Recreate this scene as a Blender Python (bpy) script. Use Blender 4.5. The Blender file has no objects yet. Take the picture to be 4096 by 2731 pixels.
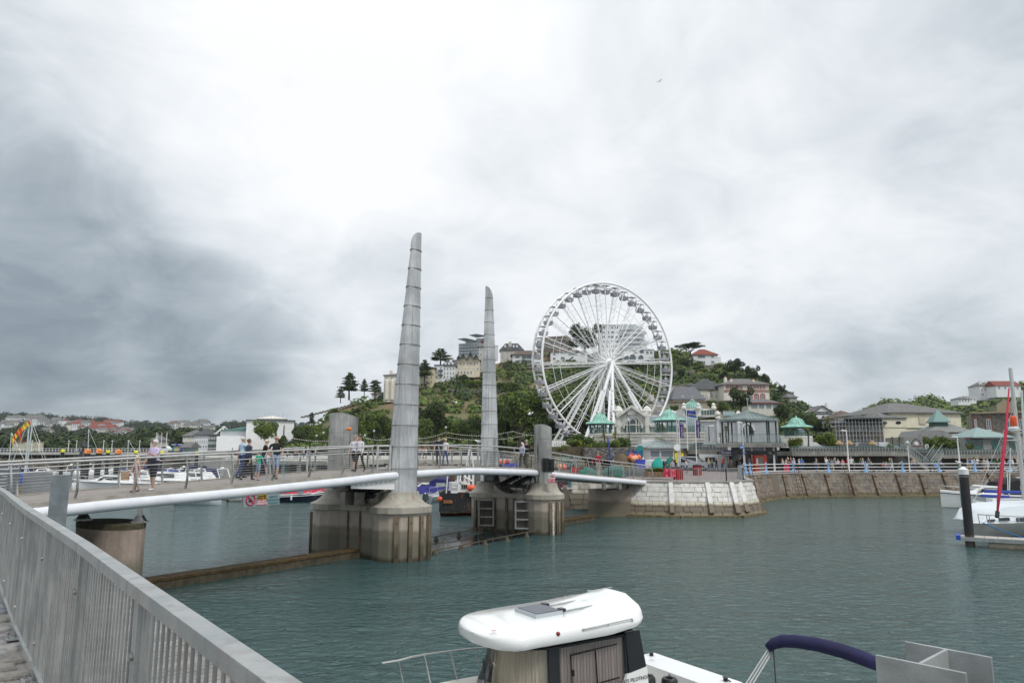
import bpy,bmesh,math,random
import numpy as np
from math import sin,cos,tan,pi,radians,atan,atan2,hypot,sqrt
from mathutils import Vector,Matrix
from mathutils import noise as mnoise
random.seed(7);np.random.seed(7)
C=bpy.context.scene.collection
SC=bpy.context.scene
# ------------------------------------------------------------------ camera
FPX=2844.0;CXP=2048.0;CYP=1365.5;EYE=5.2
PITCH=atan(437/2844.0)
cam_d=bpy.data.cameras.new('camera');cam=bpy.data.objects.new('camera',cam_d);C.objects.link(cam)
cam.location=(0,0,EYE);cam.rotation_euler=(pi/2+PITCH,0,0)
cam_d.sensor_width=36;cam_d.lens=36*FPX/4096;cam_d.clip_end=9000;cam_d.clip_start=.05
SC.camera=cam
# ------------------------------------------------------------------ view
SC.view_settings.view_transform='Standard';SC.view_settings.look='None'
SC.view_settings.gamma=1;SC.view_settings.exposure=0.28;SC.view_settings.use_curve_mapping=False
def raydir(px,py):
 x=(px-CXP)/FPX;y=-(py-CYP)/FPX
 return Vector((x,cos(PITCH)-y*sin(PITCH),sin(PITCH)+y*cos(PITCH)))
def G(px,py,z):
 d=raydir(px,py);t=(z-EYE)/d.z
 return Vector((d.x*t,d.y*t,z))
def P(px,py,D):
 d=raydir(px,py);t=D/d.y
 return Vector((d.x*t,D,EYE+d.z*t))
def X(px,D,z=3.):
 return (px-CXP)/FPX*(D*cos(PITCH)+(z-EYE)*sin(PITCH))
# ------------------------------------------------------------------ world: overcast sky with a sky texture behind the cloud
SUN_EL=radians(52);SUN_AZ=radians(140) # azimuth clockwise from +Y (view direction): behind-right
w=bpy.data.worlds.new('World');SC.world=w;w.use_nodes=True
nt=w.node_tree;nt.nodes.clear()
def N(t,typ,**kw):
 n=t.nodes.new(typ)
 for k,v in kw.items():setattr(n,k,v)
 return n
out=N(nt,'ShaderNodeOutputWorld');bg=N(nt,'ShaderNodeBackground');nt.links.new(bg.outputs[0],out.inputs[0])
bg.inputs[1].default_value=0.1
sky=N(nt,'ShaderNodeTexSky',sky_type='NISHITA');sky.sun_disc=False;sky.sun_elevation=SUN_EL;sky.sun_rotation=SUN_AZ
tc=N(nt,'ShaderNodeTexCoord');sep=N(nt,'ShaderNodeSeparateXYZ');nt.links.new(tc.outputs['Generated'],sep.inputs[0])
def mth(t,op,a,b=None,c=None,clamp=False):
 n=N(t,'ShaderNodeMath',operation=op);n.use_clamp=clamp
 for i,v in enumerate((a,b,c)):
  if v is None:continue
  if isinstance(v,(int,float)):n.inputs[i].default_value=v
  else:t.links.new(v,n.inputs[i])
 return n.outputs[0]
az=mth(nt,'ADD',mth(nt,'MAXIMUM',sep.outputs[2],0.0),0.42)
cmb=N(nt,'ShaderNodeCombineXYZ')
nt.links.new(mth(nt,'DIVIDE',sep.outputs[0],az),cmb.inputs[0]);nt.links.new(mth(nt,'DIVIDE',sep.outputs[1],az),cmb.inputs[1])
def noise(t,vec,scale,detail=6,rough=.55,dist=0.0):
 n=N(t,'ShaderNodeTexNoise');n.inputs['Scale'].default_value=scale;n.inputs['Detail'].default_value=detail
 n.inputs['Roughness'].default_value=rough;n.inputs['Distortion'].default_value=dist
 if vec is not None:t.links.new(vec,n.inputs['Vector'])
 return n.outputs[0]
n1=noise(nt,cmb.outputs[0],1.7,8,.55,.5);n2=noise(nt,cmb.outputs[0],5.0,7,.58,.6)
val=mth(nt,'ADD',SKY_BASE if 'SKY_BASE' in globals() else 0.735,mth(nt,'MULTIPLY',mth(nt,'SUBTRACT',n1,.5),.74))
val=mth(nt,'ADD',val,mth(nt,'MULTIPLY',mth(nt,'SUBTRACT',n2,.5),.44))
# broad cloud masses (direction, angular radius deg, brightness)
for px,py,rad,a in [(950,60,28,.21),(1150,420,13,.12),(250,1250,18,-.16),(500,1500,15,-.15),(1000,1330,10,-.11),(-700,1000,25,-.10),(1700,800,10,-.04),
 (150,350,15,-.05),(2700,1000,22,.06),(3600,1600,12,-.16),(3350,1500,8,-.06),(2600,300,30,.09),(3000,1150,14,.03)]:
 d=raydir(px,py).normalized()
 dp=N(nt,'ShaderNodeVectorMath',operation='DOT_PRODUCT');nt.links.new(tc.outputs['Generated'],dp.inputs[0]);dp.inputs[1].default_value=d
 mr=N(nt,'ShaderNodeMapRange',interpolation_type='SMOOTHSTEP');nt.links.new(dp.outputs['Value'],mr.inputs[0])
 mr.inputs[1].default_value=cos(radians(rad));mr.inputs[2].default_value=1;mr.inputs[3].default_value=0;mr.inputs[4].default_value=a
 val=mth(nt,'ADD',val,mr.outputs[0])
cr=N(nt,'ShaderNodeValToRGB');nt.links.new(val,cr.inputs[0])
e=cr.color_ramp.elements
e[0].position=0.08;e[0].color=(.11,.155,.20,1);e[1].position=1.0;e[1].color=(.96,.97,.98,1)
for p_,c_ in [(.38,(.27,.32,.365,1)),(.55,(.45,.505,.55,1)),(.72,(.69,.735,.775,1)),(.88,(.86,.89,.92,1))]:
 q=cr.color_ramp.elements.new(p_);q.color=c_
zen=N(nt,'ShaderNodeMapRange',interpolation_type='SMOOTHSTEP');nt.links.new(sep.outputs[2],zen.inputs[0]);zen.inputs[1].default_value=.45;zen.inputs[2].default_value=1.0;zen.inputs[3].default_value=8.9;zen.inputs[4].default_value=12.5 # an overcast sky is brighter overhead
sc_=N(nt,'ShaderNodeVectorMath',operation='SCALE');nt.links.new(cr.outputs[0],sc_.inputs[0]);nt.links.new(zen.outputs[0],sc_.inputs['Scale'])
mx=N(nt,'ShaderNodeMixRGB');mx.inputs[0].default_value=.95;nt.links.new(sky.outputs[0],mx.inputs[1]);nt.links.new(sc_.outputs[0],mx.inputs[2])
nt.links.new(mx.outputs[0],bg.inputs[0])
# ------------------------------------------------------------------ sun: soft, behind thin cloud
sd=bpy.data.lights.new('sun','SUN');sd.energy=1.5;sd.angle=radians(14);sd.color=(1,.96,.90)
sun=bpy.data.objects.new('sun',sd);C.objects.link(sun)
sdir=Vector((sin(SUN_AZ)*cos(SUN_EL),cos(SUN_AZ)*cos(SUN_EL),sin(SUN_EL)))
sun.rotation_euler=sdir.to_track_quat('Z','Y').to_euler();sun.location=(30,-30,60)
# ------------------------------------------------------------------ materials
MATS={}
def mat(name,col,rough=.6,metal=0.,var=0.,vs=1.,bump=0.,bs=8.,streak=0.,tide=None,rust=0.,island=0.,alpha=None,trans=0.,spec=.5,col2=None,coat=0.,stretch=None,pat=None,zspl=None):
 if name in MATS:return MATS[name]
 m=bpy.data.materials.new(name);m.use_nodes=True;t=m.node_tree;b=t.nodes['Principled BSDF'];MATS[name]=m
 b.inputs['Roughness'].default_value=rough;b.inputs['Metallic'].default_value=metal
 b.inputs['Specular IOR Level'].default_value=spec
 if coat:b.inputs['Coat Weight'].default_value=coat;b.inputs['Coat Roughness'].default_value=.08
 geo=N(t,'ShaderNodeNewGeometry');pos=geo.outputs['Position']
 cur=None
 def rgb(c):
  n=N(t,'ShaderNodeRGB');n.outputs[0].default_value=(*c,1);return n.outputs[0]
 def mix(f,a,c,mode='MIX'):
  n=N(t,'ShaderNodeMixRGB',blend_type=mode)
  for i,v in enumerate((f,a,c)):
   if isinstance(v,(int,float)):n.inputs[i].default_value=v
   elif isinstance(v,tuple):n.inputs[i].default_value=(*v,1)
   else:t.links.new(v,n.inputs[i])
  return n.outputs[0]
 def ramp(v,a,c):
  n=N(t,'ShaderNodeMapRange',interpolation_type='SMOOTHSTEP');t.links.new(v,n.inputs[0]);n.inputs[1].default_value=a;n.inputs[2].default_value=c
  return n.outputs[0]
 def scl(v3):
  n=N(t,'ShaderNodeVectorMath',operation='MULTIPLY');t.links.new(pos,n.inputs[0]);n.inputs[1].default_value=v3;return n.outputs[0]
 cur=rgb(col)
 if var:
  nn=noise(t,scl(stretch or (1,1,1)),vs,5,.6)
  dk=tuple(x*(1-var) for x in col) if col2 is None else col2
  cur=mix(ramp(nn,.35,.68),cur,dk)
 if island:
  f=geo.outputs['Random Per Island']
  cur=mix(mth(t,'MULTIPLY',f,island),cur,tuple(min(1,x*.35) for x in col))
  g2=noise(t,pos,.35,2,.5)
  cur=mix(mth(t,'MULTIPLY',ramp(g2,.42,.62),.55),cur,tuple(min(1,v*k) for v,k in zip(col,(1.9,1.55,1.1))))
 if streak:
  s_=noise(t,scl((9,9,.25)),1.0,4,.6)
  cur=mix(mth(t,'MULTIPLY',ramp(s_,.5,.75),streak),cur,tuple(x*.35 for x in col))
  s2=noise(t,scl((1.2,1.2,.35)),1.0,4,.6)
  cur=mix(mth(t,'MULTIPLY',ramp(s2,.5,.7),streak*.6),cur,tuple(x*.55 for x in col))
 if rust:
  r_=noise(t,scl((3,3,.8)),1.0,6,.65)
  cur=mix(mth(t,'MULTIPLY',ramp(r_,.56,.66),rust),cur,(.22,.085,.03))
 if tide:
  zsep=N(t,'ShaderNodeSeparateXYZ');t.links.new(pos,zsep.inputs[0])
  wob=mth(t,'MULTIPLY',mth(t,'SUBTRACT',noise(t,scl((2,2,.6)),1.5,6,.7),.5),.42)
  zz=mth(t,'ADD',zsep.outputs[2],wob)
  for z0,z1,c_,k in tide:
   q=N(t,'ShaderNodeMapRange',interpolation_type='SMOOTHSTEP');t.links.new(zz,q.inputs[0]);q.inputs[1].default_value=z1;q.inputs[2].default_value=z0
   cur=mix(mth(t,'MULTIPLY',mth(t,'SUBTRACT',1.0,q.outputs[0]),k),cur,c_)
 t.links.new(cur,b.inputs['Base Color'])
 if bump:
  bn=N(t,'ShaderNodeBump');bn.inputs['Strength'].default_value=bump;bn.inputs['Distance'].default_value=.03
  t.links.new(noise(t,scl(stretch or (1,1,1)),bs,5,.6),bn.inputs['Height']);t.links.new(bn.outputs[0],b.inputs['Normal'])
 if trans:b.inputs['Transmission Weight'].default_value=trans
 if alpha is not None:b.inputs['Alpha'].default_value=alpha
 m.diffuse_color=(*col,1)
 return m
def M(*a,**k):return mat(*a,**k)
steel=M('stainless_steel',(.62,.62,.605),.27,.95,var=.35,vs=.45,streak=.8)
steel_b=M('stainless_steel_dull',(.52,.51,.48),.30,1.0,var=.4,vs=.8,streak=.65)
rail_m=M('rail_steel',(.68,.67,.65),.3,.8,var=.2,vs=3)
wire_m=M('wire_steel',(.55,.54,.52),.35,.8)
galv=M('galvanised_steel',(.42,.43,.42),.5,.45,var=.3,vs=5,streak=.45,bump=.2,bs=60,rust=.12,col2=(.33,.355,.36))
galv2=M('galvanised_post',(.27,.31,.33),.45,.6,var=.35,vs=3)
beam_m=M('white_painted_tube',(.74,.76,.80),.33,var=.10,vs=1.5)
white_p=M('white_paint',(.78,.78,.77),.45,var=.08,vs=1.3)
gel=M('white_gelcoat',(.84,.85,.84),.16,coat=.6,var=.03,vs=1)
cream_gel=M('cream_deck',(.66,.64,.57),.5)
black_m=M('black_plastic',(.012,.012,.014),.4)
rubber=M('black_rubber',(.02,.02,.02),.65)
conc=M('pier_concrete',(.50,.43,.365),.8,var=.25,vs=1.1,bump=.4,bs=14,streak=.2,stretch=(1,1,.6),
 tide=[(1.55,1.32,(.20,.18,.135),.9),(1.2,.9,(.155,.145,.11),.85),(.3,.05,(.05,.042,.025),.9)])
conc_cap=M('cap_concrete',(.43,.40,.34),.8,var=.25,vs=1.4,bump=.35,bs=16,streak=.3,rust=.45)
conc_gr=M('grey_concrete',(.36,.35,.32),.85,var=.3,vs=.5,bump=.3,bs=6,streak=.5)
conc_lt=M('light_concrete',(.50,.48,.43),.85,var=.25,vs=.4,streak=.4)
conc_dk=M('dark_wet_concrete',(.10,.09,.075),.8,var=.4,vs=.7,bump=.4,bs=8)
timber=M('weathered_timber',(.20,.155,.10),.8,var=.4,vs=1.5,stretch=(3,3,.4),tide=[(1.0,.6,(.06,.05,.03),.8)])
timber_g=M('grey_decking',(.34,.33,.315),.8,var=.35,vs=2,stretch=(1,1,1),bump=.3,bs=30)
deck_m=M('bridge_deck',(.285,.255,.235),.85,var=.15,vs=2.5,bump=.2,bs=60)
kerb_m=M('bridge_kerb',(.36,.335,.29),.7,var=.3,vs=2)
glass=M('dark_glass',(.03,.04,.045),.06,spec=.8)
glass_b=M('blue_grey_glass',(.10,.13,.15),.08,spec=.8)
navy=M('navy_canvas',(.012,.012,.07),.8,var=.3,vs=3)
blue=M('blue_canvas',(.02,.05,.32),.7,var=.3,vs=3)
red_m=M('red_paint',(.42,.02,.02),.5,var=.25,vs=3)
leafA=M('leaf_green',(.10,.155,.04),.6,island=.75,spec=.2)
leafD=M('leaf_dark',(.045,.075,.026),.65,island=.7,spec=.2)
leafL=M('leaf_light',(.13,.175,.035),.6,island=.6,spec=.2)
leafFar=M('leaf_far',(.032,.050,.026),.8,island=.6,spec=.1)
bark=M('bark',(.09,.07,.05),.9,var=.3,vs=3)
# ------------------------------------------------------------------ object helpers
ORG={}
LABELS={}
def thing(name,label,cat,loc=(0,0,0),rz=0.,group=None,local=False,kind=None):
 o=bpy.data.objects.new(name,None);C.objects.link(o);o.location=loc;o.rotation_euler=(0,0,rz);o.empty_display_size=.2
 if label:o['label']=label
 if cat:o['category']=cat
 if group:o['group']=group
 if kind:o['kind']=kind
 ORG[o.name]=Vector((0,0,0)) if local else Vector(loc)
 return o
def link_mesh(name,me,parent=None,loc=(0,0,0),label=None,kind=None):
 o=bpy.data.objects.new(name,me);C.objects.link(o);o.location=loc
 if parent is not None:o.parent=parent;ORG[o.name]=ORG.get(parent.name,Vector())
 if label:o['label']=label
 if kind:o['kind']=kind
 return o
def tagm(o,label,cat,group=None,kind=None):
 if label:o['label']=label
 if cat:o['category']=cat
 if group:o['group']=group
 if kind:o['kind']=kind
 return o
def copy_thing(src,loc=None,rz=None,label=None,group=None,scale=None,parent=None,recolor=None):
 c=src.copy();C.objects.link(c)
 if loc is not None:c.location=loc
 if rz is not None:c.rotation_euler=(0,0,rz)
 if scale is not None:c.scale=scale if hasattr(scale,'__len__') else (scale,)*3
 if label:c['label']=label
 if group:c['group']=group
 if parent is not None:c.parent=parent
 for ch in src.children:copy_thing(ch,parent=c)
 return c
class B:
 def __init__(s):s.v=[];s.f=[];s.m=[]
 def add(s,vs,fs,mi=0):
  n=len(s.v);s.v+=[tuple(v) for v in vs];s.f+=[tuple(i+n for i in f) for f in fs];s.m+=[mi]*len(fs);return s
 def hexa(s,p,mi=0): # 0-3 bottom ccw, 4-7 top
  return s.add(p,[(3,2,1,0),(4,5,6,7),(0,1,5,4),(1,2,6,5),(2,3,7,6),(3,0,4,7)],mi)
 def box(s,c,d,rz=0.,mi=0,M3=None):
  hx,hy,hz=d[0]/2,d[1]/2,d[2]/2;ca,sa=cos(rz),sin(rz);p=[]
  for z in (-hz,hz):
   for x,y in ((-hx,-hy),(hx,-hy),(hx,hy),(-hx,hy)):
    q=Vector((x,y,z))
    q=M3@q if M3 is not None else Vector((x*ca-y*sa,x*sa+y*ca,z))
    p.append(q+Vector(c))
  return s.hexa(p,mi)
 def bar(s,a,b,w,h,mi=0,up=(0,0,1)): # box beam from a to b, w sideways, h along up
  a=Vector(a);b=Vector(b);d=(b-a).normalized();u=Vector(up)
  if abs(d.dot(u))>.98:u=Vector((0,1,0)) if abs(d.y)<.9 else Vector((1,0,0))
  r=d.cross(u).normalized()*w/2;u=r.cross(d).normalized()*h/2
  return s.hexa([a-r-u,a+r-u,b+r-u,b-r-u,a-r+u,a+r+u,b+r+u,b-r+u],mi)
 def prism(s,poly,z0,z1,mi=0,sc=1.,c=None):
  n=len(poly);cx=sum(p[0] for p in poly)/n if c is None else c[0];cy=sum(p[1] for p in poly)/n if c is None else c[1]
  f0=z0 if callable(z0) else (lambda p:z0);f1=z1 if callable(z1) else (lambda p:z1)
  vs=[(p[0],p[1],f0(p)) for p in poly]+[(cx+(p[0]-cx)*sc,cy+(p[1]-cy)*sc,f1(p)) for p in poly]
  return s.add(vs,[tuple(range(n))[::-1],tuple(range(n,2*n))]+[(i,(i+1)%n,n+(i+1)%n,n+i) for i in range(n)],mi)
 def tube(s,pts,r,n=8,mi=0,caps=True,closed=False):
  pts=[Vector(p) for p in pts];L=len(pts);rs=r if hasattr(r,'__len__') else [r]*L
  vs=[];prev=None
  for i,p in enumerate(pts):
   a=pts[(i-1)%L] if (closed or i) else p;b=pts[(i+1)%L] if (closed or i<L-1) else p
   d=(b-a).normalized()
   if prev is None:
    u=Vector((0,0,1)) if abs(d.z)<.9 else Vector((1,0,0));u=(u-d*u.dot(d)).normalized()
   else:u=(prev-d*prev.dot(d)).normalized()
   prev=u;q=d.cross(u)
   vs+=[p+(u*cos(2*pi*k/n)+q*sin(2*pi*k/n))*rs[i] for k in range(n)]
  fs=[]
  for i in range(L if closed else L-1):
   j=(i+1)%L
   fs+=[(i*n+k,i*n+(k+1)%n,j*n+(k+1)%n,j*n+k) for k in range(n)]
  if caps and not closed:fs+=[tuple(range(n))[::-1],tuple(range((L-1)*n,L*n))]
  return s.add(vs,fs,mi)
 def lathe(s,prof,c,n=16,mi=0,a0=0,a1=2*pi,sx=1,sy=1):
  full=abs(a1-a0-2*pi)<1e-6;k=n if full else n+1;vs=[]
  for r,z in prof:
   for i in range(k):
    a=a0+(a1-a0)*i/n;vs.append((c[0]+r*cos(a)*sx,c[1]+r*sin(a)*sy,c[2]+z))
  fs=[]
  for j in range(len(prof)-1):
   for i in range(n):
    i2=(i+1)%k;fs.append((j*k+i,j*k+i2,(j+1)*k+i2,(j+1)*k+i))
  if full:
   if prof[0][0]>1e-4:fs.append(tuple(range(k))[::-1])
   if prof[-1][0]>1e-4:fs.append(tuple(range((len(prof)-1)*k,len(prof)*k)))
  return s.add(vs,fs,mi)
 def loft(s,rings,mi=0,caps=True,closed=True):
  k=len(rings[0]);vs=[p for r in rings for p in r];fs=[]
  for j in range(len(rings)-1):
   for i in range(k if closed else k-1):
    i2=(i+1)%k;fs.append((j*k+i,j*k+i2,(j+1)*k+i2,(j+1)*k+i))
  if caps and closed:fs+=[tuple(range(k))[::-1],tuple(range((len(rings)-1)*k,len(rings)*k))]
  return s.add(vs,fs,mi)
 def mesh(s,name,mats,smooth=False,org=(0,0,0),fixn=True):
  me=bpy.data.meshes.new(name);o=Vector(org)
  me.from_pydata([tuple(Vector(v)-o) for v in s.v],[],s.f)
  for m in (mats if isinstance(mats,(list,tuple)) else [mats]):me.materials.append(m)
  if any(s.m):me.polygons.foreach_set('material_index',s.m)
  if fixn:
   bm=bmesh.new();bm.from_mesh(me)
   bmesh.ops.recalc_face_normals(bm,faces=bm.faces);bm.to_mesh(me);bm.free()
  if smooth:
   me.polygons.foreach_set('use_smooth',[True]*len(me.polygons))
   if smooth!=1:me.set_sharp_from_angle(angle=radians(smooth))
  me.update();return me
 def build(s,name,mats,parent=None,smooth=False,label=None,kind=None,loc=None,fixn=True):
  org=ORG.get(parent.name,Vector()) if parent is not None else (Vector(loc) if loc is not None else Vector())
  me=s.mesh(name,mats,smooth,org,fixn)
  o=link_mesh(name,me,parent,(0,0,0) if parent is not None else org,label,kind)
  if parent is None:ORG[o.name]=org
  return o
def struct(name,b,mats,smooth=False,kind='structure',**k):
 o=b.build(name,mats,None,smooth,kind=kind,**k);return o
def npmesh(name,V,F,mats,mi=None,smooth=False):
 me=bpy.data.meshes.new(name);V=np.asarray(V,np.float32);F=np.asarray(F,np.int32)
 me.vertices.add(len(V));me.vertices.foreach_set('co',V.ravel())
 k=F.shape[1];me.loops.add(F.size);me.loops.foreach_set('vertex_index',F.ravel())
 me.polygons.add(len(F));me.polygons.foreach_set('loop_start',np.arange(0,F.size,k,dtype=np.int32))
 for m in (mats if isinstance(mats,(list,tuple)) else [mats]):me.materials.append(m)
 if mi is not None:me.polygons.foreach_set('material_index',np.asarray(mi,np.int32))
 if smooth:me.polygons.foreach_set('use_smooth',np.ones(len(F),bool))
 me.update(calc_edges=True);me.validate();return me
def text(name,s,size,loc,xdir,parent,m,align='CENTER',zdir=(0,0,1),ext=.003,bold=0.):
 cu=bpy.data.curves.new(name,'FONT');cu.body=s;cu.size=size;cu.align_x=align;cu.align_y='CENTER';cu.extrude=ext;cu.offset=bold*size;cu.resolution_u=2
 t=bpy.data.objects.new(name,cu);C.objects.link(t)
 dg=bpy.context.evaluated_depsgraph_get();me=bpy.data.meshes.new_from_object(t.evaluated_get(dg));bpy.data.objects.remove(t);bpy.data.curves.remove(cu)
 me.materials.clear();me.materials.append(m);me.name=name
 x=Vector(xdir).normalized();z=Vector(zdir).normalized();n=x.cross(z).normalized()
 R=Matrix((x,z,n)).transposed().to_4x4();org=ORG.get(parent.name,Vector()) if parent is not None else Vector()
 me.transform(Matrix.Translation(Vector(loc)-org)@R)
 return link_mesh(name,me,parent)
# ------------------------------------------------------------------ sea and harbour water: one sheet to the horizon
wm=bpy.data.materials.new('harbour_water');wm.use_nodes=True;t=wm.node_tree;b=t.nodes['Principled BSDF']
b.inputs['Roughness'].default_value=.08;b.inputs['IOR'].default_value=1.33;b.inputs['Specular IOR Level'].default_value=.5
geo=N(t,'ShaderNodeNewGeometry')
def vs_(v3):
 n=N(t,'ShaderNodeVectorMath',operation='MULTIPLY');t.links.new(geo.outputs['Position'],n.inputs[0]);n.inputs[1].default_value=v3;return n.outputs[0]
big=noise(t,vs_((.05,.09,1)),1,3,.5)
mxc=N(t,'ShaderNodeMixRGB');mxc.inputs[1].default_value=(.032,.076,.078,1);mxc.inputs[2].default_value=(.050,.100,.097,1);t.links.new(big,mxc.inputs[0])
t.links.new(mxc.outputs[0],b.inputs['Base Color'])
h1=noise(t,vs_((1.0,1.5,1)),2.2,4,.58,.7);h2=noise(t,vs_((.16,.3,1)),1.0,4,.55,.4)
hh=mth(t,'ADD',mth(t,'MULTIPLY',h1,1.0),mth(t,'MULTIPLY',h2,2.6))
bn=N(t,'ShaderNodeBump');bn.inputs['Strength'].default_value=1.0;bn.inputs['Distance'].default_value=.22
t.links.new(hh,bn.inputs['Height']);t.links.new(bn.outputs[0],b.inputs['Normal'])
wb=B();wb.add([(-4500,-200,0),(4500,-200,0),(4500,6000,0),(-4500,6000,0)],[(0,1,2,3)])
struct('water',wb,wm)
# ------------------------------------------------------------------ footbridge
BA=Vector((-5.3,36.1,0));BU=Vector((.562,.827,0));BN=Vector((-.827,.562,0))
RZ=[(-24,4.55),(-17.6,4.76),(-16.4,4.82),(-13.2,4.96),(-9.6,5.11),(-6.05,5.25),(-2.06,5.40),(1.75,5.49),(5.4,5.52),(8.3,5.46),(12.8,5.25),(17.8,4.82),(23.7,4.40),(32.3,3.86),(40,3.5)]
BZ=[(-24,3.0),(-16.8,3.45),(-14.5,3.58),(-9.7,3.74),(-3.7,4.01),(-1.3,4.17),(.9,4.25),(5.7,4.24),(11.7,4.01),(15.5,3.70),(21,3.30),(30.1,2.69),(31.7,2.55)]
def interp(T,t):
 xs=[a for a,_ in T];ys=[b_ for _,b_ in T]
 return float(np.interp(t,xs,ys))
def sm(T,t):return (interp(T,t-1)+interp(T,t-.5)+interp(T,t)*2+interp(T,t+.5)+interp(T,t+1))/6
def bp(t,wv,z):q=BA+BU*t+BN*wv;return Vector((q.x,q.y,z))
def railz(t):return sm(RZ,t)
def deckz(t):return sm(RZ,t)-1.21
def beamz(t):return min(sm(BZ,t),deckz(t)-.06)-.175
T0,T1=-19.5,31.4;W0,W1=.25,3.65
fb=thing('footbridge','long arched white and steel footbridge crossing the harbour entrance between the concrete piers','footbridge',bp(0,2,3))
bb=B()
ts=[T0+i*(T1-T0)/60 for i in range(61)]
bb.loft([[bp(t,W0,deckz(t)-.14),bp(t,W1,deckz(t)-.14),bp(t,W1,deckz(t)),bp(t,W0,deckz(t))] for t in ts])
bb.build('walkway',deck_m,fb)
for wv in (W0-.06,W1+.06):
 q=B()
 q.loft([[bp(t,wv-.05,deckz(t)-.18),bp(t,wv+.05,deckz(t)-.18),bp(t,wv+.05,deckz(t)+(.05 if wv>1 else .012)),bp(t,wv-.05,deckz(t)+(.05 if wv>1 else .012))] for t in ts])
 q.build('kerb',kerb_m,fb)
for wv in (0,W1+.5):
 for a,b_ in ((-17.5,-.72),(.66,12.2),(13.7,31.6)) if wv==0 else ((-17.5,31.6),):
  n=24;tt=[a+(b_-a)*i/n for i in range(n+1)]
  pts=[bp(t,wv,beamz(t)) for t in tt]
  q=B();q.tube(pts,.19,16,0)
  q.build('tube_beam',beam_m,fb,smooth=40)
# cross beams under the deck
t=T0+.9
while t<T1:
 q=B();q.bar(bp(t,-.05,deckz(t)-.24),bp(t,W1+.5,deckz(t)-.24),.12,.18);q.build('cross_beam',conc_dk,fb);t+=1.8
# railings: bowed posts, two rails, wires
def post(t,wv,side):
 zr=railz(t);zd=deckz(t);q=B();pr=[]
 for i in range(9):
  k=i/8;z=zr-.02+(zd-.10-zr)*k
  off=.20*sin(k*pi*.85)**1.2-.06*k
  pr.append((off,z))
 rings=[]
 for i,(o_,z) in enumerate(pr):
  wdt=.05+.06*(i/8);o0=wv+side*(o_)
  rings.append([bp(t-.022,o0-wdt/2,z),bp(t+.022,o0-wdt/2,z),bp(t+.022,o0+wdt/2,z),bp(t-.022,o0+wdt/2,z)])
 q.loft(rings);q.build('railing_post',steel_b,fb)
 q=B();q.box(bp(t,wv+side*.02,zd-.02),(.36,.16,.09),atan2(BU.y,BU.x));q.build('post_shoe',kerb_m,fb)
NEAR=[(-19.3,-2.0),(-1.7,-.9),(.9,3.9),(4.0,12.0),(13.6,31.2)]
def rail_run(a,b_,wv,side,wires=True):
 n=max(2,int((b_-a)/.6));tt=[a+(b_-a)*i/n for i in range(n+1)]
 q=B();q.tube([bp(t,wv,railz(t)) for t in tt],.038,10);q.build('handrail',rail_m,fb,smooth=40)
 q=B();q.tube([bp(t,wv+side*.09,railz(t)-.26) for t in tt],.020,8);q.build('mid_rail',rail_m,fb,smooth=40)
 for i in range(9 if wires else 0):
  k=.30+i*.075;off=.20*sin(k*pi*.85)**1.2-.06*k
  q=B();q.tube([bp(t,wv+side*off,railz(t)-1.31*k) for t in tt[::2]+[tt[-1]]],.0045,4,caps=False);q.build('wire',wire_m,fb)
 m_=max(1,round((b_-a)/1.85))
 for i in range(m_+1):post(a+.12+(b_-a-.24)*i/m_,wv,side)
rail_run(-19.3,-2.0,W0+.05,-1);rail_run(.9,12.0,W0+.05,-1);rail_run(13.7,31.2,W0+.05,-1)
rail_run(-19.3,-3.4,W1-.05,1);rail_run(-2.7,12.0,W1-.05,1);rail_run(13.7,23.5,W1-.05,1)
for t,wv in ((-1.75,W0),(-3.15,W1),(-.9,W0)): # gate posts
 q=B();q.tube([bp(t,wv,deckz(t)-.05),bp(t,wv,railz(t)+.06)],.055,12);q.build('gate_post',rail_m,fb,smooth=40)
for wv,a,b_ in ((W0+.05,-1.65,-.95),(W1-.05,-3.05,-2.8)):
 for dz in (0,.3,1.05):
  q=B();q.tube([bp(a,wv,railz(a)-dz),bp(b_,wv,railz(b_)-dz)],.025,8);q.build('gate_rail',rail_m,fb,smooth=40)
# hinge plate beside the near mast
q=B();q.hexa([bp(-3.6,.04,3.5),bp(-3.6,.08,3.5),bp(-.75,.08,3.32),bp(-.75,.04,3.32),bp(-3.6,.04,3.72),bp(-3.6,.08,3.72),bp(-.75,.08,3.95),bp(-.75,.04,3.95)])
hp=q.build('hinge_plate',white_p,fb)
for i in range(8):
 q=B();q.tube([bp(-3.3+i*.32,.0,3.62+i*.015),bp(-3.3+i*.32,.05,3.62+i*.015)],.018,6);q.build('bolt',M('rusty_bolt',(.16,.09,.05),.8),hp)
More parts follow.
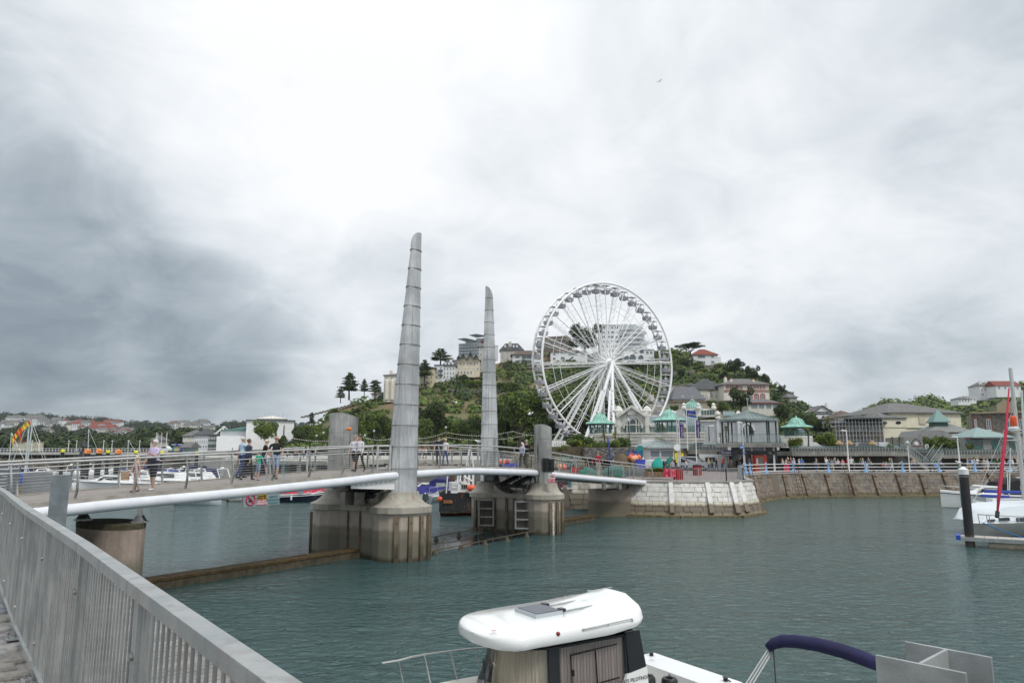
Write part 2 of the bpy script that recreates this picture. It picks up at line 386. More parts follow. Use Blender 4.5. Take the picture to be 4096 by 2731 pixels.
# ------------------------------------------------------------------ masts and pylons
def outline(sec,sc=1.,ref=None):
 ref=ref or (0,0);return [((x-ref[0])*sc+ref[0],(y-ref[1])*sc+ref[1]) for x,y in sec]
def mast(name,label,base,z0,z1,secf,nseg,capside):
 o=thing(name,label,'bridge mast',base);b0=Vector(base)
 zs=[z0+(z1-z0)*(i/nseg)**.96 for i in range(nseg+1)]
 for i in range(nseg):
  za,zb=zs[i],zs[i+1]-.012;q=B()
  if i<nseg-1:
   ra=[(b0.x+x,b0.y+y,za) for x,y in secf(za,.012)];rb=[(b0.x+x,b0.y+y,zb) for x,y in secf(zb,.0)]
   lip=[(b0.x+x,b0.y+y,za-.05) for x,y in secf(za,.028)]
   q.loft([lip,ra,rb])
  else:
   s0=secf(za,0);xs=[x for x,_ in s0];lo,hi=min(xs),max(xs);rings=[]
   for k in range(6):
    kk=k/5
    rings.append([(b0.x+x,b0.y+y,za+(zb-za)*kk*(sqrt(max(0,1-(1-((x-lo)/(hi-lo) if capside>0 else (hi-x)/(hi-lo)))**2))*.97+.03)) for x,y in s0])
   q.loft(rings)
  pn_=q.build('cladding_panel',steel,o,smooth=30)
  q=B();q.prism([(b0.x+x,b0.y+y) for x,y in secf(za,.030)],za-.025,za+.004);q.build('seam',M('seam_grime',(.10,.095,.085),.6,.5),pn_)
 return o
def secA(z,g):
 k=(z-3.2)/(16.4-3.2);wd=(1.46+(.45-1.46)*(k**1.25));dp=1.25+(.6-1.25)*k
 base=[(-1.0,.30),(-.99,-.02),(-.95,-.2),(-.86,-.34),(-.74,-.42),(-.62,-.44),(-.40,-.41),(-.10,-.29),(-.0,-.2),(-.0,.55),(-.15,.72),(-.8,.62),(-.95,.5)]
 # x runs -1..0 ; right edge fixed
 pts=[(-1.0,.30),(-.995,.02),(-.97,-.2),(-.92,-.36),(-.85,-.45),(-.77,-.48),(-.66,-.465),(-.5,-.40),(-.3,-.24),(-.12,-.03),(0,.16),(-.0,.34),(-.1,.5),(-.5,.56),(-.9,.5)]
 return [(x*wd+.74+(g if x>-.5 else -g),y*dp+(g if y>.1 else -g)) for x,y in pts]
def secB(z,g):
 k=(z-3.2)/(16.5-3.2);wd=1.24+(.48-1.24)*(k**1.35);dp=1.1+(.5-1.1)*k
 pts=[(-.5,.3),(-.5,.0),(-.49,-.16),(-.45,-.26),(-.36,-.33),(-.14,-.37),(.06,-.33),(.28,-.22),(.46,-.06),(.5,.06),(.5,.3),(.3,.45),(-.3,.45)]
 return [(x*wd*(1+g*2)-.10*(k),y*dp*(1+g*2)) for x,y in pts]
PA=bp(0,0,0)+Vector((-.22,0,0));PD=bp(-.1,4.5,0);PC=bp(13.05,0,0);PB=bp(12.9,4.2,0)
mast('bridge_mast','taller nearer stainless steel mast tapering to a rounded tip on the middle pier',(PA.x,PA.y,3.2),3.2,16.55,secA,13,1)
mast('bridge_mast','smaller more distant stainless steel mast with grimy seams on the far pier',(PB.x,PB.y,3.2),3.2,16.7,secB,15,-1)
def pylon(label,base,wd,dp,z1,doors,rz):
 o=thing('steel_pylon',label,'steel pylon',base);b0=Vector(base);q=B()
 sec=[(-.5,.35),(-.5,-.05),(-.47,-.2),(-.38,-.32),(-.25,-.38),(0,-.37),(.3,-.30),(.46,-.2),(.5,-.05),(.5,.35),(.3,.45),(-.3,.45)]
 ca,sa=cos(rz),sin(rz)
 pts=[((x*wd)*ca-(y*dp)*sa+b0.x,(x*wd)*sa+(y*dp)*ca+b0.y,x,y) for x,y in sec]
 zs=[b0.z,b0.z+(z1-b0.z)*.42,b0.z+(z1-b0.z)*.78]
 for i in range(3):
  za=zs[i];q=B()
  if i<2:q.prism([(p[0],p[1]) for p in pts],za,zs[i+1]-.01)
  else:
   n=len(pts);vs=[(p[0],p[1],za) for p in pts]+[(p[0],p[1],z1+.12-.55*(p[2]+.18)**2+(.05 if p[3]<0 else .05)) for p in pts]
   q.add(vs,[tuple(range(n))[::-1],tuple(range(n,2*n))]+[(k,(k+1)%n,n+(k+1)%n,n+k) for k in range(n)])
  q.build('cladding_panel',steel_b,o,smooth=30)
 if doors:
  for dx in (-.02,.28):
   q=B();c_=Vector((dx*wd+.14*wd,-.36*dp,0));q.box((b0.x+c_.x*ca-c_.y*sa,b0.y+c_.x*sa+c_.y*ca,b0.z+1.95),(.27*wd,.06,2.2),rz);d_=q.build('door_panel',steel_b,o)
 return o
pyD=pylon('squat stainless steel pylon with service doors and an orange beacon behind the walkers',(PD.x,PD.y,3.0),1.5,1.2,7.05,True,.15)
pyC=pylon('squat stainless steel pylon carrying black signal lights at the far end of the opening span',(PC.x,PC.y,3.1),1.12,1.1,6.75,False,.1)
c_=P(1392,1717,38.0)
bc=thing('beacon_lamp','orange beacon lamp sticking out of the steel pylon above its doors','beacon lamp',c_)
q=B();q.tube([c_+Vector((.10,-.5,0)),c_+Vector((.16,-.56,0)),c_+Vector((.26,-.66,0)),c_+Vector((.30,-.70,0))],[.075,.095,.085,.03],10);q.build('lens',M('orange_lens',(.85,.20,.02),.3),bc,smooth=40)
q=B();q.tube([c_+Vector((-.05,.0,0)),c_+Vector((.11,-.51,0))],.065,8);q.build('socket',white_p,bc)
# ------------------------------------------------------------------ concrete piers
def circ(c,r,n=14,a0=0.):return [(c[0]+r*cos(a0+2*pi*i/n),c[1]+r*sin(a0+2*pi*i/n)) for i in range(n)]
def dumb(c0,c1,r,neck): # dumb-bell outline
 c0=Vector(c0[:2]);c1=Vector(c1[:2]);d=(c1-c0).normalized();nrm=Vector((-d.y,d.x));out_=[]
 a=atan2(-d.y,-d.x)
 al=math.asin(min(.99,neck/r)) if neck<r else pi/2
 for i in range(13):
  th=a-(pi-al)+2*(pi-al)*i/12;out_.append((c0.x+r*cos(th),c0.y+r*sin(th)))
 a=atan2(d.y,d.x)
 for i in range(13):
  th=a-(pi-al)+2*(pi-al)*i/12;out_.append((c1.x+r*cos(th),c1.y+r*sin(th)))
 return out_
def pier(label,c0,c1,r,zc,ztop,neck,saddle):
 c0=Vector(c0);c1=Vector(c1);o=thing('bridge_pier',label,'bridge pier',((c0.x+c1.x)/2,(c0.y+c1.y)/2,0))
 q=B();q.prism(dumb(c0,c1,r,neck),-1.5,zc);q.build('shaft',conc,o)
 q=B();q.prism(dumb(c0,c1,r+.14,neck+.1),zc+.015,zc+.30);q.build('cap_band',conc_cap,o)
 for c in (c0,c1):
  q=B();pr=[]
  for i in range(8):
   k=i/7;pr.append(((r+.12)-(r-.78)*(1-(1-k)**2.2),.30+(ztop-zc-.30)*k**1.15))
  q.lathe(pr,(c.x,c.y,zc),12);q.build('cap_flare',conc_cap,o,smooth=35)
 d=(c1-c0);L=d.length;d=d.normalized();nn=Vector((-d.y,d.x,0));rings=[]
 for i in range(11):
  k=i/10;s_=.8+(L-1.6)*k;z=zc+.3+(ztop-zc-.3)*saddle*(abs(2*k-1)**2.5);p_=c0+d*s_
  rings.append([Vector((*(p_-nn*neck*.8)[:2],zc+.28)),Vector((*(p_+nn*neck*.8)[:2],zc+.28)),Vector((*(p_+nn*neck*.8)[:2],z+.02)),Vector((*(p_-nn*neck*.8)[:2],z+.02))])
 q=B();q.loft(rings);q.build('saddle',conc_cap,o)
 return o
pr1=pier('middle concrete bridge pier, widest in view, carrying the taller mast',(PA.x,PA.y,0),(PD.x,PD.y,0),1.42,2.22,3.2,.95,.9)
pr2=pier('far concrete bridge pier with ladder frames on its face',(PC.x,PC.y,0),(PB.x,PB.y,0),1.22,2.15,3.12,.9,.9)
def fenders(o,c,r,angs,z0,z1,wd=.2):
 for a in angs:
  a=radians(a);p_=Vector((c.x+(r+.05)*cos(a),c.y+(r+.05)*sin(a),0));q=B()
  q.box((p_.x,p_.y,(z0+z1)/2),(.13,wd,z1-z0),a);f_=q.build('fender_strip',timber,o)
  for zz in (z0+.9,z1-.3):
   q=B();e_=p_+Vector((cos(a),sin(a),0))*.05;q.tube([(e_.x,e_.y,zz),(e_.x+cos(a)*.03,e_.y+sin(a)*.03,zz)],.035,8);q.build('bolt_head',rubber,f_)
fenders(pr1,PA,1.42,(-88,-62,-38,-14,8),-.6,2.1)
fenders(pr1,PD,1.42,(-170,),-.6,2.05,.25)
fenders(pr2,PC,1.22,(-72,-50,-26,0),-.6,2.0)
fenders(pr2,PB,1.22,(-135,-110),-.6,2.0)
# recessed face between the drums with pipes
for k,xx in ((.42,0),(.62,0)):
 p_=PA.lerp(PD,k)+BU*-.98
 q=B();q.tube([(p_.x,p_.y,-.5),(p_.x,p_.y,2.5)],.05,8);q.build('drain_pipe',M('rusty_pipe',(.17,.10,.06),.7,var=.4,vs=4),pr1,smooth=40)
 q=B();q.box((p_.x-.05,p_.y-.05,2.85),(.42,.42,.6),.6);q.build('cable_box',M('box_metal',(.30,.28,.24),.5,.4,var=.3,vs=5),pr1)
for k in (.18,.38,.52,.74):
 p_=PC.lerp(PB,k)+BU*-.95
 q=B();q.box((p_.x,p_.y,.7),(.16,.16,3.0),atan2(BN.y,BN.x));q.build('fender_strip',timber,pr2)
def ladder_frame(o,c,wd,z0,z1,nrm):
 tdir=Vector((-nrm.y,nrm.x,0));q=B()
 q.box((c.x-nrm.x*.12,c.y-nrm.y*.12,(z0+z1)/2),(wd,.1,z1-z0),atan2(tdir.y,tdir.x));q.build('back_panel',conc_dk,o)
 for s_ in (-1,1):
  q=B();p_=c+tdir*s_*wd/2+nrm*.05;q.box((p_.x,p_.y,(z0+z1)/2),(.09,.2,z1-z0+.1),atan2(tdir.y,tdir.x));q.build('frame_post',galv,o)
 for i in range(4):
  q=B();z=z0+(z1-z0)*i/3;p_=c+nrm*.09;q.box((p_.x,p_.y,z),(wd+.1,.12,.08),atan2(tdir.y,tdir.x));q.build('frame_rung',galv,o)
nr=(-BU*.85+Vector((.35,-.35,0))).normalized()
ladder_frame(pr2,PC.lerp(PB,.33)+nr*1.25,.95,.35,2.0,nr);ladder_frame(pr2,PB+nr*1.32,.95,.4,2.0,nr)
q=B();e_=PC+Vector((.55,-1.18,0));q.box((e_.x,e_.y,.95),(.12,.05,1.9),.45);q.build('tide_gauge',M('gauge_white',(.7,.68,.6),.6,var=.6,vs=9,col2=(.2,.18,.14)),pr2,label='white tide gauge board, peeling')
# machinery under the hinge
for nm,pr_,pc,dz in (('lifting_machinery',pr1,PA.lerp(PD,.5),0),('lifting_machinery',pr2,PC.lerp(PB,.5),0)):
 m_=thing(nm,'black hydraulic lifting machinery under the deck on the '+('middle pier' if pr_ is pr1 else 'far pier'),'machinery',(pc.x,pc.y,2.6))
 q=B();q.box((pc.x,pc.y,2.9),(1.5,2.6,.16),atan2(BU.y,BU.x));q.build('base_frame',conc_dk,m_)
 for s_ in (-.5,.5):
  q=B();a_=pc+BN*s_-BU*.9;b2=pc+BN*s_+BU*.9;q.tube([(a_.x,a_.y,3.05),(b2.x,b2.y,3.45)],.16,12);q.build('cylinder_ram',black_m,m_,smooth=40)
 for i in range(6):
  q=B();a_=pc+BN*(random.random()*2.2-1.1)-BU*.95;pts=[(a_.x+BN.x*k*.9*(1 if i%2 else -1),a_.y+BN.y*k*.9*(1 if i%2 else -1),3.6-sin(k*pi)*(.5+.15*i)) for k in [j/8 for j in range(9)]]
  q.tube(pts,.025,6);q.build('hydraulic_hose',rubber,m_,smooth=1)
# ---- near drum pier
p0c=bp(-13.6,1.35,0)
p0=thing('bridge_pier','rounded stained concrete drum pier nearest the galvanised fence','bridge pier',(p0c.x,p0c.y,0))
q=B();oval=[]
for i in range(28):
 a=2*pi*i/28;v_=BN*cos(a)*1.62+BU*sin(a)*.88;oval.append((p0c.x+v_.x,p0c.y+v_.y))
q.prism(oval,-1.5,2.72)
conc0=M('drum_concrete',(.36,.285,.235),.85,var=.4,vs=.9,bump=.4,bs=12,streak=.4,tide=[(1.75,1.25,(.15,.14,.10),.9),(.4,.1,(.05,.045,.03),.9)])
q.build('shaft',conc0,p0,smooth=35)
q=B();q.prism([((x-p0c.x)*1.01+p0c.x,(y-p0c.y)*1.01+p0c.y) for x,y in oval],2.58,2.76);q.build('mossy_rim',M('moss',(.085,.075,.04),.95,var=.5,vs=5),p0,smooth=35)
def bearing(c,ztop,zb,par):
 br=thing('bridge_bearing','steel bearing bracket holding the white tube '+par,'bearing',(c.x,c.y,zb))
 q=B();q.box((c.x,c.y,zb+.03),(.55,.4,.06),.6);q.build('base_plate',steel_b,br)
 q=B();q.hexa([c+Vector((x,y,z))-Vector((0,0,c.z)) for x,y,z in [(-.2,-.12,zb+.06),(.2,-.12,zb+.06),(.2,.12,zb+.06),(-.2,.12,zb+.06),(-.09,-.08,zb+.25),(.09,-.08,zb+.25),(.09,.08,zb+.25),(-.09,.08,zb+.25)]]);q.build('clevis',steel_b,br)
 q=B();q.box((c.x,c.y,(zb+.25+ztop)/2),(.16,.12,ztop-zb-.25),.6);q.build('strut',steel_b,br)
bearing(bp(-13.3,0.05,0),beamz(-13.3)-.17,2.76,'near the outer edge of the drum pier');bearing(bp(-14,2.5,0),beamz(-14),2.76,'at the inner side of the drum pier')
# ---- sill between piers
def slabwall(name,label,cat,a,b_,wd,z0,z1,m,top=None):
 a=Vector((a[0],a[1],0));b_=Vector((b_[0],b_[1],0));o=thing(name,label,cat,((a+b_)/2)[:])
 q=B();q.bar((a.x,a.y,(z0+z1)/2),(b_.x,b_.y,(z0+z1)/2),wd,z1-z0);q.build('wall',m,o)
 if top:
  n=int((b_-a).length/1.6)
  for i in range(n):
   p_=a.lerp(b_,i/n);r_=a.lerp(b_,(i+.985)/n);q=B();zz=z1+.004+random.uniform(0,.015)
   q.bar((p_.x,p_.y,zz+.05),(r_.x,r_.y,zz+.05),wd+.08,.10);q.build('coping_block',top,o)
 return o
sill_top=M('weedy_sill',(.115,.075,.028),.95,var=.45,vs=3.5,bump=.6,bs=20);sill_side=M('sill_side',(.10,.085,.055),.9,var=.5,vs=3)
s0=bp(-12.4,2.55,0);s1=bp(-.9,2.35,0)
slabwall('harbour_sill','low brown weed covered concrete sill running from the drum pier to the middle pier','sill',s0,s1,.75,-1,.30,sill_side,sill_top)
s0=bp(14.6,1.9,0);s1=bp(22.5,1.6,0)
slabwall('harbour_sill','low weedy ledge in the water beyond the far pier under the bridge end','sill',s0,s1,.8,-1,.26,sill_side,sill_top)
# submerged gate frame between the two piers
gt=thing('tilting_gate','dark weedy tidal gate lying just at the water surface between the two mast piers','gate',bp(6,1.5,0))
for wv,t0_,t1_ in ((-.35,1.3,12.0),(3.2,1.3,12.0)):
 q=B();q.bar(bp(t0_,wv,.16),bp(t1_,wv,.34),.05,.05);q.build('top_rail',timber,gt)
 for i in range(5):
  t=t0_+(t1_-t0_)*(i+.3)/5;q=B();zz=.12+.03*i
  c_=bp(t,wv,0);q.lathe([(.22,-.1),(.16,.05),(.07,zz+.05),(0,zz+.1)],(c_.x,c_.y,0),6);q.build('rail_foot',sill_side,gt)
q=B();q.hexa([bp(1.5,0,-.1),bp(12,0,-.1),bp(12,3,-.1),bp(1.5,3,-.1),bp(1.5,0,.012),bp(12,0,.012),bp(12,3,.012),bp(1.5,3,.012)])
q.build('gate_plate',M('wet_gate',(.012,.016,.02),.12),gt)
# ================================================================== near quay, fence, walkway
FD=Vector((.62,-.785,0)).normalized();FN=Vector((.785,.62,0)).normalized() # along the fence (towards camera right), out over the water
def fp(s,w_,z):q=FD*s+FN*w_;return Vector((q.x,q.y,z)) # s: -10 far left .. +2
QZ=3.45
qb=B();qb.prism([fp(3.2,.74,0)[:2],fp(-14.5,.74,0)[:2],bp(-19.4,-.2,0)[:2],bp(-19.4,5,0)[:2],(-60,24),(-60,-30),(20,-30)],-1.5,QZ)
quay_st=M('quay_stone',(.25,.235,.215),.85,var=.35,vs=1.2,bump=.4,bs=9)
qn=struct('quay',qb,quay_st)
# cobble setts on the visible strip left of the fence
cob_mats=[M('sett_%s'%n_,c_,.8,var=.5,vs=9,bump=.7,bs=18) for n_,c_ in (('grey',(.30,.30,.305)),('blue_grey',(.26,.28,.30)),('brown',(.27,.25,.225)),('pale',(.38,.37,.35)))]
def sett_mesh(i):
 q=B();r_=random.Random(i);n=8;pts=[]
 hx,hy=.5,.5
 for k,(sx,sy) in enumerate([(-1,-.8),(-.75,-1),(.75,-1),(1,-.75),(1,.78),(.72,1),(-.78,1),(-1,.72)]):pts.append((sx*hx*r_.uniform(.9,1),sy*hy*r_.uniform(.9,1)))
 q.prism(pts,0,.7,sc=1.0);q.prism(pts,.7,1.0,sc=.88)
 return q.mesh('sett',cob_mats[i%4])
setts=[sett_mesh(i) for i in range(8)]
ncob=0
for i in range(-44,-18):
 s_=i*.235
 for j in range(8):
  if ncob>=290:break
  L=random.uniform(.34,.52);wv=.60-j*.43-random.uniform(0,.1)-(i%2)*.16
  o=link_mesh('paving_sett',random.choice(setts),qn);p_=fp(s_+random.uniform(-.01,.01),wv,QZ-.02)
  o.location=p_;o.scale=(.215*random.uniform(.95,1.03),.40,.055+random.uniform(-.012,.012));o.rotation_euler=(0,0,atan2(FD.y,FD.x)+random.uniform(-.04,.04));ncob+=1
# fence
fe=thing('barrier_fence','galvanised steel barrier with flat top rail and close vertical slats in the foreground','fence',fp(-4,.7,QZ))
def fence_w(s_):return .70+.012*sin(s_*.9)
FT=4.655
joints=[-13.5,-11.8,-10.1,-8.4,-6.75,-5.05,-3.35,-1.65,.05]
for a,b_ in zip(joints,joints[1:]):
 q=B();q.bar(fp(a+.004,fence_w(a),FT-.006),fp(b_-.004,fence_w(b_),FT-.006),.068,.012)
 q.bar(fp(a+.004,fence_w(a)-.031,FT-.027),fp(b_-.004,fence_w(b_)-.031,FT-.027),.007,.05)
 q.build('top_rail',galv,fe)
 q=B();q.bar(fp(a,fence_w(a),QZ+.13),fp(b_,fence_w(b_),QZ+.13),.05,.012);q.build('bottom_rail',galv,fe)
 # post at a
 q=B();q.box(fp(a,fence_w(a)-.012,(FT+QZ)/2-.02),(.075,.012,FT-QZ-.05),atan2(FD.y,FD.x))
 q.box(fp(a,fence_w(a)+.02,(FT+QZ)/2-.02),(.012,.055,FT-QZ-.05),atan2(FD.y,FD.x));po=q.build('post',galv,fe)
 q=B();q.box(fp(a,fence_w(a),QZ+.025),(.22,.16,.015),atan2(FD.y,FD.x));q.build('foot_plate',galv,po)
 for dx,dy in ((-.08,.05),(.08,.05),(-.08,-.05),(.08,-.05)):
  q=B();q.lathe([(.014,0),(.014,.03),(0,.032)],fp(a+dx,fence_w(a)+dy,QZ+.03),6);q.build('foot_bolt',steel,po)
 for zz in (FT-.28,QZ+.3):
  q=B();c_=fp(a,fence_w(a)-.018,zz);q.tube([c_,c_-FN*.014],.018,8);q.build('bolt_head',steel,po)
slat_me=None
n_s=0;s_=joints[0]+.06
sb=B();sb.box((0,0,(FT+QZ+.13)/2-0),(.026,.006,FT-QZ-.15),0);slat_me=sb.mesh('slat',galv);slat_ms=[sb.mesh('slat',M('galvanised_slat_%d'%i_,c_,.5,.5,var=.35,vs=3,streak=.6,bump=.15,bs=60)) for i_,c_ in enumerate([(.36,.375,.375),(.44,.445,.43),(.40,.405,.39)])]
while s_<.05:
 if min(abs(s_-j) for j in joints)>.05:
  o=link_mesh('slat',random.choice(slat_ms),fe);p_=fp(s_,fence_w(s_),0)-fe.location;o.location=(p_.x,p_.y,-fe.location.z);o.rotation_euler=(0,0,atan2(FD.y,FD.x));n_s+=1
 s_+=.082
# lower walkway of planks
wk=thing('boarded_walkway','grey slatted timber walkway just below the quay seen through the barrier fence','walkway',fp(-4,1.6,3.0))
pl_me=[]
for i in range(4):
 q=B();q.box((0,0,0),(.13,1.66,.035));pl_me.append(q.mesh('plank',M('plank_%d'%i,[(.30,.29,.275),(.26,.25,.235),(.33,.32,.30),(.28,.262,.24)][i],.85,var=.35,vs=4,bump=.4,bs=40)))
k=0;s_=-16.
while s_<2.2:
 o=link_mesh('plank',random.choice(pl_me),wk);p_=fp(s_,1.60,2.98+random.uniform(-.003,.003))-wk.location;o.location=p_;o.rotation_euler=(0,0,atan2(FD.y,FD.x));s_+=.142;k+=1
q=B();q.bar(fp(-16,2.46,2.98),fp(2.2,2.46,2.98),.06,.14);q.build('edge_beam',white_p,wk)
for wv in (.9,1.6,2.3):
 q=B();q.bar(fp(-16,wv,2.87),fp(2.2,wv,2.87),.1,.16);q.build('joist',timber,wk)
for i in range(6):
 q=B();q.tube([fp(-15+i*3.3,2.25,-1.5),fp(-15+i*3.3,2.25,2.8)],.14,10);q.build('support_pile',timber,wk,smooth=40)
# H section piles
def hpile(label,c,rz,w_,ztop,zbot,m,tf=.018):
 o=thing('steel_pile',label,'steel pile',(c[0],c[1],zbot));M3=Matrix.Rotation(rz,3,'Z')
 for dy in (-1,1):
  q=B();q.box(Vector((c[0],c[1],(ztop+zbot)/2))+M3@Vector((0,dy*w_*.48,0)),(w_,tf,ztop-zbot),rz);q.build('flange',m,o)
 q=B();q.box((c[0],c[1],(ztop+zbot)/2),(tf*.8,w_*.92,ztop-zbot),rz);q.build('web',m,o)
 return o
galv3=M('galvanised_pile',(.42,.44,.435),.55,.35,var=.3,vs=5,bump=.1,bs=80)
hpile('wide galvanised H-section pile top in the bottom right corner',(1.665,2.965),-.847,.315,4.40,-1.5,galv3,.016)
hp2=hpile('slim galvanised H-section post standing behind the barrier fence on the left',(-7.95,12.75),.55,.28,4.77,2.9,galv2)
# ================================================================== people
def mkmat(c):return M('cloth_%d_%d_%d'%tuple(int(x*255) for x in c),c,.85,var=.12,vs=6)
SKIN=(.50,.33,.25)
BODY_CACHE={}
def body_mesh(pose,build,detail,female,short_sleeve,bottoms,h,coat=False):
 key=(tuple(sorted(pose.items())),build,detail,female,short_sleeve,bottoms,round(h,2),coat)
 if key in BODY_CACHE:return BODY_CACHE[key]
 g=build;V=[];R=[];E=[];K=[]
 def nv(p,r):V.append(Vector(p));R.append(r);return len(V)-1
 def ed(a,b,k):E.append((a,b));K.append(k)
 lean=radians(pose.get('lean',0));hipz=pose.get('hipz',.93)
 def sp(y,z):return Vector((0,y+sin(lean)*(z-.93),hipz+(z-.93)*cos(lean)))
 pel=nv(sp(0,.95),(.155*g,.115*g));wa=nv(sp(.005+.03*(g-1),1.12),(.135*g*g,.105*g*g));ch=nv(sp(0,1.30),(.155*g,.11*g));up=nv(sp(-.01,1.42),(.12,.085));ne=nv(sp(.0,1.52),(.052,.052));h0=nv(sp(.02,1.60),(.068,.078));h1=nv(sp(.02,1.68),(.075,.092));h2=nv(sp(.01,1.745),(.055,.065))
 ed(pel,wa,'b' if bottoms!='x' else 't');ed(wa,ch,'t');ed(ch,up,'t');ed(up,ne,'s');ed(ne,h0,'s');ed(h0,h1,'s');ed(h1,h2,'s')
 for sd_,a,e_,ab in ((-1,pose.get('la',5),pose.get('le',12),pose.get('lab',8)),(1,pose.get('ra',5),pose.get('re',12),pose.get('rab',8))):
  sw=.175 if female else .20
  sh=nv(sp(0,1.42)+Vector((sd_*sw*g**.5,0,0)),(.062,.062));ed(up,sh,'t')
  a=radians(a);ab=radians(ab);d=Vector((sd_*sin(ab),sin(a)*cos(ab),-cos(a)*cos(ab)))
  S0=V[sh];el=nv(S0+d*.29,(.043,.043));mid=nv(S0+d*.16,(.052 if short_sleeve else .05,)*2);ed(sh,mid,'t');ed(mid,el,'s' if short_sleeve else 't')
  a2=a+radians(e_);d2=Vector((sd_*sin(ab)*.3,sin(a2),-cos(a2))).normalized();wr=nv(V[el]+d2*.25,(.029,.029));ed(el,wr,'s' if short_sleeve else 't')
  ha=nv(V[wr]+d2*.085,(.036,.022));ed(wr,ha,'s')
  if detail:
   for f_,(ln,off) in enumerate(((.075,-.03),(.085,-.01),(.08,.01),(.065,.03))):
    f0=nv(V[ha]+d2*.03+Vector((0,off,0)),(.0095,)*2);ed(ha,f0,'s');f1=nv(V[f0]+d2*ln*.6+Vector((-sd_*.012,0,0)),(.008,)*2);ed(f0,f1,'s');f2=nv(V[f1]+d2*ln*.35+Vector((-sd_*.02,0,0)),(.007,)*2);ed(f1,f2,'s')
   th=nv(V[wr]+d2*.045+Vector((0,.042,0)),(.011,)*2);ed(ha,th,'s');t2=nv(V[th]+d2*.035+Vector((0,.012,0)),(.009,)*2);ed(th,t2,'s')
 for sd_,a,k_ in ((-1,pose.get('lh',0),pose.get('lk',0)),(1,pose.get('rh',0),pose.get('rk',0))):
  a=radians(a);hp_=nv(sp(0,.90)+Vector((sd_*.09*g**.5,0,0)),(.098*g**.6,)*2);ed(pel,hp_,'b')
  d=Vector((sd_*.03,sin(a),-cos(a)));md=nv(V[hp_]+d*.24,(.082*g**.5,)*2);kn=nv(V[hp_]+d*.43,(.058,)*2);ed(hp_,md,'b');ed(md,kn,'b')
  a2=a-radians(k_);d2=Vector((0,sin(a2),-cos(a2)));cf=nv(V[kn]+d2*.15,(.055 if bottoms in 'sx' else .062,)*2);an=nv(V[kn]+d2*.40,(.038 if bottoms in 'sx' else .05,)*2)
  kk={'l':'b','s':'s','x':'s','c':'s'}[bottoms];ed(kn,cf,kk);ed(cf,an,kk)
  fa=a2*.5;hl=nv(V[an]+Vector((0,-.03*cos(fa),-.055)),(.042,.036));tl=nv(V[hl]+Vector((0,.20*cos(fa),.20*sin(fa)-.012)),(.038,.022));ed(an,hl,'f');ed(hl,tl,'f')
 me=bpy.data.meshes.new('body');me.from_pydata(V,E,[]);o=bpy.data.objects.new('tmp',me);C.objects.link(o)
 o.modifiers.new('s','SKIN')
 sv=me.skin_vertices[0].data
 for i,r_ in enumerate(R):sv[i].radius=r_;sv[i].use_root=(i==0)
 sb_=o.modifiers.new('u','SUBSURF');sb_.levels=1;sb_.render_levels=1
 dg=bpy.context.evaluated_depsgraph_get();m2=bpy.data.meshes.new_from_object(o.evaluated_get(dg));bpy.data.objects.remove(o);bpy.data.meshes.remove(me)
 m2.name='body';A=np.array([V[a] for a,b_ in E]);Bv=np.array([V[b_] for a,b_ in E]);n=len(m2.polygons)
 cc=np.zeros(n*3);m2.polygons.foreach_get('center',cc);cc=cc.reshape(-1,3)
 d=Bv-A;L2=(d*d).sum(1)+1e-9;t_=np.clip(((cc[:,None,:]-A)*d).sum(2)/L2,0,1);dist=np.linalg.norm(cc[:,None,:]-(A+t_[...,None]*d),axis=2)
 rr=np.array([max(R[a][0],R[b_][0]) for a,b_ in E]);idx=np.argmin(dist/(rr+.02),axis=1)
 code={'s':0,'t':1,'b':2,'f':3};mi=np.array([code[K[i]] for i in idx],np.int32)
 mi[(mi==2)&(cc[:,2]>hipz+.06)]=1
 if bottoms=='x':mi[(cc[:,2]>.55)&(mi==2)]=1
 m2.materials.clear()
 for c_ in ((SKIN),(.5,.5,.5),(.1,.1,.1),(.03,.03,.03)):m2.materials.append(mkmat(c_))
 m2.polygons.foreach_set('material_index',mi);m2.polygons.foreach_set('use_smooth',np.ones(n,bool))
 zmin=min(v.co.z for v in m2.vertices);m2.transform(Matrix.Translation((0,0,-zmin)) if pose.get('ground',1) else Matrix.Identity(4));m2['dz']=-zmin if pose.get('ground',1) else 0.
 BODY_CACHE[key]=m2;return m2
def hair_mesh(style,m):
 q=B();c=Vector((0,.01,1.685));rings=[]
 n=10
 for j in range(6):
  a=j/5*pi*.62;rings.append([c+Vector((.090*sin(a+.01)*cos(2*pi*i/n),-.012+.112*sin(a+.01)*sin(2*pi*i/n)*(1 if sin(2*pi*i/n)<0 else .86),.100*cos(a)+(.055 if (sin(2*pi*i/n)>.3 and j>3) else 0)+(0 if j<4 else -.01))) for i in range(n)])
 q.loft(rings,caps=True)
 if style=='pony':q.tube([c+Vector((0,-.10,.05)),c+Vector((0,-.17,.03)),c+Vector((0,-.19,-.10)),c+Vector((0,-.17,-.2))],[.03,.04,.035,.012],7)
 if style=='bun':q.lathe([(0,-.05),(.04,-.03),(.05,0),(.04,.03),(0,.05)],c+Vector((0,-.12,.07)),8)
 if style=='long':q.tube([c+Vector((0,-.05,.02)),c+Vector((0,-.085,-.08)),c+Vector((0,-.09,-.2)),c+Vector((0,-.08,-.3))],[.085,.10,.095,.05],8)
 if style=='cap':
  q.loft([[c+Vector((.07*sx,.06,.035)) for sx in (-1,-.4,.4,1)],[c+Vector((.06*sx,.17,.02)) for sx in (-1,-.5,.5,1)]],caps=False,closed=False)
 return q.mesh('hair',m,smooth=1)
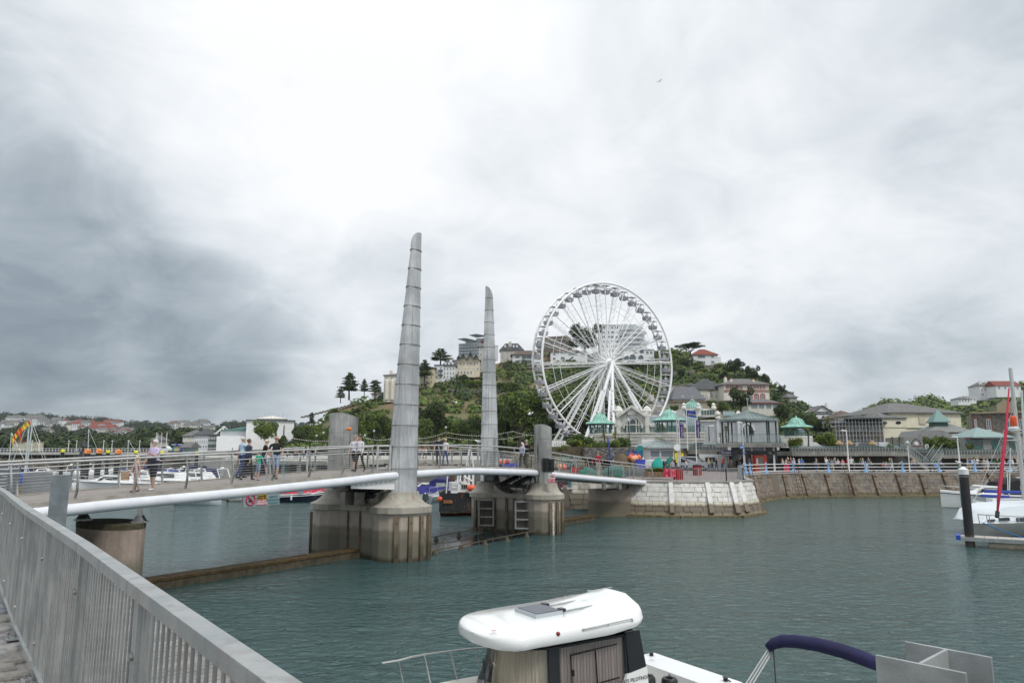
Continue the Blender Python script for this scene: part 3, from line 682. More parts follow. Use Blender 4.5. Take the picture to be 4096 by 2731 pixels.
def face_mesh(glasses=False,beard=None):
 q=B();c=Vector((0,.01,1.66))
 for sx in (-1,1):
  q.box(c+Vector((sx*.032,.086,.015)),(.026 if not glasses else .05,.014,.012 if not glasses else .03),mi=0)
  q.lathe([(0,-.03),(.014,-.02),(.016,.02),(0,.03)],c+Vector((sx*.078,-.005,.0)),6,mi=1)
 q.hexa([c+Vector(p) for p in [(-.014,.085,-.02),(.014,.085,-.02),(.01,.112,-.02),(-.01,.112,-.02),(-.006,.085,.018),(.006,.085,.018),(.003,.092,.018),(-.003,.092,.018)]],1)
 q.box(c+Vector((0,.086,-.045)),(.045,.012,.009),mi=2)
 if beard:q.lathe([(0,-.06),(.05,-.05),(.066,-.01),(.06,.02)],c+Vector((0,.025,-.045)),10,mi=3)
 return q.mesh('face',[M('eye_dark',(.02,.015,.012),.3),mkmat(SKIN),M('lips',(.35,.12,.10),.6),mkmat(beard or (.5,.5,.5))],smooth=1)
def person(label,loc,rz,h=1.75,pose=None,top=(.5,.5,.5),bot=(.05,.05,.07),shoes=(.02,.02,.02),hair=((.05,.03,.02),'short'),build=1.,female=False,ss=True,bottoms='l',detail=1,group=None,skin=SKIN,glasses=False,beard=None,sleeves=None):
 pose=dict(pose or {});o=thing('person',label,'person',loc,rz,group,local=True);sc=h/1.78;o.scale=(sc,)*3
 me=body_mesh(pose,build,detail,female,ss,bottoms,1.75);ob=link_mesh('body',me,o)
 for i,c_ in enumerate((skin,top,bot,shoes)):ob.material_slots[i].link='OBJECT';ob.material_slots[i].material=mkmat(c_)
 dz=me['dz'];lean=radians(pose.get('lean',0));off=Vector((0,sin(lean)*.78,dz+pose.get('hipz',.93)-.93-(1-cos(lean))*.78));hd=pose.get('turn',0)
 Rm=Matrix.Translation((0,0,0))@Matrix.Rotation(radians(hd),4,'Z')
 hm=hair_mesh(hair[1],mkmat(hair[0]));hm.transform(Rm);ho=link_mesh('hair' if hair[1]!='cap' else 'cap',hm,o,off)
 if detail:
  fm=face_mesh(glasses,beard);fm.transform(Rm);link_mesh('face',fm,o,off)
 return o
def onbridge(px,py_feet,w0=.7): # find t on the deck for this pixel between the rails
 best=None
 for wv in [w0]:
  for i in range(400):
   t=-19+i*.125;p_=bp(t,wv,deckz(t));pr=proj(p_);dd=abs(pr[0]-px)
   if best is None or dd<best[0]:best=(dd,t,wv)
 return bp(best[1],best[2],deckz(best[1]))
def proj(p):
 dz=p.y*cos(PITCH)+(p.z-EYE)*sin(PITCH);u=-p.y*sin(PITCH)+(p.z-EYE)*cos(PITCH)
 return CXP+FPX*p.x/dz,CYP-FPX*u/dz
def pfeet(px,py): # place on the deck: choose w so that the feet land on this pixel
 best=None
 for j in range(30):
  wv=.45+j*.1;p_=onbridge(px,0,wv);dd=abs(proj(p_)[1]-py)
  if best is None or dd<best[0]:best=(dd,p_)
 return best[1]
AL=atan2(BU.y,BU.x)-pi/2 # facing +Y local -> along the bridge away
TO=AL+pi # towards the camera end
walk1=dict(lh=14,lk=6,rh=-12,rk=18,la=-12,le=15,ra=14,re=20);walk2=dict(lh=-13,lk=22,rh=13,rk=4,la=14,le=18,ra=-14,re=12)
man=person('bearded man in a lilac shirt and navy shorts carrying a jacket beside a girl',pfeet(602,1962),TO+.15,1.80,dict(lh=6,lk=4,rh=-4,rk=8,la=35,le=75,ra=15,re=10,turn=-20),(.56,.47,.68),(.035,.035,.055),(.75,.75,.75),((.62,.60,.58),'short'),1.28,ss=True,bottoms='s',beard=(.6,.58,.55),glasses=True)
jk=B();jk.loft([[Vector((x*.11-.22,.26+y*.10,z)) for x,y in ((-1,-1),(1,-1),(1,1),(-1,1))] for z in (.82,.95,1.12,1.22)]);jo=jk.build('jacket',mkmat((.03,.03,.04)),None);jo.parent=man
girl=person('small blonde girl in a pink dress and grey cardigan carrying a paper bag',pfeet(532,1968),TO+.1,1.28,walk1,(.62,.36,.33),(.62,.36,.33),(.18,.03,.03),((.62,.47,.27),'long'),.86,True,False,'x')
bgb=thing('paper_bag','brown paper bag hanging from the small girl\'s hand','bag',girl.location+Vector((-.35,-.05,.42)))
q=B();L_=bgb.location;q.hexa([L_+Vector(p) for p in [(-.12,-.06,0),(.12,-.06,0),(.12,.06,0),(-.12,.06,0),(-.13,-.07,.3),(.13,-.07,.3),(.13,.07,.3),(-.13,.07,.3)]]);q.build('bag_body',mkmat((.42,.28,.16)),bgb)
q=B();q.tube([L_+Vector((-.08,0,.3)),L_+Vector((0,0,.38)),L_+Vector((.08,0,.3))],.008,5);q.build('handle',mkmat((.4,.3,.2)),bgb)
person('grey haired man in a light blue shirt and jeans seen from behind',pfeet(965,1912),AL-.1,1.82,walk1,(.45,.60,.74),(.03,.05,.14),(.02,.02,.02),((.55,.54,.52),'short'),1.1,ss=True)
person('woman in a navy hooded top and dark trousers walking away',pfeet(992,1919),AL,1.74,walk2,(.035,.05,.085),(.015,.015,.02),(.02,.02,.02),((.12,.07,.04),'short'),1.1,True,False)
person('child in a bright green t-shirt and denim shorts with one arm held out',pfeet(1030,1922),AL+.2,1.22,dict(lh=4,rh=-8,rk=6,la=40,le=10,lab=40,ra=20),(.02,.42,.26),(.20,.27,.38),(.25,.15,.2),((.2,.12,.07),'short'),.95,bottoms='s')
person('blonde woman in a black top and blue cropped trousers bending towards the group',pfeet(1052,1905),AL-.5,1.70,dict(lh=-18,lk=10,rh=12,la=20,le=30,ra=25,lean=8),(.012,.012,.012),(.03,.05,.15),(.5,.3,.2),((.66,.60,.46),'short'),1.12,True,True,'s')
crm=person('fair haired man in a black t-shirt and pale blue shorts leaning on crutches',pfeet(1098,1915),TO+.6,1.80,dict(lh=8,rh=-14,rk=24,la=25,le=20,ra=20,re=20,lab=20,rab=20),(.012,.012,.014),(.33,.42,.58),(.03,.03,.03),((.5,.3,.16),'short'),1.22,bottoms='s',glasses=True)
for sx in (-1,1):
 cr_=thing('crutch','blue elbow crutch in the '+('left' if sx<0 else 'right')+' hand of the man in black','crutch',crm.location+Vector((sx*.38,.05,0)))
 L_=Vector(cr_.location);q=B();q.tube([L_,L_+Vector((-sx*.06,0,.95))],.014,6);q.build('shaft',M('crutch_blue',(.10,.38,.55),.4),cr_)
 q=B();q.tube([L_+Vector((-sx*.06,0,.9)),L_+Vector((-sx*.12,0,.9))],.016,6);q.build('hand_grip',rubber,cr_)
person('man in a white polo shirt and black shorts shading his eyes with his hand',pfeet(1418,1882),TO+.25,1.80,dict(lh=22,lk=6,rh=-18,rk=24,la=120,le=110,ra=10,re=15),(.72,.70,.78),(.012,.012,.014),(.02,.02,.02),((.3,.25,.2),'short'),1.12,bottoms='s')
person('young woman with a dark ponytail in a white top with navy sleeves',pfeet(1440,1886),TO+.3,1.78,dict(lh=-16,lk=20,rh=16,rk=4,la=10,le=20,ra=-12,re=12,turn=30),(.66,.65,.68),(.015,.015,.02),(.03,.03,.03),((.04,.02,.015),'pony'),1.02,True,False)
person('dark haired man in a navy t-shirt and jeans walking towards the masts',pfeet(1756,1863),TO+.6,1.80,walk1,(.02,.022,.045),(.02,.03,.07),(.12,.08,.05),((.03,.02,.015),'short'),1.08)
person('blonde woman in a white t-shirt and blue jeans with her hair tied back',pfeet(1779,1862),TO+.4,1.68,walk2,(.74,.74,.74),(.05,.10,.26),(.15,.10,.07),((.55,.47,.33),'bun'),.98,True,True)
person('man in a beige cap, dark top and grey trousers walking down the bridge',pfeet(2106,1862),TO,1.80,walk1,(.012,.014,.022),(.11,.105,.09),(.03,.03,.03),((.38,.33,.26),'cap'),1.05,ss=False)
person('woman in a white headscarf and patterned blue top beside the man in a cap',pfeet(2088,1858),TO,1.62,walk2,(.42,.43,.55),(.03,.03,.035),(.03,.03,.03),((.72,.72,.76),'long'),1.05,True,False)
person('man in a red polo shirt and cream trousers with a black bag on his hip',pfeet(2395,1893),AL,1.76,dict(lh=6,rh=-6,la=10,le=20,ra=15,re=30),(.42,.035,.06),(.55,.50,.42),(.5,.5,.5),((.25,.18,.12),'short'),1.1)
# ================================================================== near cabin cruiser
hx=Vector((.844,.536,0));hy=Vector((-.536,.844,0));HO=Vector((-.22,12.09,0))
def hb(a,b_,z):return HO+hx*a+hy*b_+Vector((0,0,z))
cr0=thing('cabin_cruiser','white motor cruiser with curtained cabin windows, moored closest in the foreground','motor boat',hb(1,0,0))
def hullsec(a): # (half beam at sheer, sheer z, half beam at chine, chine z, keel z) by station
 k=(a+1.85)/6.25
 bs_=1.24*min(1,(max(k,.0)*2.6)**.55) if k<.5 else 1.24-.10*(k-.5)*2
 return bs_,1.60-.50*min(1,k*1.5),bs_*.84,.25,-.35+.6*max(0,.2-k)
q=B();rings=[]
for i in range(15):
 a=-1.85+6.25*i/14;bs_,sz,cb,cz,kz=hullsec(a);bs_=max(bs_,.03);cb=max(cb,.02)
 rings.append([hb(a,0,kz),hb(a,-cb,cz),hb(a,-bs_,sz*.6),hb(a,-bs_-.0,sz-.06),hb(a,-bs_+.10,sz),hb(a,-bs_+.10,sz-.10) if False else hb(a,-bs_+.12,sz),hb(a,0,sz+.02),hb(a,bs_-.12,sz),hb(a,bs_,sz-.06),hb(a,bs_,sz*.6),hb(a,cb,cz)])
# cockpit opening: hull and bow deck built separately
hull=[[r[i] for i in (7,8,9,10,0,1,2,3,4)] for r in rings]
q.loft(hull,caps=False,closed=False);q.add(hull[-1],[tuple(range(9))])
q.build('hull',gel,cr0,smooth=35)
q=B()
for i in range(6):pass
bow=[[rings[i][5]+Vector((0,0,.0)),hb(-1.85+6.25*i/14,0,hullsec(-1.85+6.25*i/14)[1]+.06),rings[i][7]] for i in range(7)]
q.loft(bow,caps=False,closed=False);q.build('bow_deck',cream_gel,cr0,smooth=40)
q=B()
for sy in (-1,1):
 side=[]
 for i in range(6,15):
  a=-1.85+6.25*i/14;bs_,sz,*_=hullsec(a);wi=.30
  side.append([hb(a,sy*(bs_-.03),sz-.02),hb(a,sy*(bs_-.05),sz+.02),hb(a,sy*(bs_-wi),sz+.02),hb(a,sy*(bs_-wi),.62)])
 q.loft(side,caps=False,closed=False)
q.build('cockpit_coaming',gel,cr0,smooth=35)
q=B();q.hexa([hb(3.75,-1.1,.5),hb(4.42,-1.1,.5),hb(4.42,1.1,.5),hb(3.75,1.1,.5),hb(3.72,-1.12,1.12),hb(4.45,-1.12,1.10),hb(4.45,1.12,1.10),hb(3.72,1.12,1.12)]);q.build('stern_bench',gel,cr0)
q=B();q.hexa([hb(2.2,-.95,.55),hb(3.8,-.95,.55),hb(3.8,.95,.55),hb(2.2,.95,.55),hb(2.2,-.95,.6),hb(3.8,-.95,.6),hb(3.8,.95,.6),hb(2.2,.95,.6)]);q.build('cockpit_floor',cream_gel,cr0)
# cabin: lower moulding, glass band
def cab(a,b_,z):return hb(a,b_,z)
def cabring(z,k,inset=0.): # plan outline of the cabin, slightly narrower with height
 f=-.30+.28*k;pts=[]
 hw=.84-.08*k-inset
 for th in range(0,13):
  an=-pi/2-pi*th/12;pts.append((f+.62+cos(an)*(.62-inset) if False else f+.62-abs(cos(an))*(.62-inset),hw*sin(an)))
 back=2.36-.06*k
 return [cab(a,b_,z) for a,b_ in pts]+[cab(back-inset,hw,z),cab(back-inset,-hw,z)]
q=B();q.loft([cabring(z,k) for z,k in ((1.1,-.1),(1.38,0))],caps=False);q.build('cabin_moulding',gel,cr0,smooth=40)
q=B();q.loft([cabring(z,k,.02) for z,k in ((1.36,0),(1.7,.5),(2.16,1))],caps=False)
q.build('window_glass',M('cabin_glass',(.93,.95,.95),.02,trans=.96,spec=.5),cr0,smooth=40)
# curtains: pleated
def curtain(pts,z0,z1,m,name='curtain'):
 q=B();P_=[]
 n=70
 for i in range(n+1):
  k=i/n*(len(pts)-1);j=min(int(k),len(pts)-2);f_=k-j;a=pts[j][0]*(1-f_)+pts[j+1][0]*f_;b_=pts[j][1]*(1-f_)+pts[j+1][1]*f_
  o_=.018*sin(i*1.9)+.008*sin(i*.83);P_.append((a+o_,b_+o_))
 q.loft([[cab(a,b_,z) for a,b_ in P_] for z in (z0,(z0+z1)/2,z1)],caps=False,closed=False);return q.build(name,m,cr0,smooth=1)
cur_m=M('curtain_cream',(.86,.75,.58),.9);cur2=M('curtain_pinkish',(.50,.40,.375),.9)
curtain([(.52,-.62),(.30,-.50),(.16,-.3),(.12,0),(.14,.16)],1.40,2.14,cur_m)
curtain([(.62,-.69),(1.98,-.68)],1.32,2.14,cur2)
curtain([(.6,.68),(1.98,.68)],1.32,2.14,cur2)
blk=M('black_trim',(.015,.017,.02),.2)
for z,k in ((1.375,.0),(2.15,.98)):q=B();q.tube(cabring(z,k,.005),.022,6,closed=True);q.build('window_seal',blk,cr0)
q=B();q.prism([tuple(v[:2]) for v in cabring(1.3,0,.1)],1.28,1.40);q.build('dashboard',M('dash_dark',(.03,.035,.04),.5),cr0)
q=B();q.tube([cab(-.28,-.1,1.42),cab(-.14,.25,1.85)],.012,5);q.build('wiper',blk,cr0)
for a_,b2_ in ((.1,-.86),(3.5,-1.16),(3.5,1.16)):q=B();q.tube([cab(a_,b2_,1.14),cab(a_+.04,b2_,1.2),cab(a_+.22,b2_,1.2),cab(a_+.26,b2_,1.14)],.014,6);q.build('deck_cleat',rail_m,cr0)
for sy in (-1,1):
 for a0_,a1_ in ((.42,.62),(1.97,2.02)):
  q=B();q.hexa([cab(a0_,sy*.835,1.36),cab(a1_,sy*.845,1.36),cab(a1_,sy*.80,1.36),cab(a0_,sy*.79,1.36),cab(a0_+.03,sy*.765,2.16),cab(a1_+.03,sy*.775,2.16),cab(a1_+.03,sy*.74,2.16),cab(a0_+.03,sy*.73,2.16)]);q.build('window_pillar',blk,cr0)
 q=B();q.hexa([cab(2.02,sy*.85,1.58),cab(2.40,sy*.85,1.62),cab(2.40,sy*.80,1.62),cab(2.02,sy*.80,1.58),cab(2.02,sy*.78,2.2),cab(2.33,sy*.78,2.2),cab(2.33,sy*.74,2.2),cab(2.02,sy*.74,2.2)]);q.build('aft_pillar',blk,cr0)
 q=B();q.hexa([cab(1.75,sy*.87,1.10),cab(2.44,sy*.87,1.10),cab(2.44,sy*.80,1.10),cab(1.75,sy*.80,1.10),cab(1.98,sy*.855,1.56),cab(2.42,sy*.85,1.62),cab(2.42,sy*.80,1.62),cab(1.98,sy*.80,1.56)]);q.build('side_moulding',gel,cr0)
 if sy<0:
  wf=thing # sliding window frame
  q=B();z0_,z1_=1.50,2.00
  def fpnt(a,z):k=(z-1.36)/.8;return cab(a,sy*(.845-.07*k),z)
  pts=[fpnt(.86,z0_),fpnt(1.36,z0_+.02),fpnt(1.36,z1_+.02),fpnt(.86,z1_)]
  q.tube([pts[0],pts[1],pts[2],pts[3]],.016,6,closed=True);q.tube([fpnt(.86,z1_+.01),fpnt(1.82,z1_+.04)],.012,6);q.tube([fpnt(.86,z0_-.01),fpnt(1.82,z0_+.03)],.012,6);q.build('sliding_window_frame',blk,cr0)
  q=B();q.box(fpnt(.89,1.74),(.03,.03,.09),atan2(hx.y,hx.x));q.build('window_latch',blk,cr0)
q=B();q.hexa([cab(2.28,-.78,.6),cab(2.34,-.78,.6),cab(2.34,.78,.6),cab(2.28,.78,.6),cab(2.26,-.74,2.2),cab(2.30,-.74,2.2),cab(2.30,.74,2.2),cab(2.26,.74,2.2)]);q.build('aft_door',glass,cr0)
text('model_lettering','675 PILOTHOUSE',.085,cab(2.20,-.8725,1.46),hx,cr0,blk,ext=.002)
# roof
def roofring(a,kz,dz):
 L=2.94;k=(a+.48)/L
 hw=.93*max(.003,1-max(0.,1-k/.15)**2.3)**.42 if k<.15 else (.93 if k<.86 else .93-.20*((k-.86)/.14)**2)
 rise=.19*max(0,(k-.62)/.38)**1.3
 top=2.46+.05*sin(min(1,k*1.6)*pi/2)-(.10*(1-min(1,k*5))**2)
 zl=2.24-.02*(1-min(1,k*5))
 R_=[]
 prof=[(-.98,0),(-1.01,.2),(-1.,.55),(-.955,.83),(-.87,.96),(-.4,1.02),(0,1.04),(.4,1.02),(.87,.96),(.955,.83),(1.,.55),(1.01,.2),(.98,0),(.7,-.08),(0,-.1),(-.7,-.08)]
 for x,y in prof:
  edge=max(0,(abs(x)-.45)/.55)
  R_.append(cab(a,x*hw,zl+(top-zl)*y+rise*(1-edge**1.5)*(1 if y>.3 else 0)+(.09*max(0,(k-.7)/.3) if y<=.4 else 0)))
 return R_
q=B();q.loft([roofring(-.48+2.94*(i/30)**1.5,0,0) for i in range(31)]);q.build('roof',gel,cr0,smooth=50)
q=B();q.hexa([cab(a,b_,z) for a,b_,z in [(.52,-.32,2.50),(1.06,-.32,2.51),(1.06,.32,2.51),(.52,.32,2.50),(.52,-.32,2.565),(1.06,-.32,2.575),(1.06,.32,2.575),(.52,.32,2.565)]]);hf=q.build('hatch',M('hatch_frame',(.5,.55,.57),.35,.4),cr0)
q=B();q.hexa([cab(a,b_,z) for a,b_,z in [(.55,-.29,2.566),(1.03,-.29,2.576),(1.03,.29,2.576),(.55,.29,2.566),(.55,-.29,2.575),(1.03,-.29,2.585),(1.03,.29,2.585),(.55,.29,2.575)]]);q.build('hatch_glass',M('tinted_glass',(.07,.08,.11),.25),hf)
for sy in (-1,1):
 q=B();q.box(cab(1.09,sy*.24,2.57),(.10,.12,.05),atan2(hx.y,hx.x));q.build('hatch_slider',blk,hf)
 q=B();q.bar(cab(1.1,sy*.24,2.535),cab(1.75,sy*.24,2.56),.035,.02);q.build('hatch_track',galv3,cr0)
 q=B();q.tube([cab(.98,sy*.915,2.37),cab(1.02,sy*.955,2.41),cab(2.02,sy*.955,2.45),cab(2.06,sy*.915,2.42)],.010,8);q.build('grab_rail',rail_m,cr0,smooth=40)
 for a in (1.0,1.52,2.04):q=B();q.tube([cab(a,sy*.90,2.39),cab(a,sy*.957,2.42)],.013,6);q.build('rail_bracket',rail_m,cr0)
q=B();q.lathe([(0,-.035),(.03,-.02),(.036,0),(.03,.02),(0,.035)],cab(.52,-.925,2.40),10);q.build('port_light',M('red_lens',(.25,.01,.02),.2),cr0,smooth=1)
q=B();q.lathe([(.05,0),(.05,.01),(0,.012)],cab(1.85,-.05,2.76),12);q.tube([cab(1.85,-.05,2.76),cab(2.36,-.05,2.78)],.008,6);q.build('folded_light_mast',rail_m,cr0)
q=B();q.box(cab(-.34,-.42,2.455),(.07,.05,.004),atan2(hx.y,hx.x));q.build('warning_sticker',M('sticker',(.6,.35,.35),.5),cr0)
# bow rail
for sy in (-1,1):
 pts=[]
 for i in range(9):
  a=-1.95+2.4*i/8;bs_,sz,*_=hullsec(max(a,-1.8));pts.append(cab(a,sy*max(.12,bs_-.12),sz+(.50 if sy>0 else .26)-.05*i/8))
 q=B();q.tube(pts,.013,8);q.build('bow_rail',rail_m,cr0,smooth=40)
 for i in (1,3,5,7):
  a=-1.95+2.4*i/8;bs_,sz,*_=hullsec(a+.12);q=B();q.tube([pts[i],cab(a+.14,sy*(bs_-.16),sz)],.011,8);q.build('stanchion',rail_m,cr0,smooth=40)
q=B();q.tube([cab(.3,-1.1,1.34),cab(.34,-1.12,1.44),cab(1.0,-1.12,1.44),cab(2.1,-1.12,1.36),cab(2.2,-1.12,1.22)],.013,8);q.build('side_rail',rail_m,cr0,smooth=40)
for a,b_,z,s_ in ((2.62,-.62,.88,1.1),(3.05,-.72,.80,1.0),(2.95,1.0,1.0,1.05)):
 f_=thing('fender','ribbed black rubber fender '+{2.62:'just behind the cabin of the white cruiser',3.05:'in the cockpit of the white cruiser, lower of the two',2.95:'on the far gunwale of the white cruiser'}[a],'fender',cab(a,b_,z),group='black fenders stowed on the near cruiser')
 q=B();q.lathe([(.06,0),(.14,.03),(.15,.12),(.135,.14),(.15,.16),(.15,.28),(.135,.30),(.15,.32),(.145,.46),(.12,.50),(.07,.50),(.06,.46)],f_.location,14);q.build('ribbed_body',black_m,f_,smooth=40)
 q=B();q.tube([f_.location+Vector((-.05,0,.48)),f_.location+Vector((0,0,.56)),f_.location+Vector((.05,0,.48))],.012,6);q.build('eye_loop',black_m,f_)
for a,b_ in ((4.2,-.95),(4.2,.95)):
 q=B();q.lathe([(.045,0),(.04,.06),(.06,.08),(0,.09)],cab(a,b_,1.11),8);q.build('mooring_cleat',blk,cr0)
q=B();q.tube([cab(4.2,-.95,1.17),cab(4.5,-1.3,.9),cab(4.8,-1.9,.6),cab(5.2,-2.8,.4)],.012,6);q.build('mooring_line',rubber,cr0)
# bimini of the neighbouring open boat
bm_o=thing('open_boat','open white motor boat with a folded navy bimini canopy, mostly below the frame','motor boat',(4.2,8.8,0))
q=B();rings=[]
ax=Vector((.93,-.37,0)).normalized();ay=Vector((.37,.93,0)).normalized();OB=Vector((4.25,8.6,0))
def ob(a,b_,z):return OB+ax*a+ay*b_+Vector((0,0,z))
for i in range(9):
 a=-2.2+4.8*i/8;k=i/8;hb_=.95*min(1,(k*2.2+.02)**.5);rings.append([ob(a,0,-.3),ob(a,-hb_*.8,.1),ob(a,-hb_,.65-.1*k),ob(a,-hb_+.15,.68-.1*k),ob(a,0,.35),ob(a,hb_-.15,.68-.1*k),ob(a,hb_,.65-.1*k),ob(a,hb_*.8,.1)])
q.loft(rings);q.build('hull',gel,bm_o,smooth=35)
pts=[P(px,py,D) for px,py,D in [(3070,2592,9.9),(3095,2572,9.9),(3130,2562,9.85),(3180,2563,9.8),(3270,2576,9.65),(3370,2602,9.5),(3450,2630,9.4),(3540,2668,9.3)]]
q=B();q.tube(pts,[.055,.07,.08,.082,.085,.088,.09,.075],12);q.build('bimini_cover',navy,bm_o,smooth=1)
for i,(dx,sy) in enumerate(((0,0),(.05,.02),(.10,.04))):
 q=B();q.tube([pts[0]+Vector((dx,sy,-.02)),P(2985+i*14,2731,9.75),P(2930+i*12,2810,9.7)],.011,6);q.build('bimini_pole',rail_m,bm_o,smooth=40)
q=B();q.tube([P(3094,2600,9.9),P(3104,2740,9.8),P(3108,2900,9.7)],.008,6);q.build('tension_strap',rubber,bm_o)
# ================================================================== facade helper: photo-measured elevations set up at a real distance
class FR:
 def __init__(s,px0,D0,px1=None,D1=None,pyref=1800):
  s.px0,s.D0,s.px1,s.D1=px0,D0,(px1 if px1 is not None else px0+100),(D1 if D1 is not None else D0)
  s.a=P(px0,pyref,D0);s.b=P(s.px1,pyref,s.D1);s.a.z=s.b.z=0;s.d=(s.b-s.a);s.n=Vector((-s.d.y,s.d.x,0)).normalized()
 def p(s,px,py,dep=0.):
  # intersect the camera column px with the facade line
  d=raydir(px,1800);det=d.x*(-s.d.y)+s.d.x*d.y;k=(s.a.x*(-s.d.y)+s.d.x*s.a.y)/det
  x,y=d.x*k,d.y*k;z=P(px,py,y).z
  return Vector((x,y,z))+s.n*dep
 def q(s,px0,px1,py0,py1,d0,d1): # hexa between px0..px1, py1(bottom)..py0(top), depth d0..d1 (negative = towards camera)
  zt=s.p((px0+px1)/2,py0).z;zb=s.p((px0+px1)/2,py1).z
  A,Bp=s.p(px0,1800),s.p(px1,1800);L=[]
  for z in (zb,zt):
   for pt,dd in ((A,d0),(Bp,d0),(Bp,d1),(A,d1)):
    v=pt+s.n*dd;L.append(Vector((v.x,v.y,z)))
  return L
def box_px(fr,px0,px1,py0,py1,d0,d1,name,m,par,**k):
 q=B();q.hexa(fr.q(px0,px1,py0,py1,d0,d1));return q.build(name,m,par,**k)
win_fr=M('window_frame_white',(.72,.73,.72),.5)
def window(fr,px0,px1,py0,py1,par,fm=None,gm=None,sill=True,t=None,bars=1,dep=.0):
 fm=fm or win_fr;gm=gm or glass_b;q=B();sc=(fr.p(px1,py0)-fr.p(px0,py0)).length/max(.1,px1-px0)
 t=t or max(.6,.07/sc)
 q.hexa(fr.q(px0,px1,py0,py0+t,dep-.07,dep+.05));q.hexa(fr.q(px0,px1,py1-t,py1,dep-.07,dep+.05));q.hexa(fr.q(px0,px0+t,py0+t,py1-t,dep-.07,dep+.05));q.hexa(fr.q(px1-t,px1,py0+t,py1-t,dep-.07,dep+.05))
 for i in range(bars):
  c=px0+(px1-px0)*(i+1)/(bars+1);q.hexa(fr.q(c-t/2,c+t/2,py0+t,py1-t,dep-.06,dep+.04))
 w_=q.build('window',fm,par);q=B();q.hexa(fr.q(px0+t*.8,px1-t*.8,py0+t*.8,py1-t*.8,dep-.03,dep+.02));q.build('pane',gm,w_)
 if sill:q=B();q.hexa(fr.q(px0-t*.6,px1+t*.6,py1,py1+t*.9,dep-.14,dep+.02));q.build('sill',fm,w_)
 return w_
def hiproof(fr,px0,px1,pye,depth,rise,over,m,par,d0=0.,ridge=.5,gable=False,name='roof'):
 A=fr.p(px0,pye,0);Bq=fr.p(px1,pye,0);z=(A.z+Bq.z)/2;A.z=Bq.z=z;e=(Bq-A).normalized();A=A-e*over;Bq=Bq+e*over;n=fr.n
 c=[A+n*(d0-over),Bq+n*(d0-over),Bq+n*(d0+depth+over),A+n*(d0+depth+over)];L=(Bq-A).length;ins=0 if gable else min(L*.49,(depth/2+over)*(ridge*2))
 m0=A+n*(d0+depth/2)+e*ins;m1=Bq+n*(d0+depth/2)-e*ins;up=Vector((0,0,rise));dn=Vector((0,0,.16))
 q=B();q.add([v-dn for v in c]+c+[m0+up,m1+up],[(3,2,1,0),(0,1,5,4),(1,2,6,5),(2,3,7,6),(3,0,4,7),(4,5,9,8),(5,6,9),(6,7,8,9),(7,4,8)])
 return q.build(name,m,par)
def chimney(fr,px,pyt,pyb,w_,m,par,dep=2.,pots=2):
 o=box_px(fr,px-w_/2,px+w_/2,pyt,pyb,dep,dep+1.2,'chimney',m,par);b_=fr.q(px-w_/2,px+w_/2,pyt,pyb,dep,dep+1.2)
 for i in range(pots):
  c=b_[4].lerp(b_[5],(i+.5)/pots)+fr.n*.6;q=B();q.lathe([(.16,0),(.13,.5),(.15,.55)],c,6);q.build('chimney_pot',M('pot',(.35,.15,.08),.8),o)
def ground_z(x,y):return 0
# ================================================================== right hand quay
zq=2.62
TOPL=[(3.6,78.),(4.6,65.5),(9.6,64.8),(9.8,60.6),(13.5,59.2),(18.0,59.4),(20.7,62.6),(22.4,70.5),(24.6,76.),(29.2,81.5),(34,83.6),(50,85.2),(66,87),(110,92)]
BOTL=[(3.2,78.),(4.3,65.1),(9.4,64.4),(9.4,59.2),(13.3,57.9),(18.0,57.8),(21.0,61.2),(22.2,66.),(24.0,72.3),(29.0,79.8),(34,82.2),(50,84.1),(66,86),(110,91)]
gq=B();gq.prism(TOPL+[(110,104),(3.6,104)],-1.5,zq)
pave_m=M('quay_paving',(.25,.21,.195),.85,var=.25,vs=.5,bump=.2,bs=5)
quay_r=struct('promenade_paving',gq,pave_m)
stone_b=[M('quay_stone_%d'%i,c_,.9,var=.35,vs=1.6,bump=.6,bs=6,streak=.3,tide=[(.75,.3,(.105,.085,.045),.9),(.25,.05,(.24,.20,.10),.7)]) for i,c_ in enumerate([(.22,.185,.15),(.255,.215,.17),(.19,.165,.14),(.235,.205,.175)])]
white_st=[M('painted_stone_%d'%i,c_,.7,var=.2,vs=2.5,bump=.6,bs=5,col2=(.50,.47,.42),tide=[(1.25,.95,(.50,.46,.30),.75),(1.05,.80,(.155,.125,.09),1.),(.35,.1,(.30,.25,.15),.6)]) for i,c_ in enumerate([(.66,.65,.63),(.60,.59,.565)])]
mortar=M('wall_core',(.13,.11,.09),.95,tide=[(.5,.2,(.08,.065,.04),.8)])
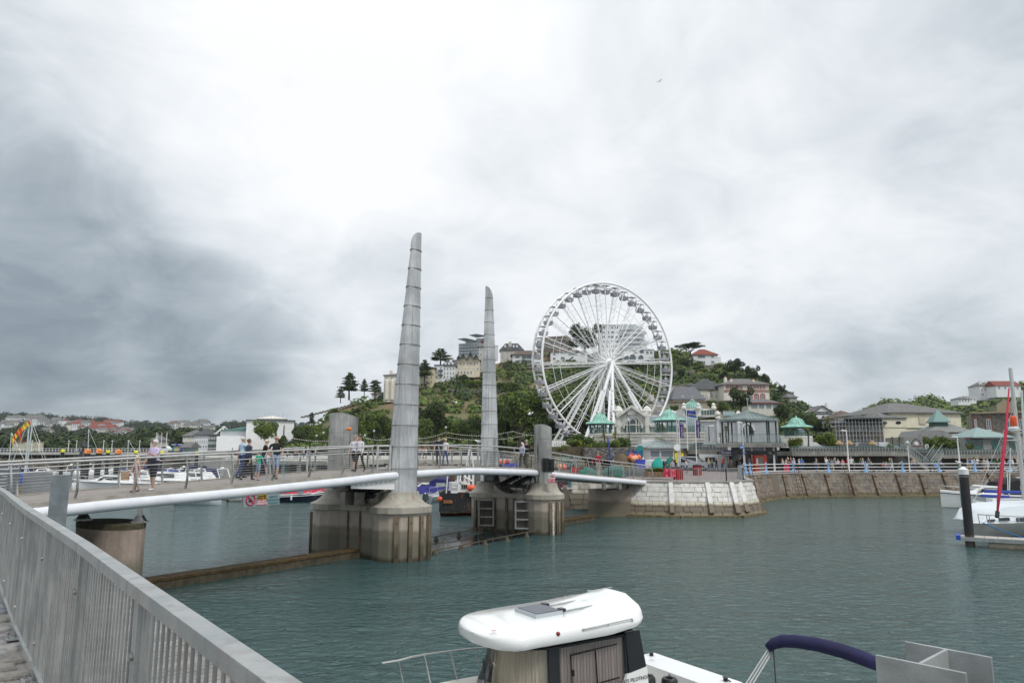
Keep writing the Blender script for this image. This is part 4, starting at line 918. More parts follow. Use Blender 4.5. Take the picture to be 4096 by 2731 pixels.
def stone_face(par,T,Bt,z0,z1,ch,bl,mats,nmax,core,jit=.02,seed=3):
 """courses of blocks following a battered wall line; the first nmax are parts, the rest one joined part"""
 r_=random.Random(seed);T=[Vector((x,y,z1)) for x,y in T];Bt=[Vector((x,y,z0)) for x,y in Bt]
 q=B();L=[0]
 for a,b_ in zip(T,T[1:]):L.append(L[-1]+(b_-a).length)
 def at(s_,k):
  s_=max(0,min(L[-1]-1e-4,s_));j=max(i for i in range(len(L)-1) if L[i]<=s_);f_=(s_-L[j])/(L[j+1]-L[j]);t_=T[j].lerp(T[j+1],f_);b2=Bt[j].lerp(Bt[j+1],f_)
  nn=(T[j+1]-T[j]);nn=Vector((nn.y,-nn.x,0)).normalized();return b2.lerp(t_,k),nn
 cb=[]
 for i in range(61):
  s_=L[-1]*i/60;a,nn=at(s_,0);c_,_=at(s_,1);cb.append([a-nn*.02+Vector((0,0,-1.2)),a-nn*.02,c_-nn*.02,c_-nn*.6,a-nn*1.5+Vector((0,0,-1.2))])
 q.loft(cb,closed=True);q.build('wall_core',core,par)
 nc=max(1,int(round((z1-z0)/ch)));n=0;rest=[B() for _ in mats]
 cells=[]
 for c in range(nc):
  s_=-r_.random()*bl
  while s_<L[-1]:
   w_=bl*r_.uniform(.6,1.45);a_,b_=max(0,s_+.02),min(L[-1],s_+w_-.015)
   if b_-a_>.12:cells.append((c,a_,b_))
   s_+=w_
 cells.sort(key=lambda e_:at(e_[1],0)[0].y)
 for c,a_,b_ in cells:
  k0,k1=(c+.03)/nc,(c+.975+r_.uniform(-.03,.02))/nc;o_=r_.uniform(.02,.02+jit*2);V8=[]
  for k in (k0,k1):
   pa,na=at(a_,k);pb,nb=at(b_,k);V8+=[pa+na*o_,pb+nb*o_,pb-nb*.2,pa-na*.2]
  mi=r_.randrange(len(mats))
  if n<nmax:qq=B();qq.hexa(V8);qq.build('stone_block',mats[mi],par)
  else:rest[mi].hexa(V8)
  n+=1
 for i,rb in enumerate(rest):
  if rb.v:rb.build('stone_courses',mats[i],par,kind='stuff')
wq=thing('quay_wall','rounded whitewashed stone quay head where the bridge lands, bare stone below the tide line','quay wall',(15,60,0))
stone_face(wq,TOPL[3:7],BOTL[3:7],0.05,zq+.03,.38,.75,white_st,200,white_st[1],.045)
wr_=thing('quay_wall','dark recessed stone wall with peeling white paint behind the bridge abutment','quay wall',(6,64,0))
stone_face(wr_,TOPL[:4],BOTL[:4],0.05,zq+.03,.45,1.2,[M('recess_stone',(.62,.59,.52),.85,var=.5,vs=1.0,bump=.5,bs=5,col2=(.3,.27,.22),tide=[(1.6,1.35,(.20,.17,.13),1.),(1.2,.8,(.13,.115,.085),.8)])],80,mortar,.03,5)
wl_=thing('quay_wall','long brown battered stone promenade wall with leaning timber fenders','quay wall',(50,84,0))
stone_face(wl_,TOPL[6:],BOTL[6:],0.05,zq+.03,.36,.8,stone_b,290,mortar,.03,9)
for o_,T_,B_ in ((wq,TOPL[3:7],BOTL[3:7]),(wl_,TOPL[6:],BOTL[6:])):
 for (a,b_),(c_,d_) in zip(zip(T_,T_[1:]),zip(B_,B_[1:])):
  q=B();q.bar((c_[0],c_[1]-.2,.02),(d_[0],d_[1]-.2,.02),.7,.26);q.build('footing',M('footing_weed',(.21,.17,.085),.9,var=.5,vs=3),o_)
  q=B();q.bar((a[0],a[1]+.12,zq+.05),(b_[0],b_[1]+.12,zq+.05),.5,.12);q.build('coping',conc_gr,o_)
def along(Tp,s_):
 for a,b_ in zip(Tp,Tp[1:]):
  L=hypot(b_[0]-a[0],b_[1]-a[1])
  if s_<=L:return (a[0]+(b_[0]-a[0])*s_/L,a[1]+(b_[1]-a[1])*s_/L)
  s_-=L
 return Tp[-1]
def pair(Tp,Bp_,s_):
 for (a,b_),(c,d) in zip(zip(Tp,Tp[1:]),zip(Bp_,Bp_[1:])):
  L=hypot(b_[0]-a[0],b_[1]-a[1])
  if s_<=L:k=s_/L;return (a[0]+(b_[0]-a[0])*k,a[1]+(b_[1]-a[1])*k),(c[0]+(d[0]-c[0])*k,c[1]+(d[1]-c[1])*k)
  s_-=L
 return Tp[-1],Bp_[-1]
def tot(Tp):return sum(hypot(b_[0]-a[0],b_[1]-a[1]) for a,b_ in zip(Tp,Tp[1:]))
tim_w=M('fender_timber',(.20,.155,.11),.85,var=.5,vs=1.2,streak=.3,tide=[(.6,.2,(.10,.08,.045),.8)])
ratio=tot(BOTL[6:])/tot(TOPL[6:]);s_=2.
while s_<62:
 a,b_=pair(TOPL[6:],BOTL[6:],s_);q=B();q.bar((b_[0],b_[1]-.22,.1),(a[0],a[1]-.2,zq-.05),.36,.3);f_=q.build('timber_fender',tim_w,wl_)
 for k in (.3,.85):q=B();m_=Vector((b_[0],b_[1]-.28,.1)).lerp(Vector((a[0],a[1]-.26,zq)),k);q.box(m_,(.46,.2,.2));q.build('fender_clamp',M('rust_dark',(.10,.055,.035),.9),f_)
 s_+=1.75 if s_<13 else 2.9
ratio=tot(BOTL[3:7])/tot(TOPL[3:7])
for s_ in (3.4,6.4,8.4,9.9):
 a,b_=pair(TOPL[3:7],BOTL[3:7],s_);q=B();m0=Vector((b_[0],b_[1]-.12,.3));m1=Vector((a[0],a[1]-.12,zq-.02));q.bar(m0,m1,.34,.26);q.build('timber_fender',M('white_fender',(.70,.69,.67),.7,var=.2,vs=3,tide=[(1.2,.9,(.17,.14,.10),1.)]),wq)
for px_ in (3090,3455,3775,3980): # iron ladders
 s_=12 if px_==3090 else (px_-2990)/2844*85*1.05;a,b_=pair(TOPL[6:],BOTL[6:],s_)
 ld=thing('quay_ladder',{3090:'rusty ladder on the quay wall nearest the white quay head',3455:'rusty ladder on the promenade wall second from the white quay head',3775:'rusty ladder on the promenade wall just left of the black mooring pile',3980:'rusty ladder on the promenade wall behind the moored yachts'}[px_],'ladder',(b_[0],b_[1],0),group='iron ladders on the promenade wall')
 A_=Vector((b_[0],b_[1]-.5,.1));Z_=Vector((a[0],a[1]-.45,zq+.9))
 for dx in (-.22,.22):q=B();q.tube([A_+Vector((dx,0,0)),Z_+Vector((dx,0,0))],.035,6);q.build('stile',M('ladder_rust',(.10,.045,.03),.8),ld)
 for i in range(8):q=B();m_=A_.lerp(Z_,(i+.5)/8);q.tube([m_+Vector((-.22,0,0)),m_+Vector((.22,0,0))],.02,5);q.build('rung',M('ladder_rust',(.10,.045,.03),.8),ld)
# abutment block under the right end
ab=thing('bridge_pier','square concrete support block under the right end of the bridge','bridge pier',bp(23.5,1.5,0))
q=B();A_=FR(2388,58.2,2520,59.0);q.hexa(A_.q(2390,2518,1958,2075,0,2.2));q.build('shaft',M('abut_concrete',(.36,.29,.235),.85,var=.35,vs=.8,bump=.3,bs=8,tide=[(1.35,1.05,(.14,.125,.09),.9),(.3,.05,(.20,.17,.10),.7)]),ab)
for px_ in (2422,2485):q=B();q.hexa(A_.q(px_-5,px_+5,1928,1960,.3,.7));q.build('strut',steel_b,ab)
q=B();q.hexa(A_.q(2470,2524,2068,2085,-.3,1.2));q.build('footing_block',sill_side,ab)
# ---------------------------------------------------------------- promenade railing, blue posts
blue_p=M('pale_blue_paint',(.22,.42,.68),.5)
pr_=thing('promenade_railing','white tubular railing on pale blue cast posts along the promenade edge','railing',(50,86,zq))
def inner(s_):a=along(TOPL[6:],s_);return Vector((a[0],a[1]+.45,zq+.1))
ppost=B();ppost.lathe([(.26,0),(.26,.08),(.20,.22),(.12,.42),(.085,.62),(.10,.66),(.08,.70),(.075,.98),(.11,1.02),(.11,1.06),(.03,1.2),(0,1.3)],(0,0,0),8);ppm=ppost.mesh('post',blue_p,smooth=40)
s_=13.2;pts=[]
while s_<90:
 c_=inner(s_);o=link_mesh('post',ppm,pr_,c_-pr_.location);pts.append(c_);s_+=4.6 if s_>20 else (1.2 if s_<15 else 4.6)
for h_ in (.22,.60,.98):q=B();q.tube([c_+Vector((0,0,h_)) for c_ in pts],.04,6);q.build('rail',white_p,pr_)
# grey mesh fence around the quay head
def panel_fence(name,label,pts,h_,zb,m,gap=.14,post=.035,thick=.018,cat='fence',maxn=295,rails=(.05,1.)):
 o=thing(name,label,cat,(pts[0][0],pts[0][1],zb));n=0;sb=B();sb.box((0,0,h_/2),(thick,thick,h_*.94));me=sb.mesh('bar',m)
 for a,b_ in zip(pts,pts[1:]):
  a=Vector((a[0],a[1],zb));b_=Vector((b_[0],b_[1],zb));L=(b_-a).length
  for k in rails:q=B();q.bar(a+Vector((0,0,h_*k)),b_+Vector((0,0,h_*k)),.04,.04);q.build('rail',m,o)
  k=int(L/gap)
  for i in range(1,k):
   if n<maxn:link_mesh('bar',me,o,a.lerp(b_,i/k)-o.location);n+=1
  npst=max(1,int(L/2.2))
  for i in range(npst+1):q=B();c_=a.lerp(b_,i/npst);q.box((c_.x,c_.y,zb+h_/2),(post*2,post*2,h_*1.02));q.build('post',m,o)
 return o
panel_fence('quay_fence','grey steel bar fence along the edge of the white quay head',[(13.2,59.9),(17.8,60.1),(20.2,63.2),(22.2,71),(24.8,77)],1.1,zq+.02,galv,.16)
panel_fence('quay_fence','grey bar fence around the fishing gear beside the bridge ramp',[(7.2,68.),(9.4,70.5),(13.8,72.5)],1.1,zq+.02,galv,.16)
# ================================================================== things on the quay
fgr=FR(2500,75)
def netpile(label,px,py,D,r,h_,m):
 c=P(px,py,D);o=thing('net_pile',label,'fishing net',(c.x,c.y,zq));q=B();rg=random.Random(px);rings=[]
 for j in range(7):
  k=j/6;rr=r*(1.02-k**2.6)**.55+.03;rings.append([Vector((c.x+rr*cos(a)*rg.uniform(.8,1.15),c.y+rr*sin(a)*rg.uniform(.8,1.1),zq+h_*k*rg.uniform(.85,1.1))) for a in [2*pi*i/12 for i in range(12)]])
 q.loft(rings);q.build('heaped_net',m,o,smooth=1)
 return o
net_g=M('net_teal',(.03,.19,.15),.9,var=.5,vs=8,bump=1.,bs=25);net_b=M('net_brown',(.16,.12,.075),.95,var=.5,vs=8,bump=1.,bs=25);net_n=M('net_grey',(.10,.11,.11),.95,var=.5,vs=8,bump=1.,bs=25)
netpile('heap of teal fishing net behind the railing, left of the man in red',2350,1890,70,1.0,1.0,net_g)
netpile('heap of teal fishing net behind the railing, right of the man in red',2455,1885,72,1.2,1.2,net_g)
netpile('tall brown heap of nets and ropes with buoys stacked beside it',2495,1850,80,1.3,2.3,net_b)
netpile('low grey heap of net on the fish quay near the blue crates',2545,1880,74,1.1,.9,net_n)
netpile('tangled dark heap of rope and pots left of the red crates',2262,1885,72,1.2,.8,net_n)
netpile('bright teal net bundle in front of the white pickup',2632,1850,86,.8,1.7,M('net_aqua',(.02,.33,.28),.85,bump=1,bs=20))
netpile('dark teal net bundle in front of the kiosk window',2680,1850,88,.8,1.8,net_g)
def crates(label,px,pyb,D,n,cols,m,sx=.8,sz=.32,grp='stacked fish crates'):
 for i in range(n):
  for j in range(cols):
   c=P(px,pyb,D);o=thing('fish_crate',label%(['lowest','second','third','fourth','fifth','sixth','seventh'][i],['left','right','far'][j]),'crate',(c.x+j*(sx+.04)+random.uniform(-.03,.03),c.y,zq+i*sz),random.uniform(-.1,.1),grp,local=True)
   q=B();t_=.03
   q.box((0,0,.02),(sx,.5,.03));q.box((0,-.25,sz*.47),(sx,t_,sz*.86));q.box((0,.25,sz*.47),(sx,t_,sz*.86));q.box((-sx/2,0,sz*.47),(t_,.5,sz*.86));q.box((sx/2,0,sz*.47),(t_,.5,sz*.86));q.build('crate_shell',m,o)
   q=B();q.box((0,-.26,sz*.86),(sx*1.04,.05,.05));q.box((0,.26,sz*.86),(sx*1.04,.05,.05));q.build('rim',m,o)
redc=M('red_crate',(.50,.03,.03),.5);bluec=M('blue_crate',(.03,.06,.45),.5)
crates('red fish crate, %s in the %s stack behind the bridge railing',2303,1886,71,4,1,redc,.85,.24,'red fish crates');crates('blue fish crate, %s in the %s stack near the planter',2562,1886,76,6,1,bluec,.9,.28,'blue fish crates')
crates('blue fish crate, %s in the %s stack behind the taller pylon railing',2022,1870,92,3,2,bluec,1.2,.35,'blue crates on the fish quay')
for i,(px,py,D,c_) in enumerate([(2523,1829,79,0),(2534,1834,78.6,1),(2544,1832,78.8,1),(2555,1829,79,0),(2528,1822,79.3,2),(1995,1847,90,0),(2013,1849,90,0),(2030,1846,91,2),(2240,1866,70,1),(2255,1868,70,0)]):
 c=P(px,py,D);o=thing('buoy',['leftmost orange fishing buoy on the net heap','pale orange buoy second from the left on the net heap','pale orange buoy third along on the net heap','rightmost orange buoy on the net heap','dark red buoy behind the others on the net heap','red ball buoy left of the far mast, on the fish quay','red ball buoy just right of the far mast base','dark red ball buoy near the blue crates by the far mast','pale orange buoy lying under the bridge railing','orange buoy lying beside the red crates'][i],'buoy',c)
 q=B();q.lathe([(0,-.30),(.18,-.24),(.29,-.08),(.30,.05),(.2,.22),(.07,.3),(.05,.36),(0,.37)],c,10);q.build('float',M('buoy_%d'%c_,[(.75,.12,.05),(.72,.36,.2),(.35,.02,.05)][c_],.5),o,smooth=1)
 q=B();q.tube([c+Vector((-.04,0,.36)),c+Vector((0,0,.42)),c+Vector((.04,0,.36))],.015,5);q.build('eye',black_m,o)
# lobster pots
def pot(label,px,pyb,D,m,s_=1.):
 c=P(px,pyb,D);o=thing('lobster_pot',label,'lobster pot',c,random.uniform(-.5,.5),'lobster pots heaped on the fish quay',local=True);w_,d_,h_=.95*s_,.6,.5*s_
 q=B();q.box((0,0,.03),(w_,d_,.05));q.build('base',m,o)
 q=B()
 for x in np.linspace(-w_/2,w_/2,4):q.tube([(x,-d_/2,.03),(x,-d_/2,h_*.6),(x,0,h_),(x,d_/2,h_*.6),(x,d_/2,.03)],.03,5)
 q.build('hoops',m,o)
 q=B()
 for i in range(9):
  x=-w_/2+w_*i/8;q.tube([(x,-d_/2,.05),(x,-d_/2,h_*.6),(x,0,h_*.97),(x,d_/2,h_*.6)],.012,4)
 for z,y in ((.15,-d_/2),(.28,-d_/2),(h_*.8,-d_*.25)):q.tube([(-w_/2,y,z),(w_/2,y,z)],.012,4)
 q.build('netting',M('pot_net',(.16,.22,.20),.9),o)
potm=[M('pot_rope',(.30,.33,.31),.8),M('pot_black',(.03,.03,.03),.7),M('pot_teal',(.15,.33,.30),.8),M('pot_tan',(.33,.24,.13),.8)]
pn=0
nm_=['grey','black','teal','tan']
for row,(pyb,D) in enumerate([(1868,86),(1855,88),(1842,90)]):
 for px in range(2216+row*12,2345-row*14,23):
  k=(pn*7+row)%4;pot('%s lobster pot, %s from the left in the %s row by the bushes'%(nm_[k],['first','second','third','fourth','fifth','sixth','seventh'][(px-2216-row*12)//23],['lowest','middle','top'][row]),px,pyb,D,potm[k],1.0);pn+=1
for i,px in enumerate(range(2062,2150,22)):
 for j in range(3):pot('tan wire lobster pot, %s column of the stack by the capped man, %s'%(['first','second','third','last'][i],['lowest','in the middle','on top'][j]),px,1868-j*17,93,potm[3],1.0)
# planter and red barrier, bollard, bins
pl=thing('planter','brown timber planter full of light green leafy plants by the bridge end','planter',P(2622,1905,66.5))
FRp=FR(2590,66.5,2660,67);box_px(FRp,2590,2656,1886,1908,0,1.0,'trough',M('planter_wood',(.20,.13,.08),.85,var=.3,vs=4),pl)
for px in range(2590,2657,13):box_px(FRp,px,px+12,1887,1907,-.06,0,'board',M('planter_board',(.23,.15,.09),.85,var=.3,vs=4),pl)
rb_=thing('water_barrier','red plastic water-filled barrier with a round hole, behind the quay fence','barrier',P(2678,1908,65));FRb=FR(2650,65,2702,65)
box_px(FRb,2655,2700,1874,1908,0,.45,'barrier_body',M('barrier_red',(.55,.02,.07),.4),rb_)
c_=FRb.p(2677,1892,-.02);q=B();q.tube([c_+Vector((.16*cos(a),0,.16*sin(a))) for a in [2*pi*i/14 for i in range(14)]],.03,6,closed=True);q.build('hole_ring',M('barrier_dark',(.25,.01,.03),.5),rb_)
for px in (2664,2690):
 for py in (1881,1902):box_px(FRb,px-3,px+3,py-1,py+1,-.03,0,'slot',white_p,rb_)
def litter(label,px,pyb,D,m,m2,h_=1.2,r=.42):
 c=P(px,pyb,D);c.z=zq;o=thing('litter_bin',label,'litter bin',c);q=B();q.lathe([(r,0),(r,h_*.82)],c,10);q.build('bin_body',m,o)
 for i in range(10):
  a=2*pi*i/10;q=B();q.box(c+Vector((cos(a)*(r+.02),sin(a)*(r+.02),h_*.42)),(.05,.12,h_*.78),a);q.build('slat',m2,o)
 q=B();q.lathe([(r*1.06,h_*.82),(r*1.06,h_*.92),(0,h_)],c,10);q.build('lid',black_m if m2 is not redc else M('bin_lid',(.4,.25,.05),.5),o)
litter('striped dark red litter bin close to the lamp post on the quay head',2713,1915,66,redc,M('bin_dark',(.22,.01,.02),.5));litter('striped dark red litter bin in front of the queue by the shop',2789,1896,77,redc,M('bin_dark',(.22,.01,.02),.5))
# ---------------------------------------------------------------- kiosk
kf=FR(2594,96,2736,97.5);zk=kf.p(2660,1868).z
ki=thing('kiosk','small glass fronted kiosk with a grey pyramid roof and yellow posters','kiosk',kf.p(2660,1868,2))
box_px(kf,2596,2736,1790,1872,.1,4.6,'wall',white_p,ki);box_px(kf,2734,2746,1790,1872,.0,4.6,'brick_side',M('brick_side',(.18,.13,.10),.9,var=.5,vs=12),ki)
for a,b_ in ((2598,2639),(2641,2693)):
 window(kf,a,b_,1800,1829,ki,bars=0,sill=False);window(kf,a,b_,1792,1799,ki,bars=0,sill=False)
roof_gg=M('lead_roof',(.30,.35,.35),.6,var=.25,vs=2,streak=.2)
hiproof(kf,2594,2738,1788,4.8,1.05,.5,roof_gg,ki)
for i in range(11):
 A_=kf.p(2582+i*17,1788,-.55);apx=kf.p(2664,1788,2.4)+Vector((0,0,1.08));A_.z+=.0;q=B();q.bar(A_+Vector((0,0,.03)),A_.lerp(apx,.96)+Vector((0,0,.04)),.05,.05);q.build('roof_seam',roof_gg,ki)
yel=M('poster_yellow',(.80,.70,.02),.6)
for py0,py1 in ((1802,1829),(1833,1860)):
 po=box_px(kf,2698,2732,py0,py1,-.06,.08,'poster',yel,ki)
 if py0==1802:text('poster_lettering','AMUS',.48,kf.p(2715,1806,-.09),kf.d,ki,black_m,bold=.02)
 for j in range(4):box_px(kf,2706,2726,py0+10+j*4,py0+11.6+j*4,-.08,-.05,'print_line',[M('print_red',(.55,.05,.03),.6),M('print_brown',(.3,.15,.02),.6)][j%2],po)
hb_=thing('hanging_basket','red flowering hanging basket on the corner of the kiosk','hanging basket',kf.p(2752,1826,1.));q=B();q.lathe([(0,-.35),(.3,-.2),(.42,0)],hb_.location,10);q.build('basket',bark,hb_)
# round sign and lamp posts
lampw=M('lamp_grey',(.55,.57,.57),.5,.3)
def lamp(label,px,pyt,pyb,D,arm=-1,m=None,r=.075,sign=False):
 a=P(px,pyb,D);t_=P(px,pyt,D);a.x=X(px,D,a.z);t_.x=a.x;o=thing('lamp_post',label,'lamp post',a);m=m or lampw
 q=B();q.tube([a,t_],[r*1.2,r*.8],8);q.build('pole',m,o,smooth=40)
 if arm:
  L=D/2844*20;q=B();q.hexa([t_+Vector(v) for v in [(0,-.12,.0),(arm*L,-.18,.04),(arm*L,.18,.04),(0,.12,0),(0,-.1,.1),(arm*L*.9,-.15,.18),(arm*L*.9,.15,.18),(0,.1,.1)]]);q.build('lamp_head',white_p,o)
 else:
  q=B();q.lathe([(.08,0),(.22,.1),(.26,.3),(.12,.42),(.04,.5),(0,.6)],t_,8);q.build('lantern',M('lantern',(.45,.52,.52),.4),o,smooth=40)
 return o
l1=lamp('tall grey lamp post with a white head rising from the white quay head',2715,1650,1912,66,-1)
q=B();c_=P(2709,1789,65.8);q.tube([c_,c_+Vector((0,.06,0))],.31,20);q.build('round_sign',white_p,l1)
lamp('grey lamp post in front of the bandstand',2978,1691,1885,86,-1);lamp('white lamp post by the blue railing, first to the right of the palms',3397,1724,1893,88,-1,white_p,.09);lamp('plain white pole beside the stairs',3640,1779,1893,88,0,white_p,.06);lamp('white lamp post just behind the white capped pile',3842,1749,1890,88,-1,white_p,.09)
# flags
def flagpole(label,px,pyt,pyb,D,m=white_p,r=.06):
 a=P(px,pyb,D);t_=P(px,pyt,D);a.x=X(px,D,a.z);t_.x=a.x;o=thing('flagpole',label,'flagpole',a);q=B();q.tube([a,t_],[r,r*.7],8);q.build('pole',m,o,smooth=40);return o,a,t_
def cloth(fr,px0,px1,py0,py1,m,par,name='flag',wav=.12,skew=0):
 q=B();rows=[]
 for j in range(7):
  rows.append([fr.p(px0+(px1-px0)*i/8,py0+(py1-py0)*j/6+skew*i/8,wav*sin(i*.9+j*.5)) for i in range(9)])
 q.loft(rows,caps=False,closed=False);return q.build(name,m,par,smooth=1)
ff=FR(2700,92);f1,a_,t_=flagpole('white flagpole flying a blue flag with yellow anchors',2751,1634,1800,92)
ba=M('flag_blue',(.02,.04,.30),.8);cloth(ff,2753,2790,1641,1664,ba,f1,skew=6)
yl=M('anchor_yellow',(.75,.65,.1),.7)
for i in range(5):
 c_=ff.p(2758+i*7,1655+i*1,-.16);q=B();q.tube([c_+Vector((0,0,.10)),c_+Vector((0,0,-.10))],.018,5);q.tube([c_+Vector((.09*cos(a),0,-.02+.09*sin(a))) for a in [pi+pi*k/6 for k in range(7)]],.016,5);q.tube([c_+Vector((-.05,0,.06)),c_+Vector((.05,0,.06))],.014,5);q.build('anchor_emblem',yl,f1)
pur=M('banner_purple',(.09,.05,.19),.8)
for lb,px in (('purple feather banner nearest the tall grey lamp post',2722),('purple feather banner to the right of the blue anchor flag',2788)):
 f_,a_,t_=flagpole(lb,px-1,1676,1850,90);cloth(FR(2700,90),px,px+14,1680,1750,pur,f_,'banner',.08,3)
 text('banner_lettering','Torquay Marina',.20,FR(2700,90).p(px+7,1728,-.2),(0,0,-1),f_,white_p,zdir=(1,0,0))
 q=B();c_=FR(2700,90).p(px+7,1692,-.18);q.tube([c_+Vector((.14*cos(a),0,.14*sin(a))) for a in [2*pi*i/12 for i in range(12)]],.022,5,closed=True);q.build('logo_ring',white_p,f_)
# vehicles
def car(label,px,pyb,D,zb,L,col,rz,kind='van',cat='car'):
 c=P(px,pyb,D);c.z=zb;o=thing('parked_'+('van' if kind=='van' else 'car'),label,cat,c,rz,local=True);bm_=M('car_%d'%int(sum(col)*1000),col,.25,.3,coat=.5)
 Hh=1.85 if kind=='van' else 1.45;q=B()
 if kind=='van':prof=[(-.5,.35),(-.5,1.0),(-.49,Hh*.97),(-.42,Hh),(.12,Hh),(.27,1.12),(.46,.95),(.5,.75),(.5,.35)]
 else:prof=[(-.5,.35),(-.5,.85),(-.46,.95),(-.36,Hh*.97),(-.25,Hh),(.08,Hh),(.22,.98),(.44,.85),(.5,.65),(.5,.35)]
 W_=1.75;rings=[]
 for y,s_ in ((-.5,.97),(-.46,1),(.46,1),(.5,.97)):rings.append([Vector((x*L,y*W_*(1 if z<1.0 else .9),z*(s_ if z>.5 else 1))) for x,z in prof])
 q.loft(rings);q.build('body',bm_,o,smooth=35)
 q=B()
 for s_ in (-1,1):
  y=s_*(W_*.455);
  q.add([(-.40*L,y*1.035,1.05),(.20*L,y*1.035,1.05),(.10*L,y*.99,Hh*.93),(-.38*L,y*.99,Hh*.93)],[(0,1,2,3)])
 q.add([(.275*L,-.72,1.13),(.275*L,.72,1.13),(.135*L,.68,Hh*.965),(.135*L,-.68,Hh*.965)],[(0,1,2,3)]);q.build('windows',glass,o)
 for x in (-.31,.31):
  for s_ in (-1,1):
   q=B();q.tube([(x*L,s_*.70,.33),(x*L,s_*.90,.33)],.33,14);w_=q.build('wheel',rubber,o,smooth=40);q=B();q.tube([(x*L,s_*.89,.33),(x*L,s_*.915,.33)],.19,10);q.build('hub_cap',galv3,w_)
 for s_ in (-1,1):q=B();q.box((.49*L,s_*.65,.75),(.12,.3,.16));q.build('headlight',white_p,o)
 q=B();q.box((.503*L,0,.5),(.02,.52,.11));q.build('number_plate',white_p,o)
 return o
silver=(.45,.47,.49)
car('silver van with a blue stripe parked beside the kiosk',2776,1872,97,zq,4.3,silver,-.5,cat='van');car('white pickup with a light roof parked behind the net bundles',2622,1860,92,zq,4.6,(.7,.7,.7),-.2,'car','pickup')
# ================================================================== upper promenade
conc_rib=M('ribbed_concrete',(.30,.295,.27),.9,var=.35,vs=.8,streak=.7)
green_r=M('green_rail',(.05,.13,.11),.5);grey_r=M('grey_baluster',(.33,.38,.38),.5)
up_z=5.0
ug=B();ug.prism([(26,99.5),(30,98),(130,98),(130,175),(90,220),(-2,220),(-2,112),(20,108)],2.0,up_z);upg=struct('upper_road',ug,M('tarmac',(.09,.09,.088),.9,var=.2,vs=.5))
ug=B();ug.prism([(-12,88),(3.7,78),(3.7,66),(5,66),(26,97),(26,130),(-12,130)],-1.5,zq-.01);struct('fish_quay_ground',ug,M('quay_ground2',(.20,.18,.165),.9,var=.3,vs=.5))
PF=FR(2950,97,4100,98)
def slab(name,label,px0,px1,D0,D1,yrail,ytop,ybot,depth,bars=True,ribs=True):
 fr=FR(px0,D0,px1,D1);zt=fr.p((px0+px1)/2,ytop).z;o=thing(name,label,'terrace',fr.p((px0+px1)/2,ytop,1))
 box_px(fr,px0,px1,ytop,ybot,0,depth,'slab',conc_gr,o)
 n=int((px1-px0)/9);q=B()
 if ribs:
  for i in range(min(n,90)):
   a=px0+(px1-px0)*i/n;q=B();q.hexa(fr.q(a+.5,a+(px1-px0)/n-.5,ytop-.5,ybot+1,-.14,-.02));q.build('concrete_panel',conc_rib,o)
 if bars:
  sc=(fr.p(px1,ytop)-fr.p(px0,ytop)).length;nb=int(sc/.42);zt2=fr.p(px0,ytop).z;zr=fr.p(px0,yrail).z
  A=fr.p(px0,ytop,.1);Bq=fr.p(px1,ytop,.1);A.z=Bq.z=zt;zr=fr.p((px0+px1)/2,yrail).z
  me=B().box((0,0,(zr-zt)/2),(.05,.05,zr-zt)).mesh('baluster',grey_r)
  for i in range(min(nb,290)):link_mesh('baluster',me,o,A.lerp(Bq,(i+.5)/nb)-o.location)
  for zz,r in ((zr,.06),(zt+.12,.03)):q=B();q.tube([(A.x,A.y,zz),(Bq.x,Bq.y,zz)],r,6);q.build('rail',green_r,o)
  q=B();q.hexa([Vector((v.x,v.y,z)) for z in (zt,zr-.15) for v in (A+fr.n*.25,Bq+fr.n*.25,Bq+fr.n*.35,A+fr.n*.35)]);q.build('pebbled_panel',M('pebble_panel',(.23,.225,.21),.95,var=.6,vs=14,bump=.5,bs=20),o)
 return o,fr
sl1,_=slab('terrace','grey concrete promenade balcony left of the bandstand, above the white shop',2750,2912,99,98,1779,1797,1815,6)
sl2,f2=slab('terrace','long grey concrete balcony with green rail right of the bandstand above the arcade',3166,3632,93,95.5,1786,1806,1822,6)
sl3,f3=slab('terrace','grey concrete balcony with green rail behind the moored yachts, right of the stairs',3768,4200,95.5,97,1799,1818,1832,6)
sl4,f4=slab('terrace','recessed concrete balcony between the two promenade staircases',3636,3764,99.5,99.5,1797,1816,1830,4)
# stairs
for lab,a,b_,D in (('concrete staircase descending to the right from the long balcony',3632,3708,95.5),('concrete staircase descending to the left below the right hand balcony',3768,3716,95.5)):
 st=thing('staircase',lab,'staircase',P(a,1890,D));st.location.z=zq;fr=FR(min(a,b_),D,max(a,b_),D);n=14
 zt=fr.p(a,1816).z
 for i in range(n):
  k=i/n;px=a+(b_-a)*k;px2=a+(b_-a)*(k+1.05/n);z=zt+(zq-zt)*(k+1/n);c0=fr.p(min(px,px2),1800);c1=fr.p(max(px,px2),1800);q=B()
  q.hexa([Vector((v.x,v.y+dy,zz)) for zz in (z-.5,z) for v,dy in ((c0,-.2),(c1,-.2),(c1,1.6),(c0,1.6))]);q.build('step',conc_gr,st)
 for dy in (-.2,1.6):
  q=B();t0=fr.p(a,1800);t1=fr.p(b_,1800);q.tube([(t0.x,t0.y+dy,zt+1.0),(t1.x,t1.y+dy,zq+1.0)],.05,6);q.build('handrail',grey_r,st)
  me=B().box((0,0,.5),(.035,.035,1.0)).mesh('baluster',grey_r)
  for i in range(12):k=(i+.5)/12;v=t0.lerp(t1,k);link_mesh('baluster',me,st,Vector((v.x,v.y+dy,zt+(zq-zt)*k))-st.location)
